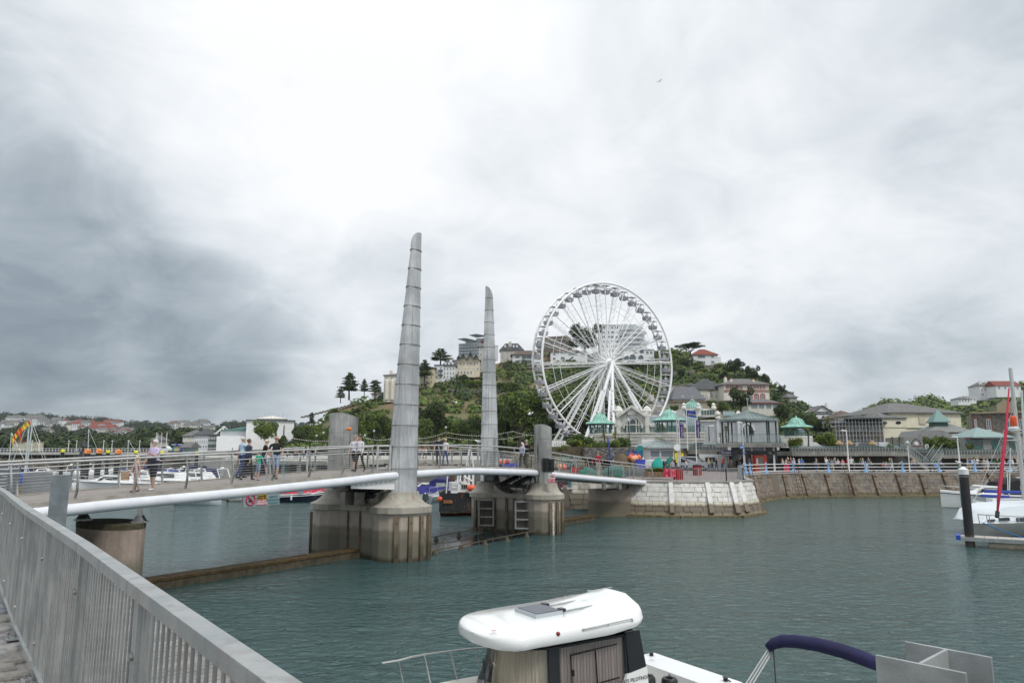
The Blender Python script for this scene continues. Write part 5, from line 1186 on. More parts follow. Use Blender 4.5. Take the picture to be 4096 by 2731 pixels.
# arcade under the balcony
arc=thing('arcade','dark arcade frontage with concrete columns below the promenade balconies','arcade',(50,97.5,zq));fa=FR(3100,97.2,4200,99.5)
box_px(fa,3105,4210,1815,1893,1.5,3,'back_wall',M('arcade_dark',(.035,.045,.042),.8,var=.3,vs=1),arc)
for px in range(3330,4200,92):box_px(fa,px,px+8,1822,1893,.4,1.2,'column',conc_lt,arc)
for px in range(3340,4190,92):
 for k in range(5):box_px(fa,px+4,px+78,1830+k*9,1832.5+k*9,1.25,1.45,'slat',M('arcade_green',(.02,.07,.055),.6),arc)
box_px(fa,3110,3325,1822,1893,.9,1.5,'low_wall',conc_lt,arc)
for px in range(3114,3250,24):box_px(fa,px,px+21,1834,1852,.82,.95,'pane',glass_b,arc)
# ---------------------------------------------------------------- shop and bandstand
sh=thing('shop','low white shop with a purple Torquay Marina sign under the balcony','shop',P(2880,1885,99));fs=FR(2795,98.5,2980,97.5)
box_px(fs,2795,2978,1816,1893,0,5,'wall',white_p,sh);box_px(fs,2820,2858,1828,1846,-.05,.1,'shop_window',glass,sh)
box_px(fs,2906,2962,1824,1893,-.05,.1,'entrance',M('shop_entrance',(.02,.035,.09),.4),sh)
sg=box_px(fs,2880,2962,1801,1814,-.35,-.15,'sign_board',M('sign_purple',(.05,.03,.16),.5),sh);text('sign_lettering','Torquay Marina',.40,fs.p(2921,1808,-.38),fs.d,sh,white_p,bold=.03)
for px in (2887,2955):c_=fs.p(px,1807.5,-.38);q=B();q.tube([c_+Vector((.11*cos(a),0,.11*sin(a))) for a in [.6+2*pi*.8*i/10 for i in range(11)]],.03,5);q.build('logo',white_p,sh)
box_px(fs,2882,2962,1816,1820,-1.0,-.1,'awning',white_p,sh)
for px in (2870,2958):c_=fs.p(px,1811,-.6);tp=thing('topiary_ball','dark green hanging topiary ball to the '+('left' if px<2900 else 'right')+' of the shop sign','topiary',c_);q=B();q.lathe([(0,-.2),(.14,-.14),(.2,0),(.14,.14),(0,.2)],c_,10);q.build('foliage',M('topiary',(.03,.06,.04),.9,bump=1,bs=30),tp)
bs=thing('bandstand','large open bandstand with a grey hipped roof on dark columns above black shop fronts','bandstand',P(3025,1885,92));fbs=FR(2915,89,3147,88.5)
box_px(fbs,2913,3147,1771,1787,0,7.4,'deck_slab',conc_gr,bs)
for i in range(26):box_px(fbs,2913.5+i*9,2921.5+i*9,1770.5,1788,-.12,-.01,'fascia_panel',conc_rib,bs)
Ac=fbs.p(2918,1771,.2);Bc=fbs.p(3142,1771,.2);Wd=(Bc-Ac).length;zc=Ac.z;ctr=(Ac+Bc)/2+fbs.n*3.4;zev=fbs.p(3025,1672,0).z;zap=P(3022,1643,ctr.y).z
Rr=Wd/2*1.08;oct_=[(ctr.x+Rr*cos(pi/8+i*pi/4),ctr.y+Rr*sin(pi/8+i*pi/4)) for i in range(8)]
zev=P(3025,1674,ctr.y-Rr*.9).z;zap=P(3022,1642,ctr.y).z
q=B();q.add([(x,y,zev) for x,y in oct_]+[(ctr.x,ctr.y,zap)],[(i,(i+1)%8,8) for i in range(8)]);q.add([(x,y,zev-.22) for x,y in oct_]+[(x,y,zev) for x,y in oct_],[(i,(i+1)%8,8+(i+1)%8,8+i) for i in range(8)]+[tuple(range(8))]);q.build('roof',M('bandstand_roof',(.24,.29,.285),.6,var=.3,vs=1.5,streak=.3),bs)
for i in range(8):
 x0,y0=oct_[i];x1,y1=oct_[(i+1)%8]
 for k in (0,.2,.4,.6,.8):
  xx,yy=x0+(x1-x0)*k,y0+(y1-y0)*k;q=B();q.bar((xx,yy,zev+.03),(ctr.x+(xx-ctr.x)*.05,ctr.y+(yy-ctr.y)*.05,zap-.02),.06 if k else .12,.06);q.build('roof_seam',M('seam',(.20,.26,.25),.6),bs)
q=B();q.tube([(ctr.x,ctr.y,zap),(ctr.x,ctr.y,zap+1.4)],.07,6);q.box((ctr.x,ctr.y,zap+1.5),(.3,.1,.25));q.build('finial',roof_gg,bs)
for x,y in oct_:q=B();xx,yy=ctr.x+(x-ctr.x)*.9,ctr.y+(y-ctr.y)*.9;q.tube([(xx,yy,zc),(xx,yy,zev-.1)],.11,8);q.build('column',M('dark_green_iron',(.02,.045,.04),.45),bs,smooth=40)
me=B().box((0,0,.5),(.04,.04,1.0)).mesh('baluster',grey_r)
for i in range(46):link_mesh('baluster',me,bs,Ac.lerp(Bc,(i+.5)/46)-bs.location)
for zz in (.1,1.05):q=B();q.bar(Ac+Vector((0,0,zz)),Bc+Vector((0,0,zz)),.08,.06);q.build('rail',green_r,bs)
fk=FR(2975,91.5,3115,91.5);box_px(fk,2972,3108,1788,1893,0,5,'shop_front',M('black_glass',(.015,.018,.02),.15),bs)
for px in (2972,3003,3054,3090):box_px(fk,px,px+7,1788,1893,-.12,0,'white_pier',white_p,bs)
box_px(fk,2972,3100,1803,1818,-.2,-.12,'fascia_sign',M('fascia_black',(.01,.01,.012),.3),bs);c_=fk.p(3078,1810.5,-.24)
q=B();q.tube([c_+Vector((.17*cos(a),0,.17*sin(a))) for a in [2*pi*i/14 for i in range(14)]],.03,5,closed=True);q.bar(c_-Vector((.24,0,0)),c_+Vector((.24,0,0)),.03,.07);q.build('roundel_emblem',M('roundel',(.45,.5,.5),.5),bs)
for px0,px1 in ((2981,3002),(3012,3052)):box_px(fk,px0,px1,1790,1802,-.06,.05,'pane',glass_b,bs)
hut=thing('orange_hut','red and orange door unit standing in front of the black shop front','ticket hut',fk.p(3028,1888,-.8));box_px(fk,3006,3052,1820,1893,-1.2,-.2,'frame',M('hut_red',(.6,.06,.03),.5),hut);box_px(fk,3019,3038,1826,1890,-1.26,-1.2,'door_panel',M('hut_door',(.22,.21,.18),.6),hut);box_px(fk,3010,3017,1832,1855,-1.26,-1.2,'notice',white_p,hut)
for px in (3110,):
 rr=thing('red_lifebuoy_locker','red plastic barrier standing left of the queue by the blue railing','barrier',fk.p(3113,1885,-2));box_px(fk,3104,3124,1856,1884,-2.4,-1.9,'body',M('barrier_red',(.55,.02,.07),.4),rr)
for (a,b_,y0,y1) in ((2960,2977,1782,1794),(2973,2981,1806,1814)):
 bsg=thing('direction_sign','small blue direction sign on the lamp post, '+('upper' if y0<1800 else 'lower'),'sign',P(a,y1,85.8));f_=FR(2900,85.8);box_px(f_,a,b_,y0,y1,0,.06,'sign_plate',M('sign_blue',(.05,.18,.5),.5),bsg);box_px(f_,a+2,b_-2,(y0+y1)/2-1,(y0+y1)/2+1,-.02,0,'arrow',white_p,bsg)
# ================================================================== pavilion
cream_w=M('pavilion_white',(.74,.725,.67),.7,var=.22,vs=1.2,streak=.4);lead_b=M('barrel_lead',(.20,.25,.27),.55,var=.25,vs=1.5,streak=.4);copper=M('copper_green',(.33,.62,.52),.65,var=.35,vs=1.5,streak=.3)
copper2=M('copper_dark',(.075,.20,.165),.65,var=.3,vs=2)
pv=thing('pavilion','ornate white pavilion with an arched gable window and ribbed barrel roofs','pavilion',P(2600,1790,128));fv=FR(2360,126,2830,122)
box_px(fv,2372,2822,1729,1800,0,14,'terrace_wall',cream_w,pv)
for y in (1731,1744,1757,1770):box_px(fv,2370,2824,y,y+2.2,-.25,0,'moulding',cream_w,pv)
# gable front built as one outline with depth
def poly_px(fr,pts,d0,d1,name,m,par,smooth=False):
 n=len(pts);q=B();q.add([fr.p(x,y,d0) for x,y in pts]+[fr.p(x,y,d1) for x,y in pts],[tuple(range(n)),tuple(range(n,2*n))[::-1]]+[(i,(i+1)%n,n+(i+1)%n,n+i) for i in range(n)]);return q.build(name,m,par,smooth=smooth)
poly_px(fv,[(2458,1732),(2458,1700),(2466,1688),(2470,1662),(2478,1662),(2530,1624),(2580,1660),(2600,1660),(2604,1690),(2618,1706),(2618,1732)],.3,6,'gable_wall',cream_w,pv)
q=B();q.bar(fv.p(2472,1667,.0),fv.p(2530,1625,.0),1.2,.4);q.bar(fv.p(2530,1625,.0),fv.p(2588,1664,.0),1.2,.4);q.build('gable_cornice',cream_w,pv)
aw=poly_px(fv,[(2497,1731),(2497,1715)]+[(2534+37*cos(a),1712-46*sin(a)) for a in [pi-pi*i/12 for i in range(13)]]+[(2571,1731)],.22,.32,'arched_window',glass,pv)
for x0 in (2510,2520,2547,2558):q=B();q.bar(fv.p(x0,1731,.15),fv.p(x0,1676,.15),.15,.15);q.build('mullion',cream_w,aw)
q=B();q.tube([fv.p(2534+37*cos(a),1712-46*sin(a),.15) for a in [pi*i/14 for i in range(15)]],.17,6);q.tube([fv.p(2534+14*cos(a),1690-17*sin(a),.15) for a in [pi*i/10 for i in range(11)]],.12,6);q.bar(fv.p(2500,1698,.15),fv.p(2569,1698,.15),.15,.16);q.build('arch_moulding',cream_w,aw)
for px in (2476,2592):
 box_px(fv,px-8,px+8,1648,1732,-.1,2,'corner_pier',cream_w,pv);q=B();q.lathe([(1.0,0),(1.05,.3),(.7,.5),(.6,.8),(.2,1.1),(0,1.3)],fv.p(px,1648,1),10);q.build('finial',cream_w,pv)
for px,s_ in ((2462,1),(2612,-1)):q=B();q.tube([fv.p(px+s_*r*cos(a),1698+r*.9*sin(a),-.1) for a,r in [(i*.55,9-i*.75) for i in range(11)]],.16,6);q.build('scroll',cream_w,pv)
q=B();q.lathe([(0,-1),(.9,-.5),(1,.3),(.5,.9),(0,1.1)],fv.p(2532,1646,.1),10,sy=.3);q.build('crest_carving',cream_w,pv)
# barrel roofs
def barrel(px0,px1,pyt,pyb,d0,d1,n,par,ribs):
 A=fv.p(px0,pyb,0);Bq=fv.p(px1,pyb,0);zt=fv.p((px0+px1)/2,pyt,(d0+d1)/2).z;zb=A.z;q=B();rings=[]
 for i in range(ribs+1):
  c=A.lerp(Bq,i/ribs);rings.append([Vector((c.x,c.y,0))+fv.n*(d0+(d1-d0)*(1-cos(pi*k/12))/2)+Vector((0,0,zb+(zt-zb)*sin(pi*k/12)**.8)) for k in range(13)])
 q.loft(rings,caps=True);q.build('barrel_roof',lead_b,par,smooth=40)
 for r_ in rings[1:-1]:q=B();q.tube([v+Vector((0,0,.03)) for v in r_[:9]],.06,4,caps=False);q.build('roof_rib',M('rib',(.27,.33,.34),.5),par)
barrel(2598,2800,1655,1731,.5,13,12,pv,26)
for px in (2650,2730):
 a2=poly_px(fv,[(px-13,1731),(px-13,1712)]+[(px+13*cos(a),1710-18*sin(a)) for a in [pi-pi*i/8 for i in range(9)]]+[(px+13,1731)],-.15,.6,'arched_window',M('amber_glass',(.28,.22,.10),.3),pv);q=B();q.tube([fv.p(px+13*cos(a),1710-18*sin(a),-.2) for a in [pi*i/8 for i in range(9)]],.2,5);q.build('arch_moulding',cream_w,a2)
fw=FR(2800,124,3120,120);white_t=M('white_tiles',(.66,.67,.68),.5,var=.15,vs=1.0,streak=.35)
box_px(fw,2806,3118,1682,1800,0,16,'tiled_wing',white_t,pv)
for y in range(1687,1766,6):box_px(fw,2806,3118,y,y+.7,-.05,0,'tile_course',M('course_grey',(.48,.49,.5),.6),pv)  # thin greyer bands mark the tile courses
box_px(fw,2804,3120,1678,1683,-.3,.5,'parapet',cream_w,pv);box_px(fw,2870,2965,1655,1680,2,8,'plant_room',conc_lt,pv);box_px(fw,2898,2945,1643,1660,1,5,'roof_box',M('roof_box_green',(.35,.45,.45),.6),pv)
for px in (2877,2960):box_px(fw,px-6,px+6,1672,1800,-.3,.2,'pilaster',white_t,pv);q=B();q.lathe([(.5,0),(.3,.3),(.55,.7),(.3,1.1),(0,1.3)],fw.p(px,1672,0),8);q.build('urn',cream_w,pv)
aw=poly_px(fw,[(2973,1742),(2973,1722)]+[(2996+23*cos(a),1722-26*sin(a)) for a in [pi-pi*i/10 for i in range(11)]]+[(3019,1742)],-.1,.1,'arched_window',glass,pv)
for x0 in (2984,2996,3008):q=B();q.bar(fw.p(x0,1742,-.15),fw.p(x0,1702,-.15),.12,.12);q.build('mullion',white_p,aw)
q=B();q.tube([fw.p(2996+24*cos(a),1722-27*sin(a),-.15) for a in [pi*i/12 for i in range(13)]],.16,6);q.build('arch_moulding',cream_w,aw)
# dome
fd=FR(2700,132);box_px(fd,2738,2864,1634,1664,0,8,'dome_drum',cream_w,pv)
for px in list(range(2746,2788,11))+list(range(2812,2858,11)):box_px(fd,px,px+8,1640,1659,-.1,.1,'drum_pane',M('verdigris_glass',(.08,.13,.12),.3),pv)
dc=fd.p(2799,1634,4);rd=(fd.p(2836,1634)-fd.p(2762,1634)).length/2;q=B();pr=[(rd,0)]+[(rd*cos(a),rd*.78*sin(a)+.2) for a in [pi/2*i/8 for i in range(8)]]+[(.5,rd*.82),(.6,rd*1.0),(.2,rd*1.2),(0,rd*1.25)]
q.lathe(pr,dc,24);q.build('dome',M('dome_lead',(.33,.40,.38),.5,var=.4,vs=1,streak=.5),pv,smooth=35)
for i in range(24):a=2*pi*i/24;q=B();q.tube([dc+Vector((cos(a)*r*1.01,sin(a)*r*1.01,z)) for r,z in pr[1:9]],.10,4);q.build('dome_rib',copper,pv)
for px in (2740,2799,2860):q=B();q.lathe([(.45,0),(.5,.25),(.3,.6),(.4,.8),(.15,1.1),(0,1.2)],fd.p(px,1636,-.3),8);q.build('statue_urn',cream_w,pv)
# terrace railing of the pavilion
pr2_=thing('pavilion_railing','ornate green iron railing along the pavilion terrace','railing',fv.p(2600,1729,-.1))
A=fv.p(2372,1729,.1);Bq=fv.p(2822,1729,.1);zt=A.z;Bq.z=zt;me=B().box((0,0,.5),(.06,.06,1.0)).mesh('baluster',copper2)
for i in range(70):link_mesh('baluster',me,pr2_,A.lerp(Bq,(i+.5)/70)-pr2_.location)
for zz in (.1,.75,1.0):q=B();q.bar(A+Vector((0,0,zz)),Bq+Vector((0,0,zz)),.06,.06);q.build('rail',copper2,pr2_)
def gazebo(label,px0,px1,pye,pyt,pyb,D,dome_m):
 f_=FR(px0,D);A=f_.p(px0,pye);Bq=f_.p(px1,pye);r=(Bq-A).length/2;c=(A+Bq)/2;zb=f_.p(px0,pyb).z;ze=A.z;zt=f_.p(px0,pyt).z;c=Vector((c.x,c.y,ze));o=thing('gazebo',label,'gazebo',(c.x,c.y,zb));h_=zt-ze
 q=B();q.lathe([(r,0),(r*.93,.08*h_),(r*.60,.18*h_),(r*.49,.32*h_),(r*.44,.52*h_),(r*.34,.74*h_),(r*.18,.9*h_),(r*.06,.97*h_),(r*.05,1.05*h_),(0,1.2*h_)],c,16);q.build('roof',dome_m,o,smooth=40)
 for i in range(16):a=2*pi*i/16;q=B();q.tube([c+Vector((cos(a)*k*r*1.01,sin(a)*k*r*1.01,z*h_+.03)) for k,z in ((.93,.08),(.60,.18),(.49,.32),(.44,.52),(.34,.74),(.18,.9))],.05,4);q.build('roof_rib',copper,o)
 q=B();q.lathe([(r*.98,0),(r*.97,-.18)],c,16);q.build('eaves',copper2,o)
 for i in range(8):
  a=2*pi*(i+.5)/8;x,y=c.x+cos(a)*r*.72,c.y+sin(a)*r*.72;q=B();q.tube([(x,y,zb),(x,y,ze)],.10,6);q.tube([(x,y,ze-1.0),(x+cos(a)*.5,y+sin(a)*.5,ze)],.05,4);q.build('column',copper2,o)
  a2=2*pi*(i+1.5)/8;q=B();x2,y2=c.x+cos(a2)*r*.72,c.y+sin(a2)*r*.72
  for zz in (.15,.55,.95):q.bar((x,y,zb+zz),(x2,y2,zb+zz),.05,.05)
  for k in range(1,6):q.bar((x+(x2-x)*k/6,y+(y2-y)*k/6,zb),(x+(x2-x)*k/6,y+(y2-y)*k/6,zb+.95),.04,.04)
  q.build('railing_panel',copper2,o)
 q=B();q.lathe([(r*.8,-.3),(r*.8,0),(0,.01)],(c.x,c.y,zb),16);q.build('floor',cream_w,o)
gazebo('verdigris domed gazebo left of the pavilion gable, in front of the big wheel legs',2343,2463,1694,1651,1734,121,copper)
gazebo('verdigris domed gazebo behind the blue flag, right of the pavilion gable',2614,2750,1681,1636,1729,112,copper)
gazebo('verdigris domed gazebo furthest right, beyond the bandstand',3130,3254,1708,1668,1744,115,copper)
q_o=thing('conservatory','dark ribbed barrel greenhouse end below the furthest right gazebo','conservatory',P(3205,1745,121));f_=FR(3180,121)
q=B();c_=f_.p(3206,1742);r_=(f_.p(3230,1742)-f_.p(3182,1742)).length/2;q.lathe([(r_,0),(r_*.95,r_*.5),(r_*.7,r_*.95),(0,r_*1.2)],c_,14);q.build('ribbed_dome',lead_b,q_o,smooth=40);box_px(f_,3120,3245,1742,1790,-1,6,'base_wall',cream_w,q_o)
wbx=thing('white_box','plain white cabin on the slope behind the kiosk','cabin',P(2590,1785,106));f_=FR(2568,106);box_px(f_,2568,2616,1751,1784,0,3,'wall',white_p,wbx);box_px(f_,2566,2618,1749,1751,-.1,3.1,'flat_roof',white_p,wbx)
tl=thing('lorry_trailer','white lorry trailer with grey fern pattern behind the squat pylon','trailer',P(2240,1790,120));f_=FR(2208,118,2282,124);box_px(f_,2208,2282,1762,1790,0,2.6,'box_body',white_p,tl)
for px in range(2216,2262,7):q=B();q.bar(f_.p(px,1787,-.06),f_.p(px+2,1768+(px%3)*3,-.06),.12,.03);q.build('fern_print',M('fern_print',(.3,.33,.33),.7),tl)
for px in (2222,2268):q=B();c_=f_.p(px,1792,.3);q.tube([c_,c_+Vector((0,.4,0))],.5,12);q.build('wheel',rubber,tl)
# dry stone garden walls
dsw=M('dry_stone',(.20,.19,.18),.95,var=.5,vs=3,bump=.6,bs=10)
gw=thing('garden_wall','rubble stone garden wall below the palm bed','wall',P(2480,1830,100));fg=FR(2340,97,2600,98);rg=random.Random(4);core=B();core.hexa(fg.q(2335,2600,1789,1835,.15,.8));core.build('wall_core',mortar,gw)
nst=0
for r_ in range(8):
 px=2335+rg.uniform(0,6)
 while px<2598:
  w_=rg.uniform(7,15);y0=1789+r_*5.8;q=B();q.hexa(fg.q(px+.4,px+w_-.4,y0+.5,y0+5.3,rg.uniform(-.05,.05),.3));q.build('stone',[dsw,M('dry_stone2',(.27,.26,.25),.95,var=.4,vs=4),M('dry_stone3',(.15,.145,.14),.95,var=.4,vs=4)][nst%3],gw);px+=w_;nst+=1
gz=B();gz.hexa(fg.q(2200,2760,1786,1840,.8,12));gz.build('garden_bank',M('bank_soil',(.10,.085,.05),1,var=.4,vs=2),None,kind='structure',loc=(20,100,4))
# bits in the fish quay: green panel, blue frame, masts
gp=thing('green_board','tall teal rounded board beside the blue frame on the fish quay','board',P(2560,1830,90));f_=FR(2500,90);poly_px(f_,[(2547,1835),(2547,1790),(2552,1782),(2566,1781),(2573,1787),(2573,1835)],0,.15,'board',M('teal_board',(.01,.22,.20),.5),gp);box_px(f_,2545,2575,1828,1838,-.1,.2,'kick_plate',white_p,gp)
bf=thing('blue_frame','dark blue steel frame with a white painted anchor behind the buoys','frame',P(2540,1850,88));f_=FR(2500,88)
for px in (2512,2530,2565):box_px(f_,px,px+4,1805,1850,0,.2,'upright',M('frame_blue',(.02,.06,.28),.5),bf)
box_px(f_,2510,2570,1803,1808,0,.2,'top_beam',M('frame_blue',(.02,.06,.28),.5),bf);box_px(f_,2534,2562,1812,1842,.05,.12,'backing_plate',M('frame_blue',(.02,.06,.28),.5),bf);box_px(f_,2539,2545,1816,1830,-.03,.03,'painted_mark',white_p,bf)
bpole=thing('leaning_pole','leaning blue pole in front of the palms','pole',P(2443,1840,90));q=B();q.tube([P(2443,1850,90),P(2431,1748,90)],.09,6);q.build('shaft',M('frame_blue',(.02,.06,.28),.5),bpole)
for lab,px,pyt,pyb,D in (('dark lamp column in front of the arched pavilion window',2519,1688,1830,104),('slim grey lamp beside the pavilion wing',2837,1704,1765,110),('slim dark pole left of the bandstand',2891,1676,1800,104)):lamp(lab,px,pyt,pyb,D,0 if px<2600 else 1,M('lamp_dark',(.05,.06,.06),.5),.08)
# ================================================================== theatre and right hand buildings
cream=M('cream_render',(.78,.74,.57),.75,var=.1,vs=.6,streak=.3);slate=M('slate_roof',(.17,.165,.16),.75,var=.35,vs=1.2,streak=.3);slate2=M('slate_roof_dark',(.075,.08,.085),.7,var=.4,vs=1)
th=thing('theatre','big cream windowless theatre building with a grey slate roof','theatre',P(3700,1790,150));ft=FR(3540,149,3900,151.5)
box_px(ft,3607,3898,1647,1800,3,22,'main_hall',cream,th);hiproof(ft,3607,3898,1647,19,2.7,.6,slate,th,d0=3,ridge=.35)
box_px(ft,3540,3634,1671,1800,0,12,'front_wing',cream,th);hiproof(ft,3540,3634,1671,12,1.5,.3,slate,th)
gtrim=M('green_trim',(.04,.11,.09),.6)
box_px(ft,3607,3898,1646,1649,2.5,2.9,'gutter',gtrim,th);box_px(ft,3540,3634,1670,1672,-.3,0,'gutter',gtrim,th);box_px(ft,3541,3898,1709,1711,2.8,3,'string_course',gtrim,th);box_px(ft,3541,3633,1709,1711,-.06,0,'string_course',gtrim,th)
for px,py,rw in ((3602,1690,11),(3650,1690,7)):
 q=B();dd=-.08 if px<3634 else 2.9;pts=[ft.p(px+rw*cos(a),py+6*sin(a),dd) for a in [2*pi*i/14 for i in range(14)]];q.add(pts+[p_+ft.n*.1 for p_ in pts],[tuple(range(14)),tuple(range(14,28))[::-1]]+[(i,(i+1)%14,14+(i+1)%14,14+i) for i in range(14)]);q.build('oval_window',M('oval_black',(.015,.018,.025),.3),th)
for px0,px1,y0,y1,dd in ((3549,3555,1676,1690,-.05),(3725,3750,1656,1692,2.92),(3728,3752,1684,1694,2.9),(3610,3619,1738,1744,-.05)):box_px(ft,px0,px1,y0,y1,dd-.06,dd+.05,'blocked_window',M('cream_blocked',(.55,.50,.38),.8),th)
# scaffolded building
sc_=thing('scaffolded_building','brown grey building wrapped in scaffolding left of the cream theatre','building',P(3440,1780,152));fsf=FR(3345,152,3540,148)
box_px(fsf,3345,3540,1690,1800,0,12,'wall',M('brown_wall',(.20,.175,.15),.85,var=.3,vs=.6),sc_);hiproof(fsf,3345,3540,1690,12,2.0,.8,slate2,sc_)
q=B();q.hexa(fsf.q(3385,3540,1672,1676,-2,9));q.build('temporary_roof',M('tin_roof',(.12,.125,.12),.6),sc_)
for i in range(8):window(fsf,3392+i*18,3403+i*18,1708,1722,sc_,bars=0,sill=False)
for i in range(15):q=B();q.tube([fsf.p(3350+i*13.4,1790,-1.5),fsf.p(3350+i*13.4,1672,-1.5)],.09,5);q.build('scaffold_standard',galv3,sc_)
for y in (1690,1704,1724,1742,1760,1776):q=B();q.tube([fsf.p(3345,y,-1.5),fsf.p(3540,y,-1.5)],.08,5);q.build('scaffold_ledger',galv3,sc_)
# stone club building
cb=thing('stone_building','grey brown stone building with brick arched sash windows behind the yacht masts','building',P(3990,1790,135));fc=FR(3898,136,4110,132);stn=M('rubble_stone',(.23,.205,.175),.9,var=.5,vs=2.5,bump=.3,bs=8)
box_px(fc,3898,4150,1652,1800,0,14,'wall',stn,cb);box_px(fc,3894,4150,1646,1652,-.6,.3,'cornice',M('sandstone',(.38,.31,.21),.8,var=.2,vs=2),cb);poly_px(fc,[(4008,1646),(4008,1625),(4002,1622),(4040,1594),(4086,1622),(4082,1626),(4082,1646)],.5,2,'pediment',M('sandstone',(.38,.31,.21),.8),cb)
for px in (3908,3956,4040,4090):
 box_px(fc,px-4,px+22 if px!=3908 else px+14,1668,1722,-.08,.02,'brick_surround',M('brick_red',(.33,.13,.08),.85,var=.3,vs=6),cb);window(fc,px,px+18 if px!=3908 else px+10,1676,1720,cb,dep=-.1,bars=1)
box_px(fc,3898,4150,1728,1731,-.15,0,'string_course',M('sandstone',(.38,.31,.21),.8),cb)
# low grey pavilions
gc_=M('block_concrete',(.30,.30,.285),.9,var=.2,vs=2,streak=.4)
lw=thing('low_building','low grey concrete building with a green turret roof behind the palms','building',P(3740,1790,120));fl=FR(3618,120,3880,118)
poly_px(fl,[(3618,1800),(3618,1747),(3672,1747),(3690,1720),(3780,1720),(3830,1747),(3870,1747),(3870,1800)],0,10,'wall',gc_,lw);hiproof(fl,3745,3905,1726,9,2.0,.5,M('grey_sheet_roof',(.22,.23,.22),.7,var=.2,vs=2),lw,d0=1,ridge=.5)
box_px(fl,3778,3830,1682,1705,3,6,'turret',M('turret_glass',(.02,.07,.06),.4),lw);hiproof(fl,3778,3830,1682,3,2.1,.35,M('turret_roof',(.16,.27,.25),.6),lw,d0=3,ridge=.5)
lw2=thing('low_building','low grey block building with green windows and a pale green pyramid roof','building',P(3950,1790,112));fl2=FR(3865,112,4110,111)
box_px(fl2,3865,4150,1748,1804,0,9,'wall',gc_,lw2);box_px(fl2,3867,3935,1749,1757,-.15,0,'brown_fascia',M('brown_fascia',(.10,.05,.035),.7),lw2);hiproof(fl2,3905,4040,1747,8,1.6,.6,M('pale_green_roof',(.25,.35,.33),.6,streak=.3),lw2)
for a,b_ in ((3868,3934),(3970,3996),(4040,4090)):window(fl2,a,b_,1760,1790,lw2,fm=M('green_frame',(.02,.17,.14),.5),gm=glass,bars=2)
mb_=thing('welcome_sign','round emblem sign on a black iron arch standing on the upper terrace','sign',P(3667,1795,104));f_=FR(3600,104);q=B();q.tube([f_.p(3667+18*cos(a),1778-22*sin(a)) for a in [pi*i/12 for i in range(13)]],.06,6);q.build('arch',black_m,mb_);c_=f_.p(3667,1775,-.1);q=B();q.tube([c_,c_+Vector((0,.12,0))],.30,16);q.build('disc',white_p,mb_);q=B();q.tube([c_+Vector((.22*cos(a),-.02,.22*sin(a))) for a in [pi+pi*i/8 for i in range(9)]],.035,5);q.build('emblem',M('barrier_red',(.5,.02,.05),.5),mb_);box_px(f_,3643,3692,1783,1786,-.1,.1,'bench_rail',black_m,mb_)
nb=thing('notice_board','white framed notice board right of the round emblem sign','notice board',P(3709,1795,103));box_px(FR(3600,103),3703,3716,1776,1794,0,.1,'frame',white_p,nb);box_px(FR(3600,103),3705,3714,1778,1791,-.04,0,'notice',conc_gr,nb)
for i,(px,D,col) in enumerate([(2818,108,(.08,.09,.11)),(2850,108,(.35,.37,.38)),(3250,106,(.6,.6,.6)),(3280,107,(.5,.52,.54)),(3470,105,(.1,.1,.1)),(3535,106,(.55,.56,.58)),(3400,106,(.12,.1,.09))]):
 car(['dark car parked below the pavilion wing','pale grey car parked below the pavilion wing','white car parked by the palms right of the bandstand','silver car parked behind the palms right of the bandstand','black car parked in front of the scaffolding','white car parked in front of the cream theatre','dark brown car parked left of the black car'][i],px,1795,D,up_z,4.2,col,random.uniform(-.1,.1),'car')
for i,px in enumerate((3358,3398,3490)):
 tp_=thing('thatched_parasol','straw coloured parasol on the upper terrace, '+['leftmost','middle','rightmost'][i]+' of three','parasol',P(px,1795,101));c_=P(px,1790,101);q=B();q.tube([c_,c_+Vector((0,0,.9))],.05,5);q.build('pole',bark,tp_);q=B();q.lathe([(.55,.45),(.5,.65),(.25,.9),(0,1.0)],c_,10);q.build('canopy',M('straw',(.38,.27,.14),.9,var=.3,vs=8),tp_)
# ================================================================== big wheel
WC=P(2422,1453,184);WR=20.9;wa=radians(30);wh=Vector((cos(wa),sin(wa),0));wn=Vector((sin(wa),-cos(wa),0));ww=M('wheel_white',(.88,.88,.88),.4)
bwh=thing('ferris_wheel','tall white observation wheel rising behind the pavilion','ferris wheel',(WC.x,WC.y,6))
def wp(r,a,d):return WC+wh*(r*cos(a))+Vector((0,0,r*sin(a)))+wn*d
for d in (-2.1,2.1):
 q=B();q.tube([wp(WR,2*pi*i/80,d) for i in range(80)],.27,6,closed=True);q.build('rim',ww,bwh,smooth=40)
 q=B();q.tube([wp(WR*.745,2*pi*i/20+.05,d*.72) for i in range(20)],.055,4,closed=True);q.build('inner_ring',ww,bwh)
for i in range(20):
 a=2*pi*i/20+radians(3.7);q=B()
 for d in (-1,1):
  q.tube([wp(1.0,a,d*1.5),wp(WR,a,d*2.1)],.12,4,caps=False);q.tube([wp(1.0,a+.6,d*.9),wp(WR*.97,a+.055,d*1.0)],.055,4,caps=False)
 n=15
 for j in range(n):
  r0=1.5+(WR-2)*j/n;r1=1.5+(WR-2)*(j+1)/n;s0=1 if j%2 else -1;q.tube([wp(r0,a,s0*(1.5+.6*j/n)),wp(r1,a+.04,-s0*1.0)],.045,3,caps=False);q.tube([wp(r1,a,s0*(1.5+.6*j/n)),wp(r1,a+.04,-s0*1.)],.04,3,caps=False)
 q.build('spoke',ww,bwh)
 q=B();q.tube([wp(WR,a,-2.1),wp(WR,a,2.1)],.10,5);q.build('rim_tie',ww,bwh)
q=B();q.tube([wp(0,0,-3.2),wp(0,0,3.2)],.75,14);q.build('axle',ww,bwh,smooth=40)
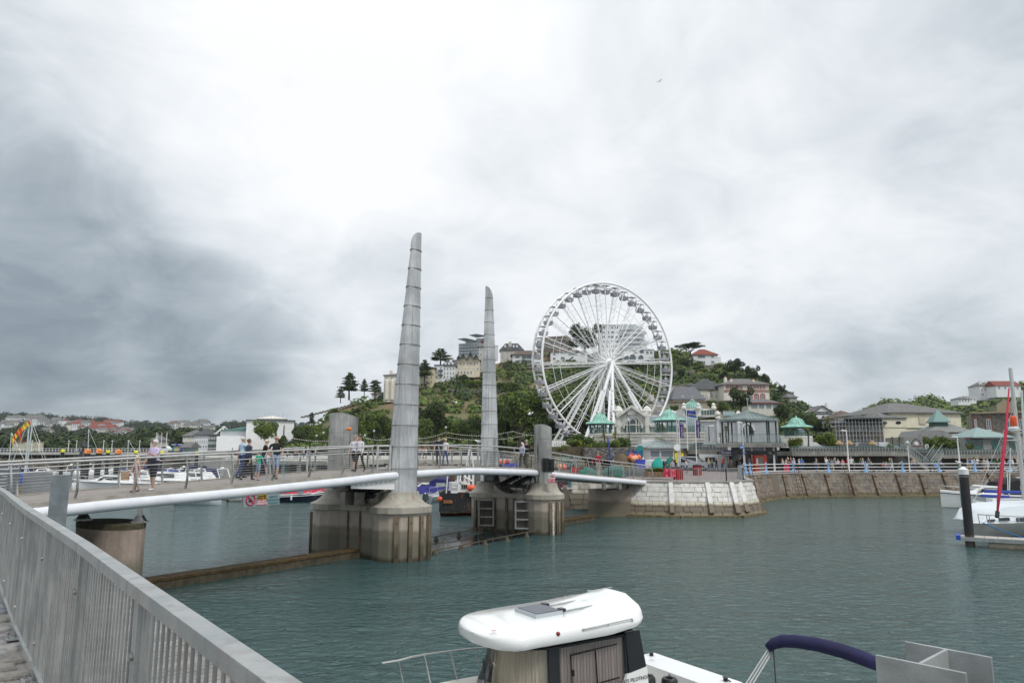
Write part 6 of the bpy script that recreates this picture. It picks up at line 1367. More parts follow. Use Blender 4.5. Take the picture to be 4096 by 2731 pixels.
for d in (-1.6,1.6):q=B();q.tube([wp(0,0,d-.15),wp(0,0,d+.15)],1.35,18);q.build('hub_disc',ww,bwh,smooth=40)
for i in range(14):
 a=2*pi*i/14;q=B();q.add([wp(1.6,a-.12,2.0),wp(1.6,a+.12,2.0),wp(5.0,a,1.5),wp(1.6,a,1.6)],[(0,1,2),(0,2,3),(1,3,2)]);q.build('hub_fin',ww,bwh)
for d,sp_,ft_ in ((3.0,-11.5,7),(3.0,11.5,7),(-3.0,-11.5,-7),(-3.0,11.5,-7),(2.9,-6.3,9.5),(-2.9,6.3,-9.5)):
 top=wp(0,0,d);foot=WC+wh*sp_+wn*ft_;foot.z=6.5;k1=top.lerp(foot,.36);side=wh*.55;q=B();q.tube([top,k1+side*.3],.42,6);q.build('leg',ww,bwh,smooth=40)
 q=B()
 for s_ in (-1,1):q.bar(k1+side*s_*.8,foot+side*s_*1.9,.5,.5)
 for j in range(9):v0=(k1+side*-.8).lerp(foot+side*-1.9,j/9);v1=(k1+side*.8).lerp(foot+side*1.9,(j+1)/9);v2=(k1+side*.8).lerp(foot+side*1.9,j/9);q.tube([v0,v1],.09,3,caps=False);q.tube([v0,v2],.09,3,caps=False)
 q.build('leg',ww,bwh)
gtub=M('gondola_grey',(.46,.46,.50),.5,var=.5,vs=4);
def gm_(f):
 q=B();f(q);return q
g_t=B();g_t.hexa([Vector(v) for v in [(-.85,-.7,-2.3),(.85,-.7,-2.3),(.85,.7,-2.3),(-.85,.7,-2.3),(-1.0,-.8,-1.35),(1.0,-.8,-1.35),(1.0,.8,-1.35),(-1.0,.8,-1.35)]]);gt_me=g_t.mesh('tub',gtub)
g_r=B();g_r.hexa([Vector(v) for v in [(-1.05,-.9,-.12),(1.05,-.9,-.12),(1.05,.9,-.12),(-1.05,.9,-.12),(-.8,-.7,.08),(.8,-.7,.08),(.8,.7,.08),(-.8,.7,.08)]]);gr_me=g_r.mesh('canopy',M('canopy_white',(.6,.6,.62),.5))
g_f=B()
for x in (-.85,.85):
 for y in (-.7,.7):g_f.tube([(x,y,-1.4),(x*.95,y*.95,-.1)],.05,4)
g_f.tube([(0,0,-1.4),(0,0,.2)],.06,4);g_f.box((0,0,-1.05),(.7,.5,.6));gf_me=g_f.mesh('frame',M('frame_pale',(.62,.63,.65),.4))
for i in range(42):
 a=2*pi*(i+.35)/42;p_=wp(WR-.2,a,0)-bwh.location;g=link_mesh('gondola',gt_me,bwh,p_+Vector((0,0,.1)));g.rotation_euler=(0,0,wa);g.parent=bwh
 for nm,me in (('canopy',gr_me),('frame',gf_me)):link_mesh(nm,me,g)
# ================================================================== crowd on the promenade
rp=random.Random(11)
cols={'red':(.42,.03,.04),'white':(.72,.72,.72),'pale blue':(.36,.48,.64),'navy':(.02,.03,.09),'grey':(.25,.25,.26),'pink':(.60,.25,.28),'black':(.015,.015,.018),'bright blue':(.03,.18,.55),'cream':(.60,.54,.42),'green':(.05,.22,.12),'lilac':(.4,.33,.5)}
bcols={'black':(.015,.015,.018),'jeans':(.05,.08,.18),'beige':(.40,.33,.23),'grey':(.16,.16,.17),'white':(.6,.6,.6)}
stand=[dict(lh=4,rh=-4,la=8,ra=10,le=20,re=15),dict(lh=-3,rh=6,rk=10,la=30,le=70,ra=8),dict(lh=12,rh=-12,rk=15,la=-10,ra=14,le=15,re=15),dict(lh=3,rh=-3,la=45,ra=45,le=60,re=60,lean=6)]
sit=dict(lh=82,rh=78,lk=80,rk=76,la=30,ra=35,le=60,re=50)
spots=[]
landm=[(2820,'near the silver van'),(2880,'below the shop sign'),(2940,'at the shop entrance'),(3000,'by the orange hut'),(3130,'beside the red barrier'),(3200,'under the balcony, right of the bandstand'),(3300,'in the group left of the white lamp post'),(3400,'beside the white lamp post'),(3480,'midway along the blue railing'),(3560,'on the benches before the stairs'),(3640,'by the white pole'),(3720,'at the foot of the stairs'),(3840,'behind the white capped pile'),(3920,'behind the red furled sail'),(4000,'beyond the yacht mast'),(4060,'at the right edge')]
for px in (2835,2849,2865,2889,2895,2914,2926,2946,2963,2998,3131,3143,3152,3163,3175,3195,3207,3265,3268,3301,3306,3318,3327,3336,3341,3352,3371,3388,3405,3413,3444,3452,3463,3475,3485,3534,3545,3560,3567,3598,3607,3651,3656,3733,3741,3746,3764,3870,3880,3889,3898,3909,3937,3950,3975,3990,4004,4016,4040,4052,4070):spots.append(px)
used=set()
for i,px in enumerate(spots):
 D=rp.uniform(88.5,92.5) if px>3120 else rp.uniform(90,94);x=X(px,D,zq+1);tn=rp.choice(list(cols));bn_=rp.choice(list(bcols));fem=rp.random()<.5;sitting=px in (3534,3545,3598,3607,3463,3485,3764,3741)
 lm=min(landm,key=lambda e_:abs(e_[0]-px))[1];kind='woman' if fem else 'man'
 lab='%s in %s top and %s %s %s'%(kind,tn,bn_,'sitting' if sitting else 'standing',lm)
 while lab in used:tn=rp.choice(list(cols));bn_=rp.choice(list(bcols));lab='%s in %s top and %s %s %s'%(kind,tn,bn_,'sitting' if sitting else 'standing',lm)
 used.add(lab)
 ps=dict(sit if sitting else stand[i%4])
 if sitting:ps['hipz']=.50;ps['ground']=0
 o=person(lab,(x,D,zq+.0),rp.uniform(0,6.28) if not sitting else pi,rp.uniform(1.58,1.82),ps,cols[tn],bcols[bn_],(.05,.05,.05),(rp.choice([(.05,.03,.02),(.2,.13,.08),(.5,.45,.38),(.02,.015,.01),(.45,.3,.15)]),'long' if fem else rp.choice(['short','short','cap'])),1.0+.1*(i%3),fem,True,'l',0,'people along the promenade')
 if sitting and px in (3534,3598,3463,3741):
  bc_=thing('bench','dark promenade bench under the '+('leftmost ' if px==3463 else 'second ' if px==3534 else 'third ' if px==3598 else 'rightmost ')+'seated people on the promenade','bench',(x+.25,D+.2,zq));q=B();q.box((x+.25,D+.15,zq+.40),(2.0,.45,.06));q.build('seat',black_m,bc_);q=B();q.box((x+.25,D+.42,zq+.68),(2.0,.05,.4));q.build('backrest',black_m,bc_)
  for dx in (-.8,.8):q=B();q.box((x+.25+dx,D+.2,zq+.19),(.06,.4,.38));q.build('leg',black_m,bc_)
for lab,px,D,c1,c2,pp in (('dark haired girl in a brown top by the planter',2655,74,(.08,.03,.03),(.02,.02,.02),1.6),('woman in a patterned grey top leaning on the fence by the planter',2690,75,(.4,.42,.48),(.04,.06,.15),1.66),('woman in a dark jacket beside the one in patterned grey',2702,76,(.06,.06,.06),(.02,.02,.02),1.68),('person in white leaning by the side of the kiosk',2747,85,(.65,.65,.68),(.05,.07,.15),1.6),('person in a dark red jacket sitting on the garden wall',2370,94,(.25,.03,.05),(.02,.02,.03),1.75),('person in a striped top beside the dark red jacket',2384,94,(.3,.12,.15),(.02,.02,.03),1.75),('woman in white standing behind the boat frames',2455,92,(.65,.62,.62),(.3,.3,.3),1.65)):
 person(lab,(X(px,D,zq+1),D,zq),random.uniform(0,6),pp,stand[px%4],c1,c2,hair=((.06,.03,.02),'long'),female=True,detail=0)
# ================================================================== headland
def tab(T,x):return float(np.interp(x,[a for a,_ in T],[b_ for _,b_ in T]))
CREST=[(1000,1800),(1100,1785),(1180,1745),(1290,1688),(1330,1645),(1400,1622),(1500,1590),(1560,1568),(1680,1528),(1750,1500),(1900,1472),(2050,1440),(2200,1425),(2400,1428),(2560,1425),(2640,1405),(2720,1415),(2800,1447),(2900,1470),(3000,1500),(3080,1540),(3150,1600),(3220,1640),(3300,1675),(3380,1712),(3470,1770),(3560,1800)]
BASEY=[(1000,1803),(1900,1797),(2600,1790),(2700,1760),(3200,1765),(3560,1803)]
DC=[(1000,250),(1180,265),(1500,300),(1900,335),(2400,360),(2900,330),(3200,270),(3560,215)]
def hD(px,py):
 yc=tab(CREST,px);yb=tab(BASEY,px);t=min(1.,max(0.,(yb-py)/max(1,yb-yc)));return 196+(tab(DC,px)-196)*t**.9
def hP(px,py):return P(px,py,hD(px,py))
V=[];nx,nr=150,34
for i in range(nx+1):
 px=1000+2560*i/nx;yc=tab(CREST,px);yb=tab(BASEY,px)
 for j in range(nr+1):
  t=j/nr*1.0;py=yb+(yc-yb)*t;p_=P(px,py,196+(tab(DC,px)-196)*t**.9);nz=mnoise.noise(Vector((p_.x*.05,p_.y*.05,3)))*2.2*sin(t*pi)
  V.append((p_.x,p_.y,p_.z+nz))
 last=Vector(V[-1]);dn=(last.y+60)/last.y
 V.append((last.x*dn,last.y*dn,last.z*.98));dn=(last.y+220)/last.y;V.append((last.x*dn,last.y*dn,-2))
K=nr+3;F=[(i*K+j,(i+1)*K+j,(i+1)*K+j+1,i*K+j+1) for i in range(nx) for j in range(K-1)]
hill_m=M('headland_grass',(.115,.12,.045),.95,var=.9,vs=.09,col2=(.20,.135,.08),bump=.6,bs=1.2)
o=link_mesh('headland',npmesh('headland',V,F,hill_m,smooth=True),kind='structure')
# ---------------------------------------------------------------- foliage meshes
def leafcloud(lobes,n,size,rng,shell=.55,flat=0.):
 vol=np.array([l[3]*l[4]+l[4]*l[5]+l[3]*l[5] for l in lobes]);idx=rng.choice(len(lobes),n,p=vol/vol.sum());L=np.array(lobes)[idx]
 d=rng.normal(size=(n,3));d/=np.linalg.norm(d,axis=1)[:,None];r=shell+(1.04-shell)*rng.random(n)**.6;bump_=1+.18*np.sin(d[:,0]*7+idx)*np.sin(d[:,1]*6+idx*2)*np.sin(d[:,2]*5)
 c=L[:,:3]+d*L[:,3:6]*(r*bump_)[:,None]
 nrm=d*.7+rng.normal(size=(n,3))*.6;nrm[:,2]+=flat;nrm/=np.linalg.norm(nrm,axis=1)[:,None]
 a=np.cross(nrm,rng.normal(size=(n,3)));a/=np.linalg.norm(a,axis=1)[:,None];b_=np.cross(nrm,a);s=size*(.6+.8*rng.random(n))[:,None]
 Vv=np.stack([c-a*s-b_*s*.6,c+a*s-b_*s*.5,c+a*s*.7+b_*s*.6,c-a*s*.8+b_*s*.5],1).reshape(-1,3);return Vv,np.arange(n*4).reshape(n,4)
TREES={}
def mktree(kind,seed):
 rng=np.random.default_rng(seed);r_=random.Random(seed);tb=B()
 if kind=='broad' or kind=='dark':
  lobes=[(0,0,.62,.26,.26,.26)]
  for i in range(9 if kind=='broad' else 7):a=r_.random()*6.28;rr=r_.uniform(.14,.34);lobes.append((cos(a)*rr,sin(a)*rr,r_.uniform(.36,.84),r_.uniform(.12,.2),r_.uniform(.12,.2),r_.uniform(.10,.17)))
  Vv,Ff=leafcloud(lobes,3600,.020,rng);tb.tube([(0,0,0),(.01,0,.3),(0,.01,.6)],[.028,.02,.01],7)
  for i in range(6):a=i+r_.random();tb.tube([(0,0,.22+i*.04),(cos(a)*.14,sin(a)*.14,.42+i*.04),(cos(a)*.24,sin(a)*.24,.6+i*.03)],[.013,.008,.003],5)
  m=leafA if kind=='broad' else leafD
 elif kind=='bush' or kind=='lightbush':
  lobes=[(r_.uniform(-.3,.3),r_.uniform(-.3,.3),r_.uniform(.2,.6),r_.uniform(.2,.34),r_.uniform(.2,.34),r_.uniform(.2,.36)) for _ in range(7)];Vv,Ff=leafcloud(lobes,1500,.045,rng);tb.tube([(0,0,0),(0,0,.5)],[.04,.02],5);m=leafA if kind=='bush' else leafL
 elif kind=='cedar':
  lobes=[]
  for i in range(13):z=.38+i*.047;w_=(.34-i*.018)*r_.uniform(.6,1.15);a=r_.random()*6.28;lobes.append((cos(a)*w_*.6,sin(a)*w_*.6,z,w_*.75,w_*.6,.028));lobes.append((-cos(a)*w_*.45,-sin(a)*w_*.5,z+.02,w_*.5,w_*.5,.03));tb.tube([(0,0,z-.03),(cos(a)*w_,sin(a)*w_,z)],[.01,.004],4)
  Vv,Ff=leafcloud(lobes,3600,.017,rng,.2,.5);tb.tube([(0,0,0),(.01,0,.5),(0,0,.98)],[.026,.018,.004],7);m=leafD
 elif kind=='umbrella':
  lobes=[(r_.uniform(-.42,.42),r_.uniform(-.42,.42),r_.uniform(.72,.84),r_.uniform(.16,.25),r_.uniform(.16,.25),r_.uniform(.06,.09)) for _ in range(13)];Vv,Ff=leafcloud(lobes,4200,.019,rng,.35,.4);tb.tube([(-.12,0,0),(-.03,0,.3),(0,0,.45)],[.04,.03,.022],7)
  for i in range(8):a=2*pi*i/8;tb.tube([(0,0,.42),(cos(a)*.16,sin(a)*.16,.58),(cos(a)*.34,sin(a)*.34,.72)],[.016,.011,.005],5)
  m=leafD
 elif kind=='palm':
  Vl=[];n=46
  tb.tube([(0,0,0),(.03,0,.4),(0,0,.72)],[.05,.04,.045],7)
  for i in range(n):
   a=r_.random()*6.28;e_=r_.uniform(-.4,1.3);L=r_.uniform(.26,.36);d=Vector((cos(a)*cos(e_),sin(a)*cos(e_),sin(e_)));s=Vector((-sin(a),cos(a),0))*.022;b0=Vector((0,0,.72));m1=b0+d*L*.55;t1=b0+d*L+Vector((0,0,-.06));Vl+=[b0-s*.4,b0+s*.4,m1+s,m1-s,m1-s,m1+s,t1+s*.15,t1-s*.15]
  Vv=np.array([tuple(v) for v in Vl]);Ff=np.arange(len(Vl)).reshape(-1,4);m=leafL
 elif kind=='spike':
  Vl=[]
  for i in range(120):a=r_.random()*6.28;e_=r_.uniform(.2,1.4);L=r_.uniform(.5,1.);d=Vector((cos(a)*cos(e_),sin(a)*cos(e_),sin(e_)));s=Vector((-sin(a),cos(a),0))*.04;b0=Vector((r_.uniform(-.3,.3),r_.uniform(-.2,.2),0));m1=b0+d*L*.6;t1=b0+d*L;Vl+=[b0-s*.5,b0+s*.5,m1+s,m1-s,m1-s,m1+s,t1+s*.1,t1-s*.1]
  Vv=np.array([tuple(v) for v in Vl]);Ff=np.arange(len(Vl)).reshape(-1,4);m=leafL;tb.tube([(0,0,0),(0,0,.1)],.02,4)
 return npmesh('crown',Vv,Ff,m),tb.mesh('trunk',bark)
for kd,n in (('broad',4),('dark',3),('bush',3),('lightbush',2),('cedar',3),('umbrella',1),('palm',2),('spike',2)):TREES[kd]=[mktree(kd,100+i*7+len(kd)) for i in range(n)]
def tree(kind,label,px,yt,yb,D,wf=1.,group=None,v=None,name=None):
 a=P(px,yb,D);h_=(P(px,yt,D).z-a.z);o=thing(name or {'broad':'tree','dark':'tree','bush':'bush','lightbush':'bush','cedar':'cedar_tree','umbrella':'pine_tree','palm':'palm_tree','spike':'spiky_plant'}[kind],label,{'bush':'bush','lightbush':'bush','spike':'plant','palm':'palm tree'}.get(kind,'tree'),a,random.random()*6.28,group,local=True)
 k=1.0 if kind in ('cedar',) else (1.12 if kind in ('broad','dark') else 1.);o.scale=(h_*wf*k,h_*wf*k,h_*k);vr=TREES[kind][(v if v is not None else int(px))%len(TREES[kind])];link_mesh('crown' if kind not in ('palm','spike') else 'leaves',vr[0],o);link_mesh('trunk',vr[1],o);return o
# ---------------------------------------------------------------- undergrowth over the headland: one uncountable mass
rng=np.random.default_rng(5)
def cover(name,n,fpx,accept,size,m,lift=.5):
 C_=[]
 while len(C_)<n:
  px,py=fpx()
  if not accept(px,py):continue
  p_=hP(px,py);C_.append((p_.x,p_.y,p_.z))
 C_=np.array(C_);k=34;c=np.repeat(C_,k,0);N_=len(c);d=rng.normal(size=(N_,3));d/=np.linalg.norm(d,axis=1)[:,None];d[:,2]=np.abs(d[:,2]);sz=np.repeat(size*(.5+rng.random(n)),k)
 c=c+d*sz[:,None]*np.array([1.3,1.3,1.0])*(.75+.3*rng.random(N_))[:,None];c[:,2]+=lift-.5
 a=rng.normal(size=(N_,3));a-=d*(a*d).sum(1)[:,None];a/=np.linalg.norm(a,axis=1)[:,None];b_=np.cross(d,a);s=(.26+.25*rng.random(N_))[:,None]
 Vv=np.stack([c-a*s-b_*s,c+a*s-b_*s*.8,c+a*s+b_*s,c-a*s*.8+b_*s],1).reshape(-1,3);link_mesh(name,npmesh(name,Vv,np.arange(N_*4).reshape(-1,4),m),kind='stuff',label=None);ob=C.objects[-1];return ob
def nz(px,py,s,o_=0.):return mnoise.noise(Vector((px*s+o_,py*s*1.6,o_)))
def slope(px,py): # the open grassy slope
 yc=tab(CREST,px);return px<2010 and py>yc+(38 if px>1450 else 12)+max(0,(px-1560))*.32 and py<1730
def u(a,b_):return random.uniform(a,b_)
def pick():
 px=u(1150,3450);yc=tab(CREST,px);yb=tab(BASEY,px);return px,yc+(yb-yc)*random.random()
o=cover('hillside_scrub',2900,pick,lambda x,y:(not slope(x,y)) and nz(x,y,.018)>-.28 and (x>2200 or nz(x,y,.03,5)>.0),1.9,leafA);tagm(o,'green scrub and bushes covering the headland','scrub')
o=cover('dark_hillside_scrub',2300,pick,lambda x,y:(not slope(x,y)) and nz(x,y,.014,7)>-.02 and (x>2200 or nz(x,y,.03,5)>.1),2.6,leafD);tagm(o,'dark evergreen scrub covering the headland','scrub')
o=cover('slope_scrub',260,lambda:(u(1180,2020),u(1560,1790)),lambda x,y:slope(x,y) and nz(x,y,.02,3)>.12,1.3,leafA);tagm(o,'low patches of scrub on the grassy slope','scrub')
# rock outcrops and retaining walls on the headland
rockm=M('headland_rock',(.25,.225,.19),.95,var=.5,vs=1.5,bump=.8,bs=3)
for i,(a,ya,b_,yb_,h_) in enumerate([(1690,1568,1950,1574,14),(1860,1552,2050,1566,12),(2010,1585,2140,1590,16),(1200,1672,1530,1590,8),(2300,1455,2460,1448,16),(2060,1478,2200,1470,10),(2690,1510,2790,1500,22),(2830,1480,2900,1482,20),(3100,1575,3190,1582,14)]):
 rw_=thing('retaining_wall',['long grey stone wall above the grassy slope, below the terrace houses','higher grey stone wall below the hedges, left of the distant mast','grey rubble wall just right of the distant mast','low fence wall along the shoulder of the headland near the cedars','rubble wall under the long white house','rock garden wall under the white hipped house','pale rock face behind the cream houses','pale rock face under the red roofed house','grey wall right of the pink hotel'][i],'wall',hP((a+b_)/2,(ya+yb_)/2));n=max(4,int((b_-a)/14));rg=random.Random(i)
 for k in range(n):
  x0=a+(b_-a)*k/n;x1=a+(b_-a)*(k+.96)/n;y0=ya+(yb_-ya)*k/n;D=hD(x0,y0)-2.5
  for r_ in range(max(1,h_//7)):
   f_=FR(x0,D,x1,D+.5);q=B();q.hexa(f_.q(x0,x1,y0-h_+r_*7,y0-h_+r_*7+6.5,rg.uniform(-.15,.1),2));q.build('stone_block',[rockm,M('wall_rock2',(.20,.185,.165),.95,var=.4,vs=2)][(k+r_)%2],rw_)
for i,(a,b_,y0,y1) in enumerate([(1830,1935,1527,1552),(1935,2062,1535,1560),(2004,2075,1538,1564),(1790,1850,1496,1510)]):
 hg=thing('hedge',['long clipped hedge on the headland left of the distant mast','clipped hedge directly behind the distant mast','clipped hedge just right of the distant mast','small clipped hedge in front of the cream gabled terrace'][i],'hedge',hP(a,y1));p0=hP(a,y1);p1=hP(b_,y1);H_=(y1-y0)/2844*p0.y;lob=[(0,0,0,1,1,1)];n=2200;t_=rng.random(n);cc=np.outer(1-t_,np.array(p0))+np.outer(t_,np.array(p1));cc[:,0]+=0;cc[:,1]+=rng.uniform(-1.2,1.2,n)-3;cc[:,2]+=rng.random(n)**.6*H_;d=rng.normal(size=(n,3));d/=np.linalg.norm(d,axis=1)[:,None];a_=np.cross(d,rng.normal(size=(n,3)));a_/=np.linalg.norm(a_,axis=1)[:,None];b2=np.cross(d,a_);s=.28;Vv=np.stack([cc-a_*s-b2*s,cc+a_*s-b2*s,cc+a_*s+b2*s,cc-a_*s+b2*s],1).reshape(-1,3)-np.array(hg.location);link_mesh('clipped_foliage',npmesh('hedge',Vv,np.arange(n*4).reshape(-1,4),leafA),hg)
# ---------------------------------------------------------------- houses on the headland
def house(label,px0,px1,ye,yb,dD=0.,depth=9,wm=None,roof='hip',rm=None,rise=2.,rows=(),yaw=0.,name='house',cat='house',fm=None,D=None,over=.5,ridge=.5,chims=(),gm=None,bars=1):
 D=D or (hD((px0+px1)/2,yb)-6+dD);fr=FR(px0,D-yaw,px1,D+yaw);o=thing(name,label,cat,fr.p((px0+px1)/2,yb,2));wm=wm or white_p;rm=rm or slate
 box_px(fr,px0,px1,ye,yb+8,0,depth,'wall',wm,o)
 if roof in ('hip','gable'):hiproof(fr,px0,px1,ye,depth,rise,over,rm,o,gable=roof=='gable',ridge=ridge)
 else:box_px(fr,px0-1,px1+1,ye-2.5,ye,-.4,depth+.3,'flat_roof',rm,o)
 for (n,y0,y1,w_) in rows:
  for i in range(n):
   c=px0+(px1-px0)*(i+.5)/n;window(fr,c-w_/2,c+w_/2,y0,y1,o,sill=(y1-y0)>8,bars=bars,fm=fm,gm=gm)
 for px,yt,yb2,w_ in chims:chimney(fr,px,yt,yb2,w_,wm,o)
 return o,fr
cr2=M('cream_house',(.72,.65,.52),.75,var=.12,vs=.8,streak=.3);crp=M('pale_cream',(.74,.71,.62),.75,var=.12,vs=.8,streak=.3);grh=M('grey_house',(.54,.52,.47),.8,var=.15,vs=.8,streak=.3);yelh=M('yellow_house',(.68,.60,.38),.75,var=.1,vs=.8);redr=M('red_tile_roof',(.24,.06,.04),.8,var=.3,vs=2);brr=M('brown_roof',(.13,.095,.075),.85,var=.3,vs=2);whh=M('white_house',(.76,.77,.78),.6,var=.07,vs=.8);brk=M('brown_brick',(.19,.155,.13),.85,var=.25,vs=2)
o,fr=house('cream bay-fronted Victorian block partly hidden by the near mast',1528,1612,1500,1600,wm=crp,rm=slate,rise=1.2,rows=[(4,1508,1518,7),(4,1530,1543,7),(4,1555,1568,7)],chims=[(1552,1484,1500,12),(1590,1486,1500,12)])
for px in (1540,1562,1584):q=B();c=fr.p(px,1598,-.2);q.lathe([(.75,0),(.75,7.6),(0,8.4)],c,8);q.build('bay',crp,o)
house('small white villa low on the shoulder beside the cedars',1480,1520,1574,1592,rise=1.6,rm=brr,rows=[(3,1578,1586,6)])
house('yellow apartment block with a grey roof just right of the near mast',1672,1731,1470,1545,wm=yelh,rm=slate2,rise=1.2,rows=[(3,1484,1494,8),(3,1504,1514,8),(3,1522,1532,8)])
o,fr=house('white Victorian house with blue balconies and a navy roof edge',1731,1768,1461,1520,wm=whh,roof='flat',rm=M('navy_trim',(.02,.03,.12),.5),rows=[(2,1468,1478,7),(2,1484,1494,7),(2,1502,1513,7)])
for y in (1480,1498):box_px(fr,1748,1768,y,y+2,-1.2,0,'balcony',M('navy_trim',(.02,.03,.12),.5),o)
o,fr=house('white terrace with a dark mansard roof and dormers',1768,1817,1462,1518,wm=whh,rm=slate2,rise=3.2,ridge=.15,rows=[(4,1470,1480,6),(4,1488,1498,6),(4,1503,1512,6)],chims=[(1797,1436,1455,10)])
for px in (1777,1791,1806):box_px(fr,px-3.5,px+3.5,1449,1458,-.2,1,'dormer',whh,o)
o,fr=house('cream terrace with a row of steep grey gables',1817,1916,1440,1500,wm=cr2,rm=slate2,rise=1.,ridge=.3,rows=[(7,1449,1459,6),(7,1470,1480,6)])
for px,w_,yt in ((1832,14,1424),(1850,20,1416),(1880,24,1410),(1902,16,1420)):
 poly_px(fr,[(px-w_/2,1446),(px-w_/2,1436),(px,yt+4),(px+w_/2,1436),(px+w_/2,1446)],-.6,3,'gable',cr2,o);q=B();q.bar(fr.p(px-w_/2-1,1437,-.5),fr.p(px,yt,-.5),4,.3,up=(0,0,1));q.bar(fr.p(px,yt,-.5),fr.p(px+w_/2+1,1437,-.5),4,.3);q.build('gable_roof',slate2,o);window(fr,px-3,px+3,yt+12,yt+20,o,bars=0,sill=False,dep=-.65)
for a,b_ in ((1795,1850),(1850,1898)):box_px(fr,a,b_,1478,1512,-4,0,'terrace_base',cr2,o);box_px(fr,a,b_,1475,1478,-4.1,0,'parapet',crp,o)
for i in range(7):window(fr,1803+i*13,1809+i*13,1488,1499,o,dep=-4.05,bars=0,sill=False)
o,fr=house('grey roughcast house behind the distant mast with a small gable',1912,1950,1385,1485,wm=grh,rm=slate,rise=2.,roof='gable',rows=[(2,1390,1400,6),(2,1412,1422,6),(2,1434,1444,6),(2,1455,1465,6)])
# modern flats
fl_w=M('flat_white',(.66,.70,.73),.4,var=.06,vs=1)
o,fr=house('modern white apartment block with glass balconies and upswept canopy roofs',1830,1945,1374,1425,dD=25,wm=fl_w,roof='flat',rm=fl_w,depth=14,yaw=-3,rows=[])
for r_ in range(4):
 for i in range(9):box_px(fr,1834+i*12.2,1844+i*12.2,1378+r_*12,1386+r_*12,-.15,.1,'window_bay',M('pale_bay_glass',(.30,.35,.39),.15),o)
 box_px(fr,1831,1944,1386+r_*12,1388+r_*12,-1.,0,'balcony',fl_w,o)
box_px(fr,1850,1890,1362,1374,2,8,'penthouse',fl_w,o);box_px(fr,1893,1945,1350,1374,2,8,'penthouse',fl_w,o);box_px(fr,1922,1946,1362,1379,-.4,1,'red_panel',M('red_clad',(.35,.03,.03),.6),o)
for a,b_,y in ((1842,1897,1361),(1888,1946,1345)):q=B();m_=(a+b_)/2;q.bar(fr.p(a,y,0),fr.p(m_,y-4,0),9,.25);q.bar(fr.p(m_,y-4,0),fr.p(b_,y+1,0),9,.25);q.build('canopy_roof',galv3,o)
o,fr=house('grey villa with a slate roof and tall chimney right of the distant mast',2000,2094,1400,1447,wm=grh,rm=slate2,rise=4.,ridge=.3,rows=[(5,1407,1416,5),(5,1426,1435,5)],chims=[(2040,1366,1392,13)],dD=10)
for px in (2020,2055,2068):box_px(fr,px-3,px+3,1380,1390,-.1,2,'dormer',whh,o)
o,fr=house('white house with a wide brown hipped roof and glazed balcony, left of the wheel',2050,2172,1418,1452,wm=whh,rm=brr,rise=2.6,rows=[],over=.9)
for a,b_,y0,y1 in ((2062,2078,1422,1433),(2062,2078,1440,1450),(2088,2128,1422,1436),(2088,2128,1438,1451),(2140,2160,1424,1434)):window(fr,a,b_,y0,y1,o,bars=1,sill=False)
o,fr=house('brown brick flats with a stepped roof behind the left side of the wheel',2150,2266,1362,1415,wm=brk,roof='flat',rm=conc_lt,dD=22,depth=12,rows=[(6,1366,1374,11),(6,1384,1392,11)],yaw=-3);box_px(fr,2160,2264,1342,1362,3,11,'upper_storey',brk,o)
o,fr=house('long low white house with ribbon windows behind the wheel',2206,2355,1407,1447,wm=whh,rm=brr,rise=1.6,ridge=.6,rows=[])
for a,b_,y0,y1 in ((2214,2226,1412,1421),(2214,2226,1430,1439),(2247,2263,1427,1437),(2278,2316,1398+12,1421),(2330,2345,1412,1421),(2284,2296,1430,1438)):window(fr,a,b_,y0,y1,o,bars=2 if b_-a>20 else 1,sill=False)
# big white stepped block
o,fr=house('large stepped white apartment block on the hilltop seen through the wheel',2412,2560,1300,1440,wm=whh,roof='flat',rm=whh,depth=12,rows=[],dD=8,name='apartment_block',cat='apartment block')
rg=random.Random(3)
for r_ in range(7):
 y0=1306+r_*18.5;x1=2570+(r_%2)*12+r_*4
 box_px(fr,2560,x1+8,y0-4,y0+15,.5,9,'stepped_wing',whh,o);box_px(fr,2490,x1+14,y0+10,y0+12.5,-1.6,.2,'balcony_slab',whh,o);box_px(fr,2500,x1+12,y0+4,y0+10,-1.6,-1.5,'balustrade',M('glass_panel',(.45,.5,.53),.2),o)
 for i in range(9):window(fr,2418+i*17.5,2429+i*17.5+(3 if (i+r_)%3==0 else 0),y0,y0+8.5,o,bars=i%2,sill=False,dep=-.05)
box_px(fr,2440,2560,1293,1300,2,10,'roof_plant',whh,o);box_px(fr,2555,2590,1296,1306,2,9,'roof_plant',whh,o)
o,fr=house('white arcaded villa with round arches at the foot of the white block',2505,2628,1398,1440,wm=whh,roof='flat',rm=whh,depth=7,dD=-7,rows=[])
for px,w_,y1 in ((2515,9,1438),(2574,10,1438),(2540,13,1438),(2578,8,1402+10),(2550,7,1412)):
 aw=poly_px(fr,[(px-w_,y1),(px-w_,y1-10)]+[(px+w_*cos(a),y1-10-w_*.9*sin(a)) for a in [pi-pi*i/8 for i in range(9)]]+[(px+w_,y1)],-.12,.1,'arched_opening',glass_b,o);q=B();q.tube([fr.p(px+w_*cos(a),y1-10-w_*.9*sin(a),-.2) for a in [pi*i/8 for i in range(9)]],.22,5);q.build('arch_moulding',whh,aw)
for a in (2596,2612):window(fr,a,a+10,1404,1416,o,bars=1,sill=False)
o,fr=house('white two storey house with a red hipped roof on the right shoulder of the hill',2785,2886,1418,1458,wm=whh,rm=redr,rise=3.1,depth=9,rows=[],over=.6)
for a,b_,y0,y1 in ((2806,2836,1421,1432),(2860,2873,1421,1430),(2814,2836,1444,1454),(2860,2872,1443,1452)):window(fr,a,b_,y0,y1,o,bars=2 if b_-a>15 else 1)
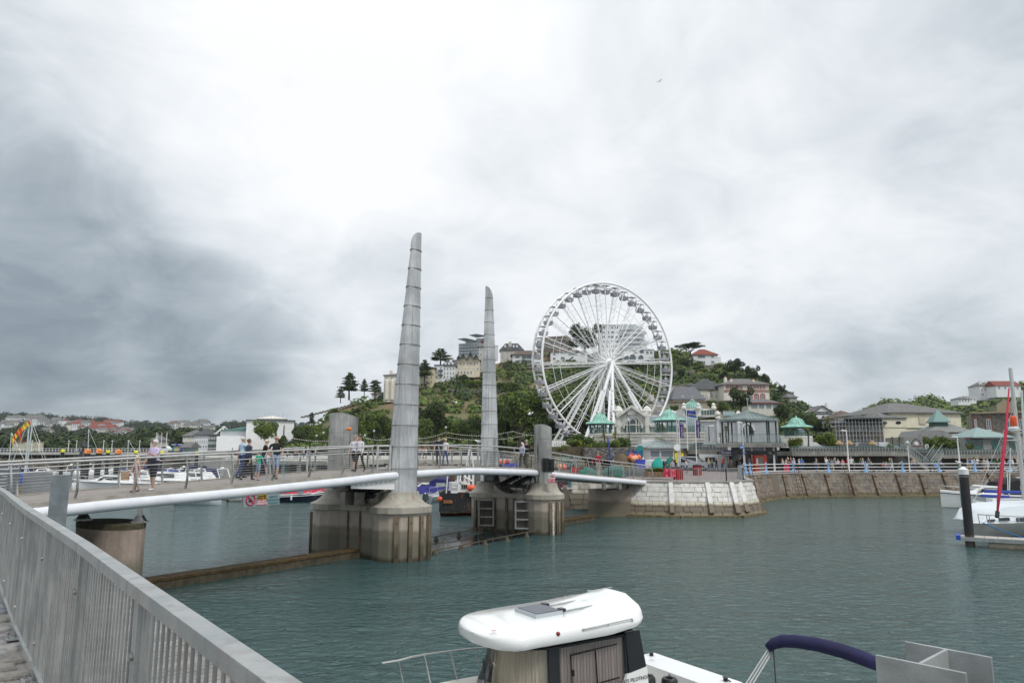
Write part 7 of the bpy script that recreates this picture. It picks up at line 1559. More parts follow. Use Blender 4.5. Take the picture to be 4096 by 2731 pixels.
box_px(fr,2884,2905,1424,1460,2,7,'side_wing',whh,o);box_px(fr,2770,2786,1434,1450,0,3,'balcony',whh,o)
o,fr=house('cream house with a dark hipped roof and rooflights below the rock face',2776,2920,1557,1600,wm=crp,rm=slate2,rise=4.2,depth=11,rows=[],over=.5,D=232)
for a,b_,y0,y1 in ((2849,2860,1566,1590),(2892,2902,1568,1592),(2871,2878,1578,1590)):window(fr,a,b_,y0,y1,o)
for px in (2845,2862,2880):q=B();c=fr.p(px,1549,1.6);q.box(c,(.8,.1,.5),M3=Matrix.Rotation(-.9,3,'X'));q.build('rooflight',white_p,o)
for a in (2846,2888):box_px(fr,a,a+18,1561,1564,-.2,0,'red_lintel',redr,o)
pink=M('hotel_pink',(.36,.10,.09),.7);
o,fr=house('cream hotel with dark red shutters and a slate roof above the bandstand',2905,3090,1537,1602,wm=crp,rm=slate,rise=2.4,depth=12,rows=[],over=.7,D=226,ridge=.4,chims=[(2924,1507,1530,10),(2947,1514,1530,8),(3038,1516,1528,8)],name='hotel',cat='hotel')
box_px(fr,2903,3092,1535,1539,-.5,0,'eaves_board',pink,o);box_px(fr,2905,3090,1559,1562,-.2,0,'string_course',pink,o);box_px(fr,2905,3090,1566,1567.5,-.15,0,'string_course',pink,o)
for y0,y1 in ((1541,1555),(1577,1597)):
 for px in (2922,2945,2966,3007,3033,3058):
  if y0>1570 and px<3000:continue
  w_=4.5;window(fr,px,px+9,y0,y1,o)
  for a in (px-5,px+10):box_px(fr,a,a+4,y0,y1,-.15,0,'shutter',pink,o)
  if y0>1570:box_px(fr,px-2,px+11,y0-4,y0-2,-.3,0,'hood',pink,o)
o,fr=house('glazed cream sun lounge in front of the hotel with red edged roof',3000,3134,1612,1655,wm=crp,rm=slate,rise=1.4,depth=6,rows=[],D=214,roof='hip',ridge=.5)
for a,b_ in ((3012,3040),(3044,3067),(3073,3096),(3101,3122)):window(fr,a,b_,1614,1634,o,bars=0,sill=False,gm=M('lounge_glass',(.22,.26,.27),.2))
box_px(fr,2998,3136,1609,1612,-.6,0,'red_gutter',pink,o)
o,fr=house('long plain buff building with a low parapet behind the pavilion',2600,2928,1605,1660,wm=M('buff_render',(.42,.36,.275),.8,var=.15,vs=.8,streak=.3),roof='flat',rm=M('buff_parapet',(.36,.31,.24),.8),depth=10,rows=[],D=206,yaw=-2)
for px in (2672,2713,2795,2850):window(fr,px,px+10,1616,1629,o)
o2,fr2=house('grey leaded mansard with small round dormers and chimneys behind the buff building',2700,2825,1596,1610,wm=grh,rm=M('lead_mansard',(.14,.145,.16),.6,var=.3,vs=2,streak=.3),rise=4.2,ridge=.22,depth=9,rows=[],D=219,chims=[(2712,1572,1600,14),(2808,1576,1600,16),(2838,1580,1602,20),(2620,1576,1600,16)])
for px in (2740,2778):q=B();c=fr2.p(px,1588,.4);q.tube([c,c+Vector((0,1.5,0))],.5,10);q.build('dormer',grh,o2)
house('peeling white garden wall building right of the wheel rim',2690,2752,1540,1590,wm=M('peeling_white',(.60,.58,.52),.85,var=.3,vs=1,streak=.4),roof='flat',rm=rockm,depth=3,D=240)
house('small white cottage with a dark lean-to roof',2756,2800,1542,1572,wm=whh,rm=slate2,rise=1.2,depth=6,D=243,rows=[(2,1544,1551,7)])
o,fr=house('white gabled house with a tall chimney standing apart on the low shoulder',3262,3338,1648,1690,wm=whh,rm=slate,roof='flat',rise=2.5,depth=9,rows=[],D=225)
poly_px(fr,[(3264,1648),(3300,1624),(3338,1648)],0,8,'gable',whh,o);q=B();q.bar(fr.p(3260,1650,3),fr.p(3300,1622,3),7,.25);q.bar(fr.p(3300,1622,3),fr.p(3342,1650,3),7,.25);q.build('roof',slate,o);chimney(fr,3326,1616,1640,8,whh,o,1,1)
for a,b_,y0,y1 in ((3281,3292,1645,1654),(3313,3324,1645,1654)):window(fr,a,b_,y0,y1,o)
box_px(fr,3262,3340,1654,1656,-.2,0,'string_course',black_m,o);box_px(fr,3308,3342,1690,1740,-1,4,'rock_base',rockm,o)
house('low slate roofed house peeping over the right shoulder of the hill',3165,3200,1588,1606,wm=grh,rm=slate,rise=1.8,D=262,rows=[(2,1592,1599,6)])
# right hand far hill and houses
RC=[(3330,1790),(3400,1700),(3440,1660),(3500,1628),(3560,1612),(3640,1604),(3720,1602),(3800,1606),(3850,1612),(3900,1590),(3960,1588),(4020,1560),(4096,1545),(4300,1500),(4500,1480),(4800,1520),(5200,1700)]
V=[];nx,nr=80,14
def rD(t):return 330+230*t
for i in range(nx+1):
 px=3330+1870*i/nx;yc=tab(RC,px)
 for j in range(nr+1):t=j/nr;V.append(tuple(P(px,1800+(yc-1800)*t,rD(t))))
 l_=Vector(V[-1]);V.append((l_.x*1.4,l_.y*1.4,-2))
K=nr+2;F=[(i*K+j,(i+1)*K+j,(i+1)*K+j+1,i*K+j+1) for i in range(nx) for j in range(K-1)]
link_mesh('far_headland',npmesh('far_headland',V,F,M('far_grass',(.085,.10,.035),.95,var=.5,vs=.05,bump=.4,bs=.8),smooth=True),kind='structure')
def massquads(C_,k,size,leaf,m,name,flat=.8,fl=1.0):
 n=len(C_);c=np.repeat(C_,k,0);N_=len(c);d=rng.normal(size=(N_,3));d/=np.linalg.norm(d,axis=1)[:,None];d[:,2]=np.abs(d[:,2])*fl;sz=np.repeat(size*(.5+rng.random(n)),k);c=c+d*sz[:,None]*(.6+.4*rng.random(N_))[:,None]
 a=rng.normal(size=(N_,3));a-=d*(a*d).sum(1)[:,None];a/=np.linalg.norm(a,axis=1)[:,None];b_=np.cross(d,a);b_/=np.linalg.norm(b_,axis=1)[:,None];s=(leaf*(.6+.8*rng.random(N_)))[:,None]
 Vv=np.stack([c-a*s-b_*s,c+a*s-b_*s*.8,c+a*s+b_*s,c-a*s*.8+b_*s],1).reshape(-1,3);return link_mesh(name,npmesh(name,Vv,np.arange(N_*4).reshape(-1,4),m),kind='stuff')
C_=[]
while len(C_)<1100:
 px=u(3380,4400);t=random.random()**.7;py=1800+(tab(RC,px)-1800)*t
 if nz(px,py,.012,4)>-.15 or px<3560:C_.append(tuple(P(px,py,rD(t))))
o=massquads(np.array(C_),30,4.6,.75,leafA,'far_headland_scrub');tagm(o,'green scrub covering the lower hill behind the theatre','scrub')
fd_=dict(D=470)
house('white clifftop house with a black veranda near the right edge',3944,4000,1542,1592,wm=whh,rm=slate,rise=3.5,depth=12,rows=[(4,1553,1562,6),(3,1574,1581,9)],D=470,chims=[(3958,1524,1540,12),(3985,1524,1540,12)])
house('white gabled house with a red tiled roof at the right edge',4010,4110,1542,1580,wm=whh,rm=redr,rise=3.6,depth=12,rows=[(4,1546,1556,8)],D=460,roof='gable')
house('low white chalet with wide windows below the clifftop houses',3852,3900,1594,1612,wm=whh,rm=slate,rise=1.5,depth=8,rows=[(4,1597,1606,7)],D=450);house('small white house with a flat roof left of the clifftop chalet',3886,3925,1592,1606,wm=whh,rm=whh,roof='flat',rows=[(3,1595,1602,6)],D=460)
house('low tan roofed building beyond the scaffolding',3352,3470,1672,1700,wm=grh,rm=brr,rise=2.2,depth=10,D=180)
# ---------------------------------------------------------------- trees one can tell apart
TL=[('cedar','tallest dark cedar at the left end of the headland',1396,1488,1600,262,1.35),('cedar','slim leaning cedar second from the left on the headland',1456,1514,1594,266,.9),('cedar','spreading cedar in front of the cream Victorian block',1500,1518,1594,270,1.5),('cedar','small dark cedar at the foot of the tallest one',1362,1552,1612,260,1.3),
 ('cedar','windswept pine between the near mast and the blue balconied house',1697,1436,1540,300,1.15),('cedar','dense dark conifer towering over the white Victorian house',1762,1392,1470,330,1.7),('umbrella','umbrella pine with a flat crown on the hilltop right of the wheel',2762,1366,1440,318,1.25),
 ('dark','round dark tree left of the white block, seen through the wheel',2338,1306,1440,352,1.1),('dark','dark tree just right of the red roofed house',2938,1440,1515,300,1.1),('dark','second dark tree right of the red roofed house',3010,1468,1540,290,.95),('dark','low tree on the skyline above the hotel',3065,1496,1545,285,.8),('dark','lone round bush like tree on the skyline right of the hotel',3130,1542,1585,270,.9),
 ('dark','big dark tree between the cream house and the hotel sun lounge',2965,1556,1665,204,1.0),('broad','green tree behind the pavilion dome',2890,1606,1668,190,1.1),('broad','green tree left of the pavilion dome',2700,1624,1668,190,1.0),('broad','small green tree right of the pavilion dome',2850,1600,1652,196,.9),
 ('broad','large bright green tree in front of the white theatre across the harbour',1062,1682,1800,172,1.02),('dark','dark round tree right of the large bright green tree',1133,1745,1806,168,.95),('cedar','dark conifer at the foot of the headland left of the squat pylon',1245,1648,1720,215,.9)]
for kd,lb,px,yt,yb,D,wf in TL:tree(kd,lb,px,yt,yb,D,wf)
row=[(1195,1712),(1240,1706),(1290,1714),(1345,1700),(1405,1668),(1450,1650),(1500,1664),(1545,1672),(1690,1672),(1728,1618),(1785,1672),(1830,1688),(1875,1676),(1920,1666),(1965,1652),(2025,1606),(2080,1585),(2140,1592),(2200,1622),(2260,1640),(2320,1580),(2380,1600),(2440,1630),(2500,1600)]
for i,(px,yt) in enumerate(row):
 wh_='left of the squat pylon with doors' if px<1320 else 'between the squat pylon and the near mast' if px<1560 else 'between the two masts' if px<1940 else 'between the distant mast and the wheel' if px<2150 else 'behind the wheel legs'
 tree('broad' if i%3 else 'dark','%s waterfront tree %s, %s'%(['full','tall','spreading','bushy','dense'][i%5],wh_,['shorter than its neighbours','with a rounded top','with a ragged top','leaning over the others'][i%4]),px,yt,1802,(178 if px<2190 else 204)+(i%4)*4,.95+(i%3)*.08,'waterfront trees below the headland')
for i in range(34): # skyline and mid slope trees
 px=[1338,1420,1478,1770,1800,1850,1960,2040,2110,2180,2290,2380,2470,2520,2600,2650,2700,2740,2790,2830,2870,2900,2960,3030,3080,3110,3150,3190,3220,3260,3300,3340,2660,2725][i];yc=tab(CREST,px);yb=[yc+12,yc+55,yc+30,yc+80][i%4] if i<32 else yc+100;h_=[26,34,22,38][(i*3)%4]
 tree(['bush','dark','bush','broad'][i%4],'%s %s on the headland %s'%(['small','dark','rounded','green'][i%4],'tree' if i%2 else 'bush',['left of the near mast','between the masts','left of the wheel','behind the wheel','under the white block','below the umbrella pine','below the red roofed house','above the hotel','on the low shoulder'][min(8,i//4)]+', '+['low down','mid slope','near the crest','on the skyline'][(i*3)%4]),px,yb-h_,yb,hD(px,yb)-4,1.2,'headland trees and bushes')
for i,(kd,px,yt,yb,D,wf) in enumerate([('lightbush',2290,1748,1790,104,1.5),('bush',2310,1722,1784,108,1.1),('bush',2345,1728,1790,106,1.0),('palm',2418,1720,1800,100,.9),('palm',2462,1718,1796,101,.9),('bush',2490,1738,1800,103,1.0),('bush',2450,1750,1806,99,1.1),('spike',2362,1768,1800,98,1.0),('lightbush',2260,1775,1800,100,1.6),('bush',2395,1755,1806,98,1.0),('lightbush',2560,1772,1800,101,1.4),('lightbush',2645,1745,1785,108,1.6),('palm',2907,1695,1770,104,.95),('palm',2882,1728,1772,106,.7),('spike',3175,1745,1790,103,1.4),('lightbush',3200,1745,1782,104,1.2),('palm',3234,1700,1785,102,.8),('palm',3318,1660,1770,118,.55),('bush',3302,1722,1782,107,1.2),('lightbush',3280,1735,1780,106,1.1),('spike',3330,1740,1786,105,1.2),('palm',3514,1738,1792,103,.8),('palm',3572,1742,1795,103,.8),('palm',3600,1744,1795,102,.9),('spike',3560,1765,1795,101,1.),('bush',3730,1738,1796,104,1.1),('lightbush',3765,1735,1796,105,1.2),('bush',3800,1738,1796,106,1.1),('palm',3697,1740,1792,108,.8),('bush',3880,1768,1800,104,1.0),('lightbush',3740,1782,1802,100,2.0),('dark',3265,1670,1760,190,1.1),('dark',3200,1652,1750,200,1.1),('dark',3140,1620,1700,208,1.0),('dark',3320,1680,1745,185,.9),('bush',3235,1640,1700,215,1.2),('lightbush',2240,1785,1806,96,1.5)]):
 nm={'palm':'cordyline palm','spike':'clump of spiky leaves','bush':'green bush','lightbush':'yellow green bush','dark':'dark tree'}[kd]
 rf='in the bed behind the lobster pots' if px<2380 else 'in the bed left of the dark lamp' if px<2520 else 'beside the kiosk' if px<2700 else 'left of the bandstand' if px<2950 else 'right of the bandstand' if px<3380 else 'in front of the theatre' if px<3680 else 'by the low grey building'
 tree(kd,'%s %s, %s one from the left'%(nm,rf,['first','second','third','fourth','fifth','sixth','seventh','eighth','ninth','tenth','eleventh','twelfth','lowest'][i%12 if i!=36 else 12]),px,yt,yb,D,wf)
fl_o=B()
# flower bed plants in front
for i,px in enumerate(range(2594,2655,9)):tree('spike','pale green leafy plant in the timber planter, %s along'%['first','second','third','fourth','fifth','sixth','seventh'][i],px,1864,1888,67.3,1.0,name='leafy_plant')
# festoon lights
fe_=thing('festoon_lights','long strings of small white bulbs strung along the waterfront trees','string lights',P(1700,1745,170));bulbs=B();line=B()
for (a,ya,b_,yb_) in ((1170,1752,1440,1742),(1440,1742,1590,1745),(1590,1745,1785,1728),(1785,1728,2050,1724),(2050,1724,2260,1728),(1640,1755,1785,1748),(1785,1748,2120,1738)):
 pts=[P(a+(b_-a)*k/16,ya+(yb_-ya)*k/16+16*(1-(2*k/16-1)**2),168) for k in range(17)];line.tube(pts,.02,3,caps=False)
 for k in range(int((b_-a)/7)):f_=k/int((b_-a)/7)*16;j=min(15,int(f_));bulbs.box(pts[j].lerp(pts[j+1],f_-j),(.13,.13,.16))
line.build('cable',black_m,fe_);bulbs.build('bulbs',M('bulb_white',(.85,.83,.75),.4),fe_,kind='stuff')
for i,(px,yt,yb) in enumerate([(1291,1734,1800),(1494,1727,1800),(1782,1713,1800),(1264,1746,1800),(1458,1744,1800)]):lamp('black Victorian lamp post under the trees, %s'%['left of the squat pylon with doors','left of the near mast','between the two masts','furthest left in front of the trees','right behind the squat pylon with doors'][i],px,yt,yb,165,0,M('lamp_dark',(.05,.06,.06),.5),.08)
# ================================================================== far shore on the left
LC=[(-900,1640),(-300,1650),(0,1660),(150,1664),(300,1676),(430,1684),(560,1697),(680,1702),(770,1700),(860,1705),(960,1695),(1060,1690),(1180,1700),(1300,1720),(1500,1760)]
def lD(t):return 430+900*t
V=[];nx,nr=90,16
for i in range(nx+1):
 px=-900+2400*i/nx;yc=tab(LC,px)+4
 for j in range(nr+1):t=j/nr;V.append(tuple(P(px,1801.5+(yc-1801.5)*t,lD(t))))
 l_=Vector(V[-1]);V.append((l_.x*1.5,l_.y*1.5,-3))
K=nr+2;F=[(i*K+j,(i+1)*K+j,(i+1)*K+j+1,i*K+j+1) for i in range(nx) for j in range(K-1)]
link_mesh('far_hills',npmesh('far_hills',V,F,M('far_hill',(.045,.065,.028),.95,var=.5,vs=.02),smooth=True),kind='structure')
random.seed(21)
leafShore=M('leaf_shore',(.042,.068,.024),.7,island=.7,spec=.2)
hl=[]
for (x0,x1,y0,y1,n,rr) in ((5,62,1700,1718,4,'slate'),(30,95,1684,1695,4,'slate'),(120,175,1678,1690,4,'slate'),(150,235,1690,1712,6,'slate'),(225,300,1694,1716,6,'slate'),(300,390,1704,1722,9,'red'),(380,470,1712,1738,12,'red'),(430,535,1732,1752,10,'slate'),(160,215,1728,1738,3,'slate'),(420,480,1702,1712,5,'red'),(690,710,1708,1714,2,'white'),(738,830,1704,1718,9,'slate'),(830,850,1722,1728,2,'slate'),(-250,0,1690,1730,8,'slate')):
 for i in range(n):hl.append((x0+(x1-x0)*(i+random.random()*.5)/n,u(y0,y1),rr))
C_=[]
while len(C_)<2600:
 px=u(-500,1450);t=random.random();py=1801+(tab(LC,px)-1801)*t
 if any(abs(px-a_)<15 and -5<py-b2_<12 for a_,b2_,_ in hl):continue
 if (nz(px,py,.012,9)>-.12) or t>.93 or (t<.45 and random.random()<.8):C_.append(tuple(P(px,py,lD(t))))
C_=np.array(C_);o=massquads(C_,70,7.5,.85,leafFar,'far_woodland');tagm(o,'far wooded hillside across the bay','woodland')
C_=[]
for i in range(520):px=-300+1700*random.random();C_.append(tuple(P(px,u(1772,1800) if px<560 else u(1745,1798),u(330,480))))
o=massquads(np.array(C_),120,4.6,.55,leafShore,'shore_woodland');tagm(o,'dark belt of trees along the far shore','woodland')
# far houses
def hmesh(wm,rm):
 q=B();q.box((0,0,0),(12,8,14));w_=q.mesh('wall',wm)
 q=B();q.add([(-6.5,-4.6,7),(6.5,-4.6,7),(6.5,4.6,7),(-6.5,4.6,7),(-5.5,0,10.5),(5.5,0,10.5)],[(0,1,5,4),(1,2,5),(2,3,4,5),(3,0,4),(3,2,1,0)]);r_=q.mesh('roof',rm)
 q=B()
 for x in (-4,-1.3,1.3,4):
  for z in (2,5):q.box((x,-4.05,z),(1.2,.15,1.5))
 return w_,r_,q.mesh('windows',glass_b)
hw={'white':whh,'cream':crp,'grey':grh};hr={'red':redr,'slate':slate,'brown':brr};HM={(a,b_):hmesh(hw[a],hr[b_]) for a in hw for b_ in hr}
usedl={}
for i,(px,py,rr) in enumerate(hl):
 a=random.choice(['white','white','cream','grey']);b_=rr if rr in hr and random.random()<.75 else random.choice(list(hr));t=(1801-py)/(1801-tab(LC,px));D=lD(t)-45;c=P(px,py-1,D);zone='above the leaning yacht masts' if px<130 else 'above the black cone beacon' if px<330 else 'above the orange capped piles' if px<480 else 'left of the bearded man' if px<560 else 'left of the white theatre'
 lvl='high' if t>.8 else 'midway' if t>.6 else 'low';lb='far %s house, %s roof, %s on hillside %s'%(a,b_,lvl,zone);k=usedl.get(lb,0);usedl[lb]=k+1
 if k:lb+=', '+['','next one along','third such','fourth such','fifth such','sixth such','seventh such'][min(k,6)]
 o=thing('house',lb,'house',c,u(-.5,.5),'far houses on the hillside across the bay',local=True);s_=u(.65,1.0)*D/1000;o.scale=(s_*1.1,s_,s_)
 for nm,me in zip(('wall','roof','windows'),HM[(a,b_)]):link_mesh(nm,me,o)
# ---------------------------------------------------------------- white theatre across the harbour and neighbours
tw=thing('white_theatre','big plain white theatre with a square fly tower across the inner harbour','theatre',P(1080,1800,205));f_=FR(875,200,1180,206)
box_px(f_,980,1172,1682,1806,0,26,'fly_tower',whh,tw);box_px(f_,977,1176,1679,1683,-.5,26.5,'parapet_edge',slate2,tw);box_px(f_,872,985,1720,1806,4,26,'side_wing',whh,tw)
q=B();q.hexa([f_.p(872,1722,3),f_.p(984,1722,3),f_.p(984,1704,18),f_.p(872,1718,18),f_.p(872,1719,3),f_.p(984,1708,3),f_.p(984,1695,18),f_.p(872,1712,18)]);q.build('green_roof',copper2,tw)
box_px(f_,1024,1134,1670,1680,5,18,'roof_room',whh,tw);hiproof(f_,1022,1136,1670,12,1.0,.5,crp,tw,d0=5)
for i in range(6):q=B();q.tube([f_.p(1042+i*18,1680,5),f_.p(1042+i*18,1654,5)],.09,4);q.build('mast',whh,tw)
box_px(f_,868,972,1745,1806,-3,4,'annex',whh,tw);box_px(f_,1130,1134,1700,1760,-.1,.1,'drain_pipe',black_m,tw);box_px(f_,1172,1180,1718,1806,2,20,'rear_wing',whh,tw)
for a,b_,y0,y1 in ((948,951,1728,1736),(965,968,1756,1766),(930,936,1790,1800)):window(f_,a,b_,y0,y1,tw,bars=0,sill=False,dep=-3 if y0>1744 else 4)
house('white seafront hotel with arched ground floor left of the white theatre',775,830,1738,1798,wm=whh,rm=slate2,rise=2.2,rows=[(6,1745,1753,5),(6,1760,1769,5),(5,1780,1792,7)],D=235,depth=9,name='hotel',cat='hotel')
o,f_=house('cream domed pavilion left of the seafront hotel across the harbour',728,775,1742,1760,wm=crp,rm=slate,rise=2.4,D=260,depth=12,rows=[(3,1746,1752,6)]);box_px(f_,773,838,1737,1746,4,10,'wing',crp,o)
o,f_=house('glazed dark seafront building with a spoked white roof canopy',830,880,1740,1798,wm=M('dark_cladding',(.10,.12,.12),.5),rm=slate2,roof='flat',rows=[(5,1745,1755,6),(5,1765,1775,6)],D=222,depth=10)
for i in range(9):q=B();q.tube([f_.p(876,1703,3),f_.p(846+i*7,1736,1+5*sin(i))],.10,4);q.build('roof_spoke',whh,o)
house('pale stone shelter with a pyramid roof on the far promenade',600,626,1760,1800,wm=crp,rm=slate,rise=1.8,D=240,depth=8,rows=[(2,1770,1782,5)],name='shelter',cat='shelter');house('long buff pavilion seen behind the leaning yacht masts',48,100,1766,1795,wm=M('buff_pier',(.52,.47,.34),.8),rm=redr,roof='flat',rows=[],D=260,depth=10)
bt=thing('boat_trips_kiosk','blue and yellow boat trips kiosk on the far quay','kiosk',P(708,1802,172));f_=FR(690,172);box_px(f_,690,726,1782,1803,0,4,'wall',M('kiosk_yellow',(.6,.55,.3),.6),bt);box_px(f_,689,731,1774,1782,-.4,4.3,'sign_fascia',M('fascia_blue',(.03,.05,.3),.5),bt);box_px(f_,690,696,1782,1803,-.1,0,'blue_side',M('kiosk_blue',(.03,.3,.5),.5),bt);box_px(f_,718,727,1784,1803,-.1,0,'poster_panel',M('poster_blue',(.15,.15,.45),.5),bt)
text('sign_lettering','BOAT    TRIPS',.42,f_.p(710,1778,-.45),f_.d,bt,white_p,bold=.02)
house('small blue grey wooden hut right of the boat trips kiosk',729,756,1788,1804,wm=M('hut_bluegrey',(.22,.30,.31),.7),rm=slate,roof='gable',rise=1.3,D=170,depth=5,rows=[(2,1792,1797,5)],name='hut',cat='hut')
ww2=thing('white_van','small white van on the far quay left of the boat trips kiosk','van',P(652,1800,176));f_=FR(600,176);poly_px(f_,[(641,1802),(641,1788),(647,1783),(662,1783),(668,1790),(672,1793),(672,1802)],0,2,'body',white_p,ww2);box_px(f_,645,663,1785,1791,-.04,.02,'window',glass,ww2)
# ---------------------------------------------------------------- pier, breakwater wall
def strip(name,label,cat,pts,wd,z0,z1,m,kind=None):
 o=thing(name,label,cat,pts[0]);q=B()
 for a,b_ in zip(pts,pts[1:]):q.bar((a.x,a.y,(z0+z1)/2),(b_.x,b_.y,(z0+z1)/2),wd,z1-z0)
 q.build('wall',m,o);return o
A=P(-500,1812,195);Bq=P(640,1808,205);C2=P(900,1808,190);A.z=Bq.z=C2.z=4.7
pier_=strip('pier','long white sided pleasure pier with lamps along the left horizon','pier',[A,Bq,C2],5,4.15,4.85,M('pier_white',(.50,.49,.46),.7,var=.2,vs=.4,streak=.5))
for k in range(64):
 p_=A.lerp(Bq,k/63);q=B();q.tube([(p_.x,p_.y-1.5,-1),(p_.x,p_.y-1.5,4.2)],.16,5);q.build('pier_leg',timber,pier_)
for zz in (5.3,5.85):q=B();q.tube([(A.x,A.y-2.4,zz),(Bq.x,Bq.y-2.4,zz),(C2.x,C2.y-2.4,zz)],.05,4);q.build('rail',white_p,pier_)
me=B().box((0,0,.55),(.08,.08,1.1)).mesh('rail_post',white_p)
for k in range(90):p_=A.lerp(Bq,k/89);link_mesh('rail_post',me,pier_,Vector((p_.x,p_.y-2.4,4.8))-pier_.location)
bw=thing('harbour_wall','weathered brown breakwater wall below the pleasure pier','harbour wall',P(200,1880,168));bwm=M('breakwater_stone',(.16,.135,.105),.95,var=.5,vs=.8,bump=.5,bs=3,tide=[(1.2,.8,(.09,.08,.055),.8)])
W0p=Vector((P(-500,1850,168).x,168,0));W1p=Vector((P(760,1850,178).x,178,0));rg=random.Random(8)
q=B();q.bar((W0p.x,W0p.y+1,1.2),(W1p.x,W1p.y+1,1.2),2,4.4);q.build('wall_core',bwm,bw)
for r_ in range(5):
 L=(W1p-W0p).length;s_=0
 while s_<L:w_=rg.uniform(1.4,3.2);a=W0p.lerp(W1p,s_/L);b_=W0p.lerp(W1p,min(1,(s_+w_-.08)/L));q=B();y_=rg.uniform(-.12,.1);q.bar((a.x,a.y+y_-.1,.35+r_*.68),(b_.x,b_.y+y_-.1,.35+r_*.68),.5,.62);q.build('stone_block',[bwm,M('breakwater_stone2',(.20,.17,.13),.95,var=.5,vs=1)][rg.randrange(2)],bw) if len(bw.children)<290 else None;s_+=w_
for i,px in enumerate((125,154,272,304,412,446,556)):lamp('white topped lamp on the pleasure pier, %s from the left'%['first','second','third','fourth','fifth','sixth','seventh'][i],px,1768,1806,198,0,white_p,.1)
# inner quay and platform behind the bridge
q=B();q.prism([P(760,1800,178)[:2],P(905,1800,120)[:2],P(1320,1800,112)[:2],P(1985,1800,100)[:2],(3,118),(-5,215),P(500,1800,215)[:2]],-1.5,4.0);struct('inner_quay',q,conc_lt)
pf=thing('quay_platform','pale concrete quay platform standing on piles behind the left part of the bridge','platform',P(1150,1850,98));f_=FR(900,108,1312,94);box_px(f_,905,1312,1842,1857,0,10,'deck_slab',conc_lt,pf);box_px(f_,880,1312,1857,1925,2.2,3.2,'shade_painted_back_wall',M('painted_shade_black',(.02,.02,.018),.9),pf)  # back wall coloured near-black to paint in the shade under the deck
for px in range(930,1312,62):box_px(f_,px,px+9,1856,1925,.5,1.6,'pile',M('pale_pile',(.40,.40,.34),.85,var=.4,vs=2,tide=[(1.4,.9,(.10,.12,.05),.9)]),pf)
for k in range(26):q=B();q.hexa(f_.q(906+k*15.6,920.5+k*15.6,1843,1858,-.12,-.01));q.build('fascia_panel',conc_gr,pf)
pf2=thing('quay_platform','grey concrete quay platform with white rails between and beyond the two masts','platform',P(1700,1850,100));f2_=FR(1430,104,1995,99);box_px(f2_,1432,1992,1838,1855,0,12,'deck_slab',conc_lt,pf2);box_px(f2_,1432,1992,1855,1895,2.2,3.2,'shade_painted_back_wall',M('painted_shade_black',(.02,.02,.018),.9),pf2)  # under-deck shade again put into the back wall's colour
for px in range(1440,1990,70):box_px(f2_,px,px+10,1855,1892,.3,1.6,'pile',conc_lt,pf2)
for f__,a,b_,yy,par in ((f_,905,1312,1842,pf),(f2_,1432,1992,1838,pf2)):
 A=f__.p(a,yy,.2);Bq=f__.p(b_,yy,.2);Bq.z=A.z
 for zz in (.5,1.1):q=B();q.tube([A+Vector((0,0,zz)),Bq+Vector((0,0,zz))],.035,5);q.build('rail',white_p,par)
 me=B().box((0,0,.55),(.06,.06,1.1)).mesh('rail_post',white_p)
 for k in range(16):link_mesh('rail_post',me,par,A.lerp(Bq,k/15)-par.location)
# rock armour
ra=thing('rock_bank','bank of rough grey brown boulders under the quay between the two masts','rock bank',P(1750,1930,92));rg=random.Random(2)
bould=[]
for i in range(6):
 q=B();q.lathe([(0,-.5),(.42,-.35),(.55,0),(.38,.35),(0,.45)],(0,0,0),6);q.v=[tuple(c*rg.uniform(.8,1.2) for c in v) for v in q.v];bould.append(q.mesh('boulder',[rockm,M('boulder2',(.17,.15,.12),.95,var=.5,vs=2,bump=.6,bs=5)][i%2]))
for i in range(210):
 px=rg.uniform(1440,1990);k=rg.random();D=91+7*k;z=.1+2.6*k+rg.uniform(-.2,.2);o=link_mesh('boulder',rg.choice(bould),ra,Vector((X(px,D,z),D,z))-ra.location);s_=rg.uniform(.9,1.7);o.scale=(s_*1.2,s_,s_*.8);o.rotation_euler=(rg.random()*3,rg.random()*3,rg.random()*6)
# parade of people and parasols on the platform, far
for i,(px,D,c1) in enumerate([(1190,118,(.5,.1,.1)),(1215,118,(.6,.6,.62)),(1240,117,(.1,.1,.2)),(1262,116,(.5,.45,.4)),(1180,119,(.2,.3,.5)),(1475,114,(.7,.7,.7)),(1520,114,(.1,.1,.1)),(1693,112,(.7,.18,.05)),(1704,112,(.55,.6,.7)),(1680,112,(.2,.35,.6)),(1610,113,(.6,.3,.3)),(1150,120,(.4,.4,.1))]):
 person('distant %s figure on the far platform %s'%(['dark red','white topped','navy','beige','blue clad','white shirted','black clad','orange topped','pale blue','denim blue','pink topped','mustard'][i],'left of the squat pylon' if px<1300 else 'left of the near mast' if px<1560 else 'between the masts'),(X(px,D,5),D,4.0),i*1.1,1.7,stand[i%4],c1,(.05,.05,.08),hair=((.1,.06,.04),'short'),detail=0,group='distant people on the far platform')
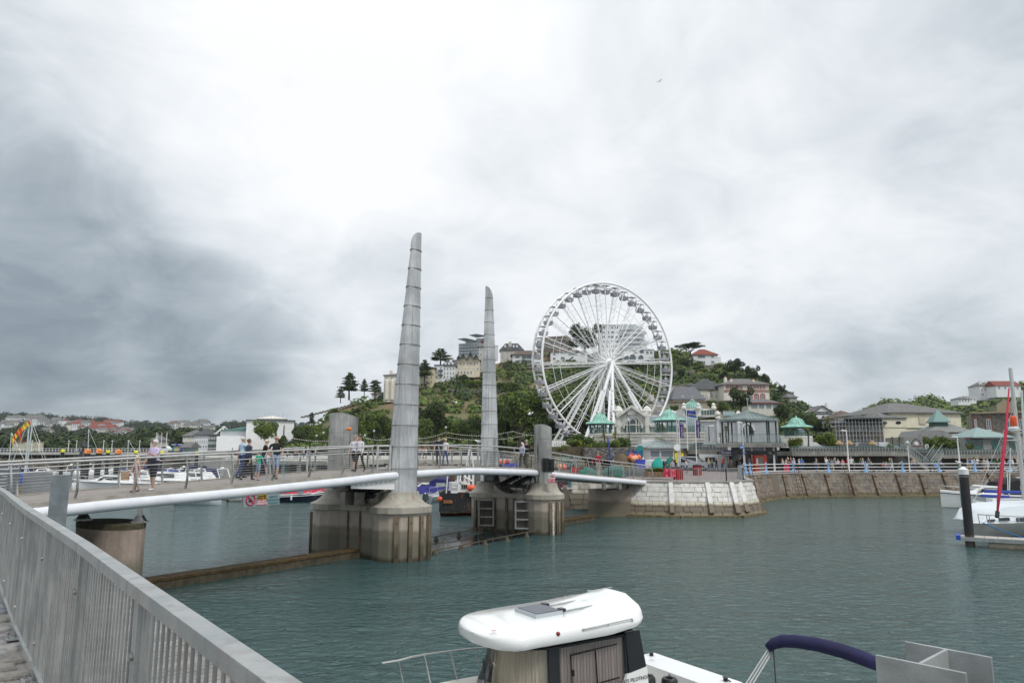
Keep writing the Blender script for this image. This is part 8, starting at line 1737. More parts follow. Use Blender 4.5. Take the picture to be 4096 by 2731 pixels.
# ================================================================== boats
def boat(label,px,py,Lpx=None,L=7,rz=0.,hull=(.8,.8,.8),canopy=None,cabin=True,D=None,beamk=.34,fly=False,cover=None,stripe=None,outb=True,name='motor_boat',cat='motor boat',rails=True,zk=1.):
 g=G(px,py,0) if D is None else Vector((X(px,D,0),D,0));o=thing(name,label,cat,g,rz,local=True);Bm=L*beamk/2;fb_=.085*L*zk+.25;q=B();rings=[];n=10
 for i in range(n+1):
  k=i/n;x=-L/2+L*k;w_=Bm*(1-max(0,(k-.45)/.55)**2.3)+.02;sz=fb_*(1+.35*k*k);rings.append([Vector((x,0,-.3+.5*max(0,k-.8))),Vector((x-.0,-w_*.72,.02)),Vector((x,-w_,sz*.93)),Vector((x,-w_*.93,sz)),Vector((x,0,sz+.06)),Vector((x,w_*.93,sz)),Vector((x,w_,sz*.93)),Vector((x,w_*.72,.02))])
 q.loft([[r[i] for i in (3,2,1,0,7,6,5)] for r in rings],caps=False,closed=False);q.add(rings[0],[tuple(range(8))]);hm=M('hull_%d_%d_%d'%tuple(int(c*100) for c in hull),hull,.2,coat=.4);q.build('hull',hm,o,smooth=40)
 q=B();q.loft([[r[3],r[4],r[5]] for r in rings],caps=False,closed=False);q.build('deck',gel,o,smooth=40)
 if stripe:
  q=B()
  for i_ in (2,6):q.tube([r[i_]+Vector((0,(-.01 if i_==2 else .01),-.10)) for r in rings],.035,4)
  q.build('hull_stripe',M('stripe_%d'%int(sum(stripe)*100),stripe,.4),o)
 z0=fb_*1.04;H_=.085*L+.35
 if cabin:
  q=B();cr_=[]
  for k,zt,wk in ((.36,.0,.74),(.42,.62,.68),(.62,.72,.62),(.74,.28,.42),(.86,.02,.16)):x=-L/2+L*k;cr_.append([Vector((x,-Bm*wk,z0)),Vector((x,-Bm*wk*.86,z0+H_*zt+.02)),Vector((x,Bm*wk*.86,z0+H_*zt+.02)),Vector((x,Bm*wk,z0))])
  q.loft(cr_);q.build('cabin',gel,o,smooth=30)
  q=B()
  for s_ in (-1,1):q.add([(-L/2+L*.44,s_*Bm*.69,z0+H_*.22),(-L/2+L*.70,s_*Bm*.52,z0+H_*.16),(-L/2+L*.63,s_*Bm*.585,z0+H_*.56),(-L/2+L*.45,s_*Bm*.645,z0+H_*.54)],[(0,1,2,3)])
  q.add([(-L/2+L*.635,-Bm*.50,z0+H_*.68),(-L/2+L*.635,Bm*.50,z0+H_*.68),(-L/2+L*.735,Bm*.36,z0+H_*.34),(-L/2+L*.735,-Bm*.36,z0+H_*.34)],[(0,1,2,3)]);q.build('cabin_windows',glass,o)
 else:
  q=B();q.add([(-L/2+L*.52,-Bm*.8,z0),(-L/2+L*.60,0,z0),(-L/2+L*.52,Bm*.8,z0),(-L/2+L*.47,Bm*.75,z0+.5),(-L/2+L*.54,0,z0+.55),(-L/2+L*.47,-Bm*.75,z0+.5)],[(0,1,4,5),(1,2,3,4)]);q.build('windscreen',glass_b,o)
 if canopy:
  cm=M('canopy_%d_%d'%(int(canopy[0]*100),int(canopy[2]*100)),canopy,.8,var=.15,vs=4);q=B();ca_=[]
  for k,zt in ((.04,.35),(.10,1.0),(.34,1.12),(.46,.8)):x=-L/2+L*k;ca_.append([Vector((x,-Bm*.88,z0-.05)),Vector((x,-Bm*.8,z0+(H_+.25)*zt*.85)),Vector((x,-Bm*.45,z0+(H_+.25)*zt)),Vector((x,Bm*.45,z0+(H_+.25)*zt)),Vector((x,Bm*.8,z0+(H_+.25)*zt*.85)),Vector((x,Bm*.88,z0-.05))])
  q.loft(ca_);q.build('canopy',cm,o,smooth=35);q=B()
  for s_ in (-1,1):q.add([(-L/2+L*.14,s_*Bm*.865,z0+.3),(-L/2+L*.32,s_*Bm*.865,z0+.3),(-L/2+L*.32,s_*Bm*.84,z0+H_*.75),(-L/2+L*.14,s_*Bm*.84,z0+H_*.75)],[(0,1,2,3)])
  q.build('clear_panel',M('clear_plastic',(.35,.38,.38),.15),o)
 if cover:
  q=B();cv=[]
  for k in (.03,.2,.4,.6,.8,.95):i=k*n;r=rings[min(n,int(round(i)))];cv.append([r[2]+Vector((0,-.03,-.05)),r[3]+Vector((0,0,.08)),Vector((r[4].x,0,r[4].z+.55*sin(pi*min(1,k*1.1))+.1)),r[5]+Vector((0,0,.08)),r[6]+Vector((0,.03,-.05))])
  q.loft(cv,caps=False,closed=False);q.build('boat_cover',M('cover_%d'%int(cover[2]*100),cover,.8,var=.2,vs=3),o,smooth=40)
 if fly:q=B();q.tube([(-L/2+L*.2,-Bm*.8,z0),(-L/2+L*.24,-Bm*.8,z0+1.3),(-L/2+L*.24,Bm*.8,z0+1.3),(-L/2+L*.2,Bm*.8,z0)],.08,6);q.build('radar_arch',gel,o);q=B();q.lathe([(.25,0),(.28,.1),(.15,.2),(0,.22)],(-L/2+L*.24,0,z0+1.35),10);q.build('radar_dome',gel,o)
 if rails:
  for s_ in (3,5):
   q=B();pts=[r[s_]+Vector((0,0,.45)) for r in rings[5:]];q.tube(pts,.02,4)
   for r in rings[5::2]:q.tube([r[s_],r[s_]+Vector((0,0,.45))],.018,4)
   q.build('guard_rail',rail_m,o)
 if outb:q=B();q.box((-L/2-.25,0,fb_*.9),(.4,.4,.6));q.box((-L/2-.3,0,.1),(.16,.14,.9));q.build('outboard_engine',M('engine_grey',(.06,.065,.07),.4),o)
 for s_ in (-1,1):
  q=B();q.lathe([(0,0),(.09,.05),(.1,.4),(.04,.5),(0,.52)],(-L*.1,s_*(Bm+.1),fb_*.3),7);q.build('fender',M('fender_white',(.7,.7,.72),.4),o)
 return o
blu=(.02,.04,.28);nv=(.015,.02,.09)
boat('white cabin boat with a bright blue canopy moored left behind the bridge',150,1962,L=8.6,rz=.12,canopy=(.02,.07,.42),D=88);boat('white tender with a dark underside tied in front of the blue canopied boat',226,1965,L=3.6,rz=.15,cabin=False,D=80,outb=False,hull=(.75,.77,.76))
boat('white motor cruiser with navy cover, its bow hidden by the bridge deck at far left',60,1930,L=9,rz=-.1,cover=None,canopy=(.02,.03,.3),D=104)
boat('sleek white sports cruiser with a blue bow cover, right of the orange capped piles',470,1958,L=11,rz=pi+.1,canopy=None,cover=None,D=94,stripe=nv,fly=True);boat('blue covered white speedboat just right of the third orange capped pile',462,1945,L=6.5,rz=pi+.05,cabin=False,cover=(.02,.02,.16),D=99)
boat('long white motor yacht with dark side windows behind the bearded man',690,1952,L=13,rz=pi+.03,D=97,stripe=(.02,.02,.03),fly=True);boat('second long white motor yacht beyond the first, nearer the green shirted child',800,1938,L=12,rz=pi-.05,D=104,fly=True)
boat('white boat with twin dark bow cushions in the marina',760,1925,L=9,rz=pi,D=112,canopy=nv);boat('small white cabin boat near the breakwater wall at far left',168,1878,L=7.5,rz=.05,D=150);boat('long low white boat moored near the breakwater, left of the cabin boat',120,1880,L=6,rz=pi,D=152,cabin=False)
boat('small grey workboat between the orange capped piles',430,1888,L=4.5,rz=.2,D=136,cabin=False,hull=(.25,.27,.3));boat('white flybridge cruiser behind the first orange capped pile',330,1872,L=9,rz=.1,D=146,fly=True);boat('white flybridge cruiser behind the second orange capped pile',400,1868,L=9,rz=-.05,D=150,fly=True)
for i,px in enumerate((500,545,590,640,690,740,795,850,905,20,-40)):boat('white %s in the marina %s'%(['cabin boat','sports boat','motor cruiser','day boat'][i%4],['just left of the small girl','behind the small girl','behind the bearded man','right of the bearded man','right of the bearded man, further along','midway between the man and the group','near the row of pontoon posts','left of the group of five','behind the group of five','at the far left edge','beyond the left edge'][i]),px,1900,L=[7.5,9,10,6.5][i%4],rz=random.uniform(-.2,.2)+(pi if i%2 else 0),D=122+(i%3)*8,canopy=[None,nv,None,blu][i%4],fly=i%3==0)
boat('black hulled speedboat with white topsides left of the middle pier',1195,2003,L=5.6,rz=.1,hull=(.012,.015,.03),cabin=False,D=75,stripe=(.75,.75,.75),outb=False);o=boat('red and white covered sports boat behind the black hulled speedboat',1230,1990,L=5.5,rz=.3,cover=(.5,.02,.06),D=80,cabin=False)
boat('grey inflatable tender alongside the pontoon under the bridge',800,2016,L=4.2,rz=0,cabin=False,D=71,hull=(.5,.55,.6),outb=True,rails=False)
boat('white boat with a navy cover seen just right of the near mast',1705,1982,L=5.2,rz=.5,cabin=False,cover=(.02,.02,.18),D=80,outb=False);boat('white cuddy boat with a dark canopy just behind the navy covered boat',1722,1962,L=6.5,rz=2.8,D=86,canopy=(.02,.02,.12));boat('white boat with a teal bimini half hidden by the near mast',1684,1955,L=6,rz=.3,D=89,canopy=(.02,.3,.38))
rib=boat('grey rigid inflatable with a large outboard engine between the masts',1770,1985,L=4.5,rz=.9,cabin=False,hull=(.4,.42,.44),D=76,rails=False)
# pontoons
def pontoon(label,px0,px1,D0,D1,w_=1.8,blocks=True):
 a=Vector((X(px0,D0,0),D0,0));b_=Vector((X(px1,D1,0),D1,0));o=thing('pontoon',label,'pontoon',a);q=B();q.bar((a.x,a.y,.42),(b_.x,b_.y,.42),w_,.12);q.build('walkway',M('pontoon_deck',(.45,.41,.36),.8,var=.2,vs=2),o);q=B();q.bar((a.x,a.y,.30),(b_.x,b_.y,.30),w_+.08,.12);q.build('side_rail',galv,o)
 n=max(2,int((b_-a).length/4))
 for i in range(n):c=a.lerp(b_,(i+.5)/n);q=B();q.bar((c.x,c.y,.08) if False else a.lerp(b_,i/n+.06/n)+Vector((0,0,.06)),a.lerp(b_,(i+.72)/n)+Vector((0,0,.06)),w_*.9,.4);q.build('float_block',conc_lt,o)
 return o
pontoon('floating pontoon among the motor yachts behind the bearded man',560,1120,100,82);pontoon('long floating pontoon at the far left of the marina',-100,600,118,126);pontoon('pontoon under the bridge beside the middle pier',600,1300,74,78)
# capped piles, black cone beacon
def cpile(label,px,pyt,D,r,capm,letter=None,ht=None,conem=None):
 t_=P(px,pyt,D);x=X(px,D,t_.z);o=thing('mooring_pile',label,'mooring pile',(x,D,0));q=B();q.tube([(x,D,-1.5),(x,D,t_.z-r*1.4)],r,14);q.build('shaft',M('pile_black',(.018,.018,.017),.5,tide=[(1.5,1.,(.05,.055,.02),.8)]),o,smooth=40)
 q=B();q.lathe([(r*1.12,-r*1.7),(r*1.15,-r*.5),(r*.5,-.02),(0,0)],(x,D,t_.z),14);q.build('cap',capm,o,smooth=40)
 if letter:text('letter',letter,r*1.1,(x,D-r*1.18,t_.z-r*1.1),(1,0,0),o,white_p,bold=.03)
 return o
orc=M('cap_orange',(.75,.22,.03),.5);yec=M('cap_yellow',(.75,.70,.02),.5)
for i,(px,pyt) in enumerate(((351,1795),(397,1794),(473,1796))):cpile('black mooring pile with an orange cap lettered A, %s'%['leftmost of the three','middle of the three','rightmost of the three'][i],px,pyt,100,.38,orc,'A')
cpile('black mooring pile with a dark red cap lettered C, behind the leftmost orange one',341,1795,118,.38,M('cap_maroon',(.2,.02,.06),.5),'C')
for i,px in enumerate((252,433,545,649,788,1262)):cpile('yellow capped black pile, %s'%['leftmost, left of the orange caps','between the orange caps','left of the bearded man','right of the bearded man','left of the group of five','beside the squat pylon, mostly hidden'][i],px,[1796,1799,1801,1803,1804,1830][i],125,.3,yec)
cb_=thing('cone_beacon','black beacon of two stacked cones standing in the harbour left of the orange caps','beacon',(X(326,104,3),104,0));x=cb_.location.x
q=B();q.tube([(x,104,-1),(x,104,7)],.1,6);q.build('post',black_m,cb_)
for yt,yb in ((1752,1786),(1788,1825)):zt=P(326,yt,104).z;zb=P(326,yb,104).z;q=B();q.lathe([(.62,zb),(0,zt)],(x,104,0),12);q.build('cone',black_m,cb_)
gp_=thing('grey_pier_post','large grey steel dolphin panel behind the bridge railing at the far left','dolphin',P(15,1960,40));f_=FR(-20,40);box_px(f_,-60,43,1872,2060,0,1,'panel',galv2,gp_)
for i in range(7):box_px(f_,-58,40,1878+i*13,1879.5+i*13,-.05,0,'slot',white_p,gp_)
gp2=thing('grey_pier_post','square grey concrete dolphin behind the second bridge railing post from the left','dolphin',P(130,1960,42));f_=FR(100,42);box_px(f_,102,168,1890,2060,0,1.2,'panel',M('dolphin_grey',(.27,.28,.30),.8,var=.2,vs=2),gp2)
td=thing('timber_dolphin','small rusty yellow timber fender block left of the square grey dolphin','fender block',P(62,1975,43));f_=FR(40,43);box_px(f_,48,78,1940,2010,0,.6,'block',M('yellow_timber',(.38,.27,.10),.85,var=.6,vs=4),td)
# sailing masts and bunting at far left
def mast_(label,px0,pyt,px1,pyb,D,r=.07,boom=None,flag=False,hullL=None):
 a=P(px1,pyb,D);t_=P(px0,pyt,D);o=thing('yacht',label,'sailing yacht',(a.x,a.y,0));alum=M('mast_alu',(.60,.66,.64),.35,.5)
 hb2=boat.__wrapped__ if False else None
 L=hullL or 8;q=B();rings=[]
 for i in range(9):k=i/8;x=-L/2+L*k;w_=L*.15*sin(pi*min(1,.25+k*.75))+.03;sz=.9+.15*(2*k-1)**2;rings.append([Vector((a.x+x,a.y-w_,sz)),Vector((a.x+x,a.y-w_*.7,.05)),Vector((a.x+x,a.y,-.3)),Vector((a.x+x,a.y+w_*.7,.05)),Vector((a.x+x,a.y+w_,sz)),Vector((a.x+x,a.y,sz+.1))])
 q.loft(rings);q.build('hull',gel,o,smooth=40);q=B();q.box((a.x-.3,a.y,1.15),(L*.4,L*.14,.4));q.build('coach_roof',gel,o)
 base=Vector((a.x,a.y,.9));base=t_+(a-t_)*((t_.z-1.0)/max(.1,(t_.z-a.z)));q=B();q.tube([base,t_],[r,r*.8],8);q.build('mast',alum,o,smooth=40)
 for dx in (-L*.48,L*.48):q=B();q.tube([t_,Vector((a.x+dx,a.y,1.1))],.02,4);q.build('stay',wire_m,o)
 q=B();k=base.lerp(t_,.1);q.tube([k,k+Vector((-L*.38,0,.1))],.12,6);q.build('boom_cover',M('sail_cover',(.03,.06,.3),.8),o)
 q=B();m_=base.lerp(t_,.62);q.tube([m_-Vector((.6,0,0)),m_+Vector((.6,0,0))],.03,4);q.build('spreader',alum,o)
 return o,t_,a
y1,t1_,a1_=mast_('yacht with a tall pale mast flying red and yellow bunting at far left',118,1684,102,1860,105,.12);
pts=[P(118,1686,104.5),P(98,1703,104.5),P(76,1722,104.4),P(58,1745,104.4),P(44,1768,104.4)]
for i in range(4):
 for j in range(3):
  m0=pts[i].lerp(pts[i+1],j/3);m1=pts[i].lerp(pts[i+1],(j+.9)/3);q=B();q.add([m0+Vector((-.15,0,.25)),m0+Vector((.2,.05,-.3)),m1+Vector((.2,0,-.35)),m1+Vector((-.1,.06,.2))],[(0,1,2,3)]);q.build('bunting_flag',M('bunt_%d'%((i+j)%3),[(.65,.05,.02),(.75,.65,.03),(.7,.3,.03)][(i+j)%3],.8),y1)
q=B();q.add([P(79,1724,104.3),P(84,1724,104.3),P(83,1765,104.3),P(78,1766,104.3)],[(0,1,2,3)]);q.build('hanging_flag',M('bunt_0',(.65,.05,.02),.8),y1)
mast_('yacht with a leaning silvery mast just right of the bunting yacht',130,1690,106,1880,97,.11);mast_('yacht whose thin mast leans left at the far left edge',106,1705,45,1860,110,.07);mast_('yacht with a short mast at the far left edge',46,1730,36,1850,112,.07);mast_('yacht with a slim mast above the black cone beacon',355,1716,350,1860,135,.09);mast_('yacht with a slim mast between the orange caps and the bearded man',514,1758,508,1870,140,.09)
for i,(px,yt) in enumerate(((622,1728),(643,1730),(663,1728),(627,1732))):flagpole('white flagpole on the far promenade, %s'%['first right of the bearded man\'s head','second right of the bearded man\'s head','third right of the bearded man\'s head','close beside the first one'][i],px,yt,1800,185,white_p,.1)
# ---------------------------------------------------------------- fishing boat between the piers
fbt=thing('fishing_boat','rusty black fishing boat with a white wheelhouse marked BM482 between the piers','fishing boat',G(1850,2070,0));FB=G(1850,2068,0);D=FB.y;f_=FR(1757,D,1960,D+1.5)
q=B();rr=[]
for px,w_ in ((1757,1.7),(1775,2.2),(1860,2.4),(1960,2.3),(2040,1.6),(2085,.3)):
 a=f_.p(px,1998,0);rr.append([Vector((a.x,a.y+2.2-w_,1.85)),Vector((a.x,a.y+2.2-w_*.95,.45)),Vector((a.x+.1,a.y+2.2,-.5)),Vector((a.x,a.y+2.2+w_*.95,.45)),Vector((a.x,a.y+2.2+w_,1.85))])
q.loft(rr,caps=False,closed=False);q.add(rr[0],[tuple(range(5))])
q.build('hull',M('fishing_hull',(.018,.02,.024),.55,rust=.75,tide=[(.42,.40,(.60,.50,.33),1.),(.26,.24,(.30,.03,.02),1.)]),fbt,smooth=30)
q=B();q.loft([[r[0]+Vector((0,.02,-.5)),r[4]+Vector((0,0,-.5))] for r in rr],caps=False,closed=False);q.build('deck',M('rusty_deck',(.2,.12,.08),.9),fbt)
zr=f_.p(1800,1998).z
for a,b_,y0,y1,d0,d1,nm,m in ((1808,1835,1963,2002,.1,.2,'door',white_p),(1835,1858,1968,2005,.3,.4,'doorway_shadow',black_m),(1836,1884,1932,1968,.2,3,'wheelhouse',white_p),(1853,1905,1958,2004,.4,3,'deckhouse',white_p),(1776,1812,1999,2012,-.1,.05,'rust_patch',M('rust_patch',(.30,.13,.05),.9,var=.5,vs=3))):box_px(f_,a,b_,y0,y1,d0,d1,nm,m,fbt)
for i in range(3):box_px(f_,1850+i*8.5,1855.5+i*8.5,1938,1954,.12,.25,'wheelhouse_window',glass,fbt)
text('registration','BM482',.42,f_.p(1852,1929,.1),(1,0,0),fbt,white_p,bold=.02)
for px,yt,yb,r in ((1840,1860,1965,.07),(1850,1862,1965,.07),(1872,1870,1935,.09),(1889,1850,1935,.09),(1905,1860,1940,.09),(1796,1905,2000,.05)):q=B();q.tube([f_.p(px,yb,.8),f_.p(px+(6 if px<1860 else 0),yt,.8)],r,6);q.build('gantry_post',white_p,fbt)
q=B();q.tube([f_.p(1865,1905,.6),f_.p(1900,1925,.6)],.07,6);q.build('gantry_post',white_p,fbt)
q=B();q.tube([f_.p(1815,1938,.4),f_.p(1884,1940,.4)],.04,5);q.tube([f_.p(1815,1948,.4),f_.p(1884,1950,.4)],.04,5);q.build('rail',white_p,fbt)
q=B();q.lathe([(0,-.3),(.3,-.15),(.42,0),(.3,.25),(0,.3)],f_.p(1882,1952,-.4),10);q.build('buoy_float',M('buoy_0',(.75,.12,.05),.5),fbt,smooth=1);q=B();q.lathe([(0,-.25),(.22,-.1),(.22,.15),(0,.2)],f_.p(1768,1996,.3),10);q.build('orange_float',M('buoy_0',(.75,.12,.05),.5),fbt,smooth=1)
for px,w_ in ((1811,16),):o=thing('timber_pile','thick rusty brown timber pile standing behind the fishing boat wheelhouse','pile',P(px,1960,D+6));f3=FR(1700,D+6);box_px(f3,px-w_/2-3,px+w_/2,1890,1990,0,.5,'shaft',M('rusty_timber',(.13,.07,.045),.9,var=.5,vs=3),o)
for px in (1880,1932):
 aw_=thing('white_a_frame','white steel A-frame gantry '+('left' if px<1900 else 'right')+' of the distant mast','gantry',P(px,1870,84));
 for s_ in (-1,1):q=B();q.bar(P(px,1780 if px<1900 else 1820,84),P(px+s_*14,1862,84),.18,.18);q.build('strut',white_p,aw_)
# ---------------------------------------------------------------- signal lights and signs on the far pylon and under the bridge
sl=thing('signal_lights','black cluster of harbour signal lights fixed to the far squat pylon','signal lights',P(2195,1860,45));f_=FR(2100,45.6);box_px(f_,2172,2196,1832,1888,0,.35,'housing',black_m,sl);box_px(f_,2196,2216,1836,1886,.15,.45,'housing',black_m,sl)
for px in (2186,2208):
 for py in (1844,1862,1880):c_=f_.p(px,py,-.02 if px<2200 else .12);q=B();q.lathe([(.11,0),(.13,.05),(.13,.18)],(0,0,0),12);q.v=[(c_.x+v[0],c_.y-v[2],c_.z+v[1]) for v in q.v];q.build('visor',black_m,sl);q=B();q.tube([c_+Vector((0,-.02,0)),c_+Vector((0,-.05,0))],.10,10);q.build('lens',M('dead_lens',(.04,.045,.05),.1),sl)
def sign(name,label,fr,px0,px1,y0,y1,d=0):o=thing(name,label,'sign',fr.p((px0+px1)/2,y1,d));box_px(fr,px0,px1,y0,y1,d,d+.04,'board',white_p,o);return o
s1=sign('signal_sign','white and red signal instruction sign below the black signal lights',f_,2191,2219,1893,1931,-.1);rs=M('sign_red',(.55,.01,.06),.5)
for a in (2192,2206):box_px(f_,a,a+12,1914,1930,-.13,-.1,'red_panel',rs,s1);[box_px(f_,a+2,a+10,1917+k*4,1918.6+k*4,-.145,-.13,'print_line',white_p,s1) for k in range(3)]
c_=f_.p(2213,1903,-.14);q=B();q.tube([c_,c_+Vector((0,.03,0))],.07,14);n_=q.build('no_entry_disc',rs,s1);q=B();q.box(c_+Vector((0,-.01,0)),(.10,.02,.025));q.build('bar',white_p,n_)
for px in (2199,2204):box_px(f_,px-.6,px+.6,1897,1910,-.13,-.1,'arrow',black_m,s1)
for k in range(3):c_=f_.p(2194,1898+k*5,-.12);q=B();q.tube([c_,c_+Vector((0,.02,0))],.022,8);q.build('green_dot',M('dot_green',(.02,.35,.25),.5),s1)
for k in range(3):c_=f_.p(2207.5,1898+k*5,-.12);q=B();q.tube([c_,c_+Vector((0,.02,0))],.022,8);q.build('red_dot',rs,s1)
def danger(label,fr,px0,px1,y0,y1,d=0.):
 o=thing('warning_sign',label,'sign',fr.p((px0+px1)/2,y1,d));box_px(fr,px0,px1,y0,y1,d,d+.04,'board',M('sign_grey',(.26,.30,.32),.5,var=.08,vs=3),o);W_=px1-px0;Hh=y1-y0;u_=lambda k:px0+W_*k;v_=lambda k:y0+Hh*k
 sc2=(fr.p(px1,y0)-fr.p(px0,y0)).length/W_
 box_px(fr,u_(.38),u_(.64),v_(.05),v_(.48),d-.012,d,'amber_panel',M('sign_amber',(.65,.40,.03),.5),o);box_px(fr,u_(.38),u_(.64),v_(.50),v_(.93),d-.012,d,'red_panel',rs,o);fs_=sc2*Hh*.18
 for s_,k,m_,uu in (('DANGER',.17,black_m,.51),('FIXED SILL',.36,black_m,.51),('DO NOT',.62,white_p,.51),('NAVIGATE',.81,white_p,.51),('KEEP TO',.22,M('sign_teal',(.03,.22,.24),.5),.82),('STARBOARD SIDE',.48,M('sign_teal',(.03,.22,.24),.5),.82),('OF PILLAR',.74,M('sign_teal',(.03,.22,.24),.5),.82)):text('lettering',s_,fs_*(.82 if len(s_)>10 else 1),fr.p(u_(uu),v_(k),d-.02),fr.d,o,m_,bold=.03)
 c_=fr.p(u_(.2),v_(.5),d-.02);R_=sc2*Hh*.36;q=B();e_=fr.d.normalized();q.tube([c_+e_*R_*cos(a)+Vector((0,0,R_*sin(a))) for a in [2*pi*i/16 for i in range(16)]],R_*.11,5,closed=True);q.tube([c_+e_*R_*.7+Vector((0,0,-R_*.7)),c_-e_*R_*.7+Vector((0,0,R_*.7))],R_*.11,5);q.build('prohibition_ring',rs,o)
 q=B();q.add([c_+e_*R_*x+Vector((0,0,R_*z))+Vector((0,.008,0)) for x,z in [(-.55,-.1),(-.4,-.4),(.4,-.4),(.55,-.1),(.2,-.1),(.15,.3),(-.15,.3),(-.2,-.1)]],[(0,1,2,3,4,5,6,7)]);q.build('boat_symbol',black_m,o)
 return o
def hitd(px): # plan distance of near beam line at px
 best=min(range(400),key=lambda i:abs(proj(bp(-18+i*.13,-.2,3.3))[0]-px));return bp(-18+best*.13,-.2,3.3).y
fu=FR(984,hitd(984),1128,hitd(1128));danger('grey warning sign hanging under the white tube left of the middle pier',fu,984,1128,1975,2022)
fu2=FR(2229,49.5,2286,50.2);danger('small grey warning sign beside the far pier, right of the signal sign',fu2,2229,2284,1925,1951)
# ================================================================== right edge: pile, pontoon, yachts
bp_=thing('mooring_pile','tall black mooring pile with a white conical cap near the right edge','mooring pile',(25.4,40.3,0));zt=P(3858,1868,40.3).z;xb=X(3877,40.3,0);xt=X(3857,40.3,zt);xb=(xb+xt)/2;xt=xb
q=B();q.tube([(xb,40.3,-1.5),(xt,40.3,zt-.35)],.232,20);q.build('shaft',M('pile_dark',(.02,.02,.022),.55,var=.3,vs=2,tide=[(.8,.5,(.07,.06,.045),.8)]),bp_,smooth=40)
q=B();q.lathe([(.25,-.4),(.255,-.12),(.06,.02),(0,.03)],(xt,40.3,zt),20);q.build('cap',white_p,bp_,smooth=40);q=B();q.lathe([(.238,-.52),(.238,-.49)],(xt,40.3,zt),20);q.build('reflective_band',galv3,bp_)
pn_=thing('pontoon','grey finger pontoon with a blue tipped end beside the black pile','pontoon',G(3900,2160,.5));pa=G(3832,2147,.5);pb=G(4300,2172,.5);dd_=(pb-pa).normalized();nn_=Vector((-dd_.y,dd_.x,0))
for i in range(22):q=B();a=pa+dd_*(i*.62);b_=pa+dd_*(i*.62+.6);q.bar(a+nn_*.5,b_+nn_*.5,1.15,.06);q.build('deck_panel',M('pontoon_deck2',(.46,.42,.38),.8,var=.15,vs=3),pn_)
for w_ in (-.1,1.1):q=B();q.bar(pa+nn_*w_+Vector((0,0,-.07)),pb+nn_*w_+Vector((0,0,-.07)),.08,.2);q.build('side_rail',galv,pn_)
q=B();q.bar(pa+nn_*.5-dd_*.1+Vector((0,0,-.02)),pa+nn_*.5+dd_*.12+Vector((0,0,-.02)),1.3,.24);q.build('blue_end_fender',M('fender_blue',(.02,.07,.42),.5),pn_)
for s_ in (1.4,5.6,9.8):q=B();q.bar(pa+dd_*s_+nn_*.5+Vector((0,0,-.38)),pa+dd_*(s_+2.6)+nn_*.5+Vector((0,0,-.38)),1.0,.5);q.build('float_block',M('float_conc',(.42,.38,.30),.85,var=.3,vs=2,tide=[(.12,.02,(.16,.11,.05),.8)]),pn_)
c_=pa+dd_*5.2+nn_*.6;sb2=thing('service_pedestal','short blue service pedestal with a white top on the pontoon','pedestal',c_);q=B();q.box(c_+Vector((0,0,.42)),(.2,.2,.85));q.build('post',M('fender_blue',(.02,.07,.42),.5),sb2);q=B();q.box(c_+Vector((0,0,.9)),(.24,.24,.14));q.build('cap',white_p,sb2)
# catamaran
ct=thing('catamaran','grey white sailing catamaran with a tall mast and red furled sail at the right edge','sailing yacht',G(4000,2140,0));D=43.5;f_=FR(3890,D,4200,D+2)
q=B();rr=[]
for px,w_ in ((3890,.05),(3925,.6),(4000,.95),(4100,1.05),(4250,1.0),(4400,.9)):
 a=f_.p(px,2100,0);zt_=f_.p(3890,2097).z;rr.append([Vector((a.x,a.y+1-w_,zt_)),Vector((a.x+.05,a.y+1-w_*.6,.1)),Vector((a.x+.1,a.y+1,-.3)),Vector((a.x,a.y+1+w_*.6,.1)),Vector((a.x,a.y+1+w_,zt_))])
q.loft(rr,caps=False,closed=False);q.build('near_hull',M('cat_grey',(.42,.42,.40),.4,var=.15,vs=1),ct,smooth=35)
q=B();q.loft([[r[0],(r[0]+r[4])/2+Vector((0,0,.05)),r[4]] for r in rr],caps=False,closed=False);q.build('side_deck',gel,ct)
q=B();cb2=[]
for px,h_,w_ in ((3925,.05,.5),(3960,.62,1.2),(4020,.9,1.5),(4150,1.0,1.6),(4400,1.0,1.6)):a=f_.p(px,2100,0);cb2.append([Vector((a.x,a.y+.35,zt_)),Vector((a.x,a.y+.6,zt_+h_)),Vector((a.x,a.y+2.4+w_,zt_+h_)),Vector((a.x,a.y+3+w_,zt_))])
q.loft(cb2);q.build('coach_roof',M('cat_white',(.70,.77,.80),.3),ct,smooth=30)
for a,b_,y0,y1 in ((3945,3970,2077,2086),(3988,4028,2070,2084),(4056,4110,2070,2086)):poly_px(f_,[(a,y1),(a+4,y0+2),(b_-3,y0),(b_,y1-1)],.25,.5,'cabin_window',M('cat_window',(.06,.065,.09),.15),ct)
q=B();q.tube([f_.p(3892,2057,.1),f_.p(4060,2066,.1),f_.p(4300,2070,.1)],.035,6);q.build('guard_rail',rail_m,ct)
for px in (3893,3926,3936,4052):q=B();q.tube([f_.p(px,2056+(px-3892)*.05,.1),f_.p(px+3,2097,.1)],.025,5);q.build('stanchion',rail_m,ct)
q=B();q.tube([f_.p(3902,2090,0),f_.p(3925,2115,-.8),f_.p(3955,2137,-1.5),f_.p(3975,2137,-1.5)],.03,6);q.build('mooring_line',M('rope_blue',(.03,.16,.42),.8),ct)
alum=M('mast_silver',(.52,.52,.50),.35,.4);mt=P(4041,1472,48);mbase=Vector((X(4098,48,2.2),48,2.0));q=B();q.tube([mbase,mt],[.15,.11],10);q.build('mast',alum,ct,smooth=40)
q=B();q.tube([P(3990,2045,42.5),P(3999,1950,43.4),P(4024,1720,45.7),P(4036,1552,47.5)],[.06,.115,.09,.04],8);q.build('furled_red_sail',M('sail_red',(.42,.015,.05),.8,var=.15,vs=3),ct,smooth=1)
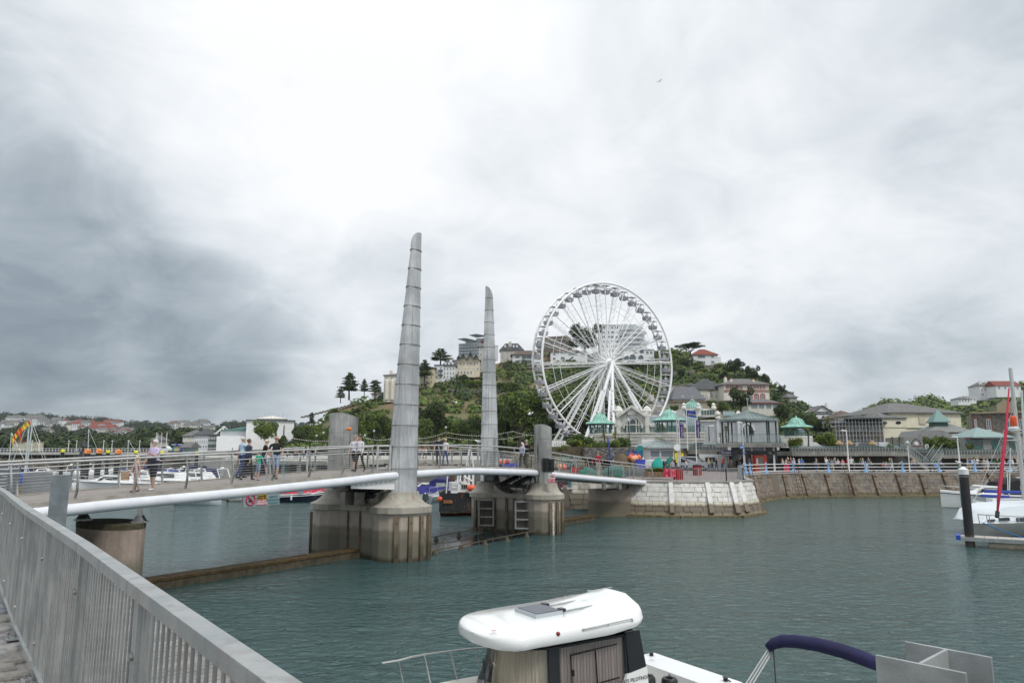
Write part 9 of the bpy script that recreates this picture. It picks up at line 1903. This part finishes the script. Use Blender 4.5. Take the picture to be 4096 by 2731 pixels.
q=B();q.tube([P(3988,2068,42.5),P(3990,2045,42.6)],.12,8);q.build('furler_drum',black_m,ct)
for (a,ya,b_,yb_,r) in ((4041,1480,4130,2060,.02),(4050,1700,4110,2050,.02),(4045,1600,4160,2060,.02),(4010,1760,4070,1762,.04),(4060,1760,4090,1758,.03)):q=B();q.tube([P(a,ya,47.5),P(b_,yb_,46)],r,5);q.build('rigging',alum,ct)
q=B();q.lathe([(0,-.32),(.16,-.28),(.19,-.1),(.19,.25),(.14,.36),(0,.4)],P(4054,1685,47.3),10);q.build('orange_radar_reflector',M('reflector',(.75,.10,.02),.4),ct,smooth=1)
q=B();q.lathe([(.10,-.18),(.32,-.08),(.34,.08),(.26,.14),(0,.16)],P(4056,1716,47.2),14);q.build('radar_dome',white_p,ct,smooth=40)
for i,(px,yt,px2,D2) in enumerate(((4018,1780,4026,62),(3990,1770,3990,64))):
 pass
ym,tt_,aa_=mast_('small white yacht with a wind turbine behind the catamaran',4042,1790,4035,2035,60,.06,hullL=6)
q=B()
for k in range(3):a=2*pi*k/3+.3;c_=P(4030,1885,59);q.bar(c_,c_+Vector((cos(a)*.45,0,sin(a)*.45)),.09,.02)
q.tube([P(4030,1885,59.1),P(4031,1960,59.1)],.03,5);q.build('wind_turbine',white_p,ym)
mast_('grey hulled yacht whose mast crosses the stone building at the right edge',4086,1560,4112,2030,58,.1,hullL=9)
mc=boat('white motor cruiser with a black canopy top moored below the promenade wall',3975,2018,L=9.5,rz=pi-.05,D=68,canopy=(.01,.01,.012),fly=True,stripe=(.03,.03,.1),zk=1.1,hull=(.72,.72,.7))
# ================================================================== gulls
gw_m=M('gull_white',(.82,.82,.82),.6);gg_m=M('gull_grey',(.35,.37,.40),.6)
def gull(label,c,rz,s_=1.,flying=False):
 o=thing('seagull',label,'seagull',c,rz,None,local=True);o.scale=(s_,)*3;q=B();q.loft([[Vector((x,r*cos(a),z+r*1.05*sin(a))) for a in [2*pi*k/8 for k in range(8)]] for x,z,r in ((-.26,.16,.01),(-.18,.17,.05),(-.05,.17,.085),(.07,.20,.08),(.13,.25,.05),(.17,.29,.045),(.21,.30,.035),(.235,.295,.012))]);q.build('body',gw_m,o,smooth=1)
 q=B();q.tube([(.225,0,.295),(.29,0,.28)],[.014,.006],6);q.build('beak',M('beak',(.6,.4,.05),.5),o)
 for sx in (-1,1):
  q=B()
  if flying:q.loft([[Vector((.08,sx*.06,.22)),Vector((-.10,sx*.06,.2))],[Vector((.14,sx*.34,.36)),Vector((-.04,sx*.34,.34))],[Vector((.02,sx*.66,.30)),Vector((-.06,sx*.66,.29))]],caps=False,closed=False)
  else:q.loft([[Vector((.10,sx*.075,.23)),Vector((.08,sx*.085,.15))],[Vector((-.1,sx*.09,.22)),Vector((-.1,sx*.09,.14))],[Vector((-.33,sx*.02,.16)),Vector((-.30,sx*.03,.14))]],caps=False,closed=False)
  q.build('wing',gg_m if not flying else gw_m,o)
  if not flying:q=B();q.tube([(0,sx*.03,.1),(0,sx*.03,0)],.008,5);q.build('leg',M('beak',(.6,.4,.05),.5),o)
post_=thing('marker_post','weathered green post with a flat top carrying a seagull left of the white capped pile','post',P(3838,1880,60));q=B();z_=P(3838,1862,60).z;q.tube([(P(3838,1862,60).x,60,-1),(P(3838,1862,60).x,60,z_)],.16,10);q.build('shaft',M('post_green',(.25,.34,.32),.8),post_)
gull('seagull standing on the green post left of the white capped pile',(P(3838,1862,60).x,60,z_),pi,1.25)
lp=thing('marker_post','white post with a lantern head left of the distant mast carrying a seagull','post',P(1912,1860,84));z_=P(1912,1776,84).z;x_=P(1912,1776,84).x;q=B();q.tube([(x_,84,2.6),(x_,84,z_)],.12,8);q.build('shaft',galv3,lp);gull('seagull perched on the post left of the distant mast',(x_,84,z_),pi,1.6)
gull('seagull flying in front of the trees left of the wheel',P(2122,1664,62),.3,1.0,True);gull('small seagull gliding over the grassy slope between the masts',P(1822,1616,90),2.6,1.0,True);gull('tiny seagull high in the sky right of the hilltop pine',P(3162,1443,120),1.2,1.,True);gull('tiny seagull in the clouds above the wheel',P(2638,330,90),.6,.8,True)

# ================================================================== thin air between here and the far shore
hz_=bpy.data.materials.new('haze');hz_.use_nodes=True;t=hz_.node_tree;t.nodes.clear();ho_=N(t,'ShaderNodeOutputMaterial');pv_=N(t,'ShaderNodeVolumePrincipled');pv_.inputs['Color'].default_value=(.80,.86,.92,1);pv_.inputs['Density'].default_value=.00010;pv_.inputs['Anisotropy'].default_value=.2;t.links.new(pv_.outputs[0],ho_.inputs['Volume'])
q=B();q.box((0,3000,73),(10000,6900,154));q.build('haze',hz_,kind='stuff')['label']='thin pale sea haze over the harbour and far hills'
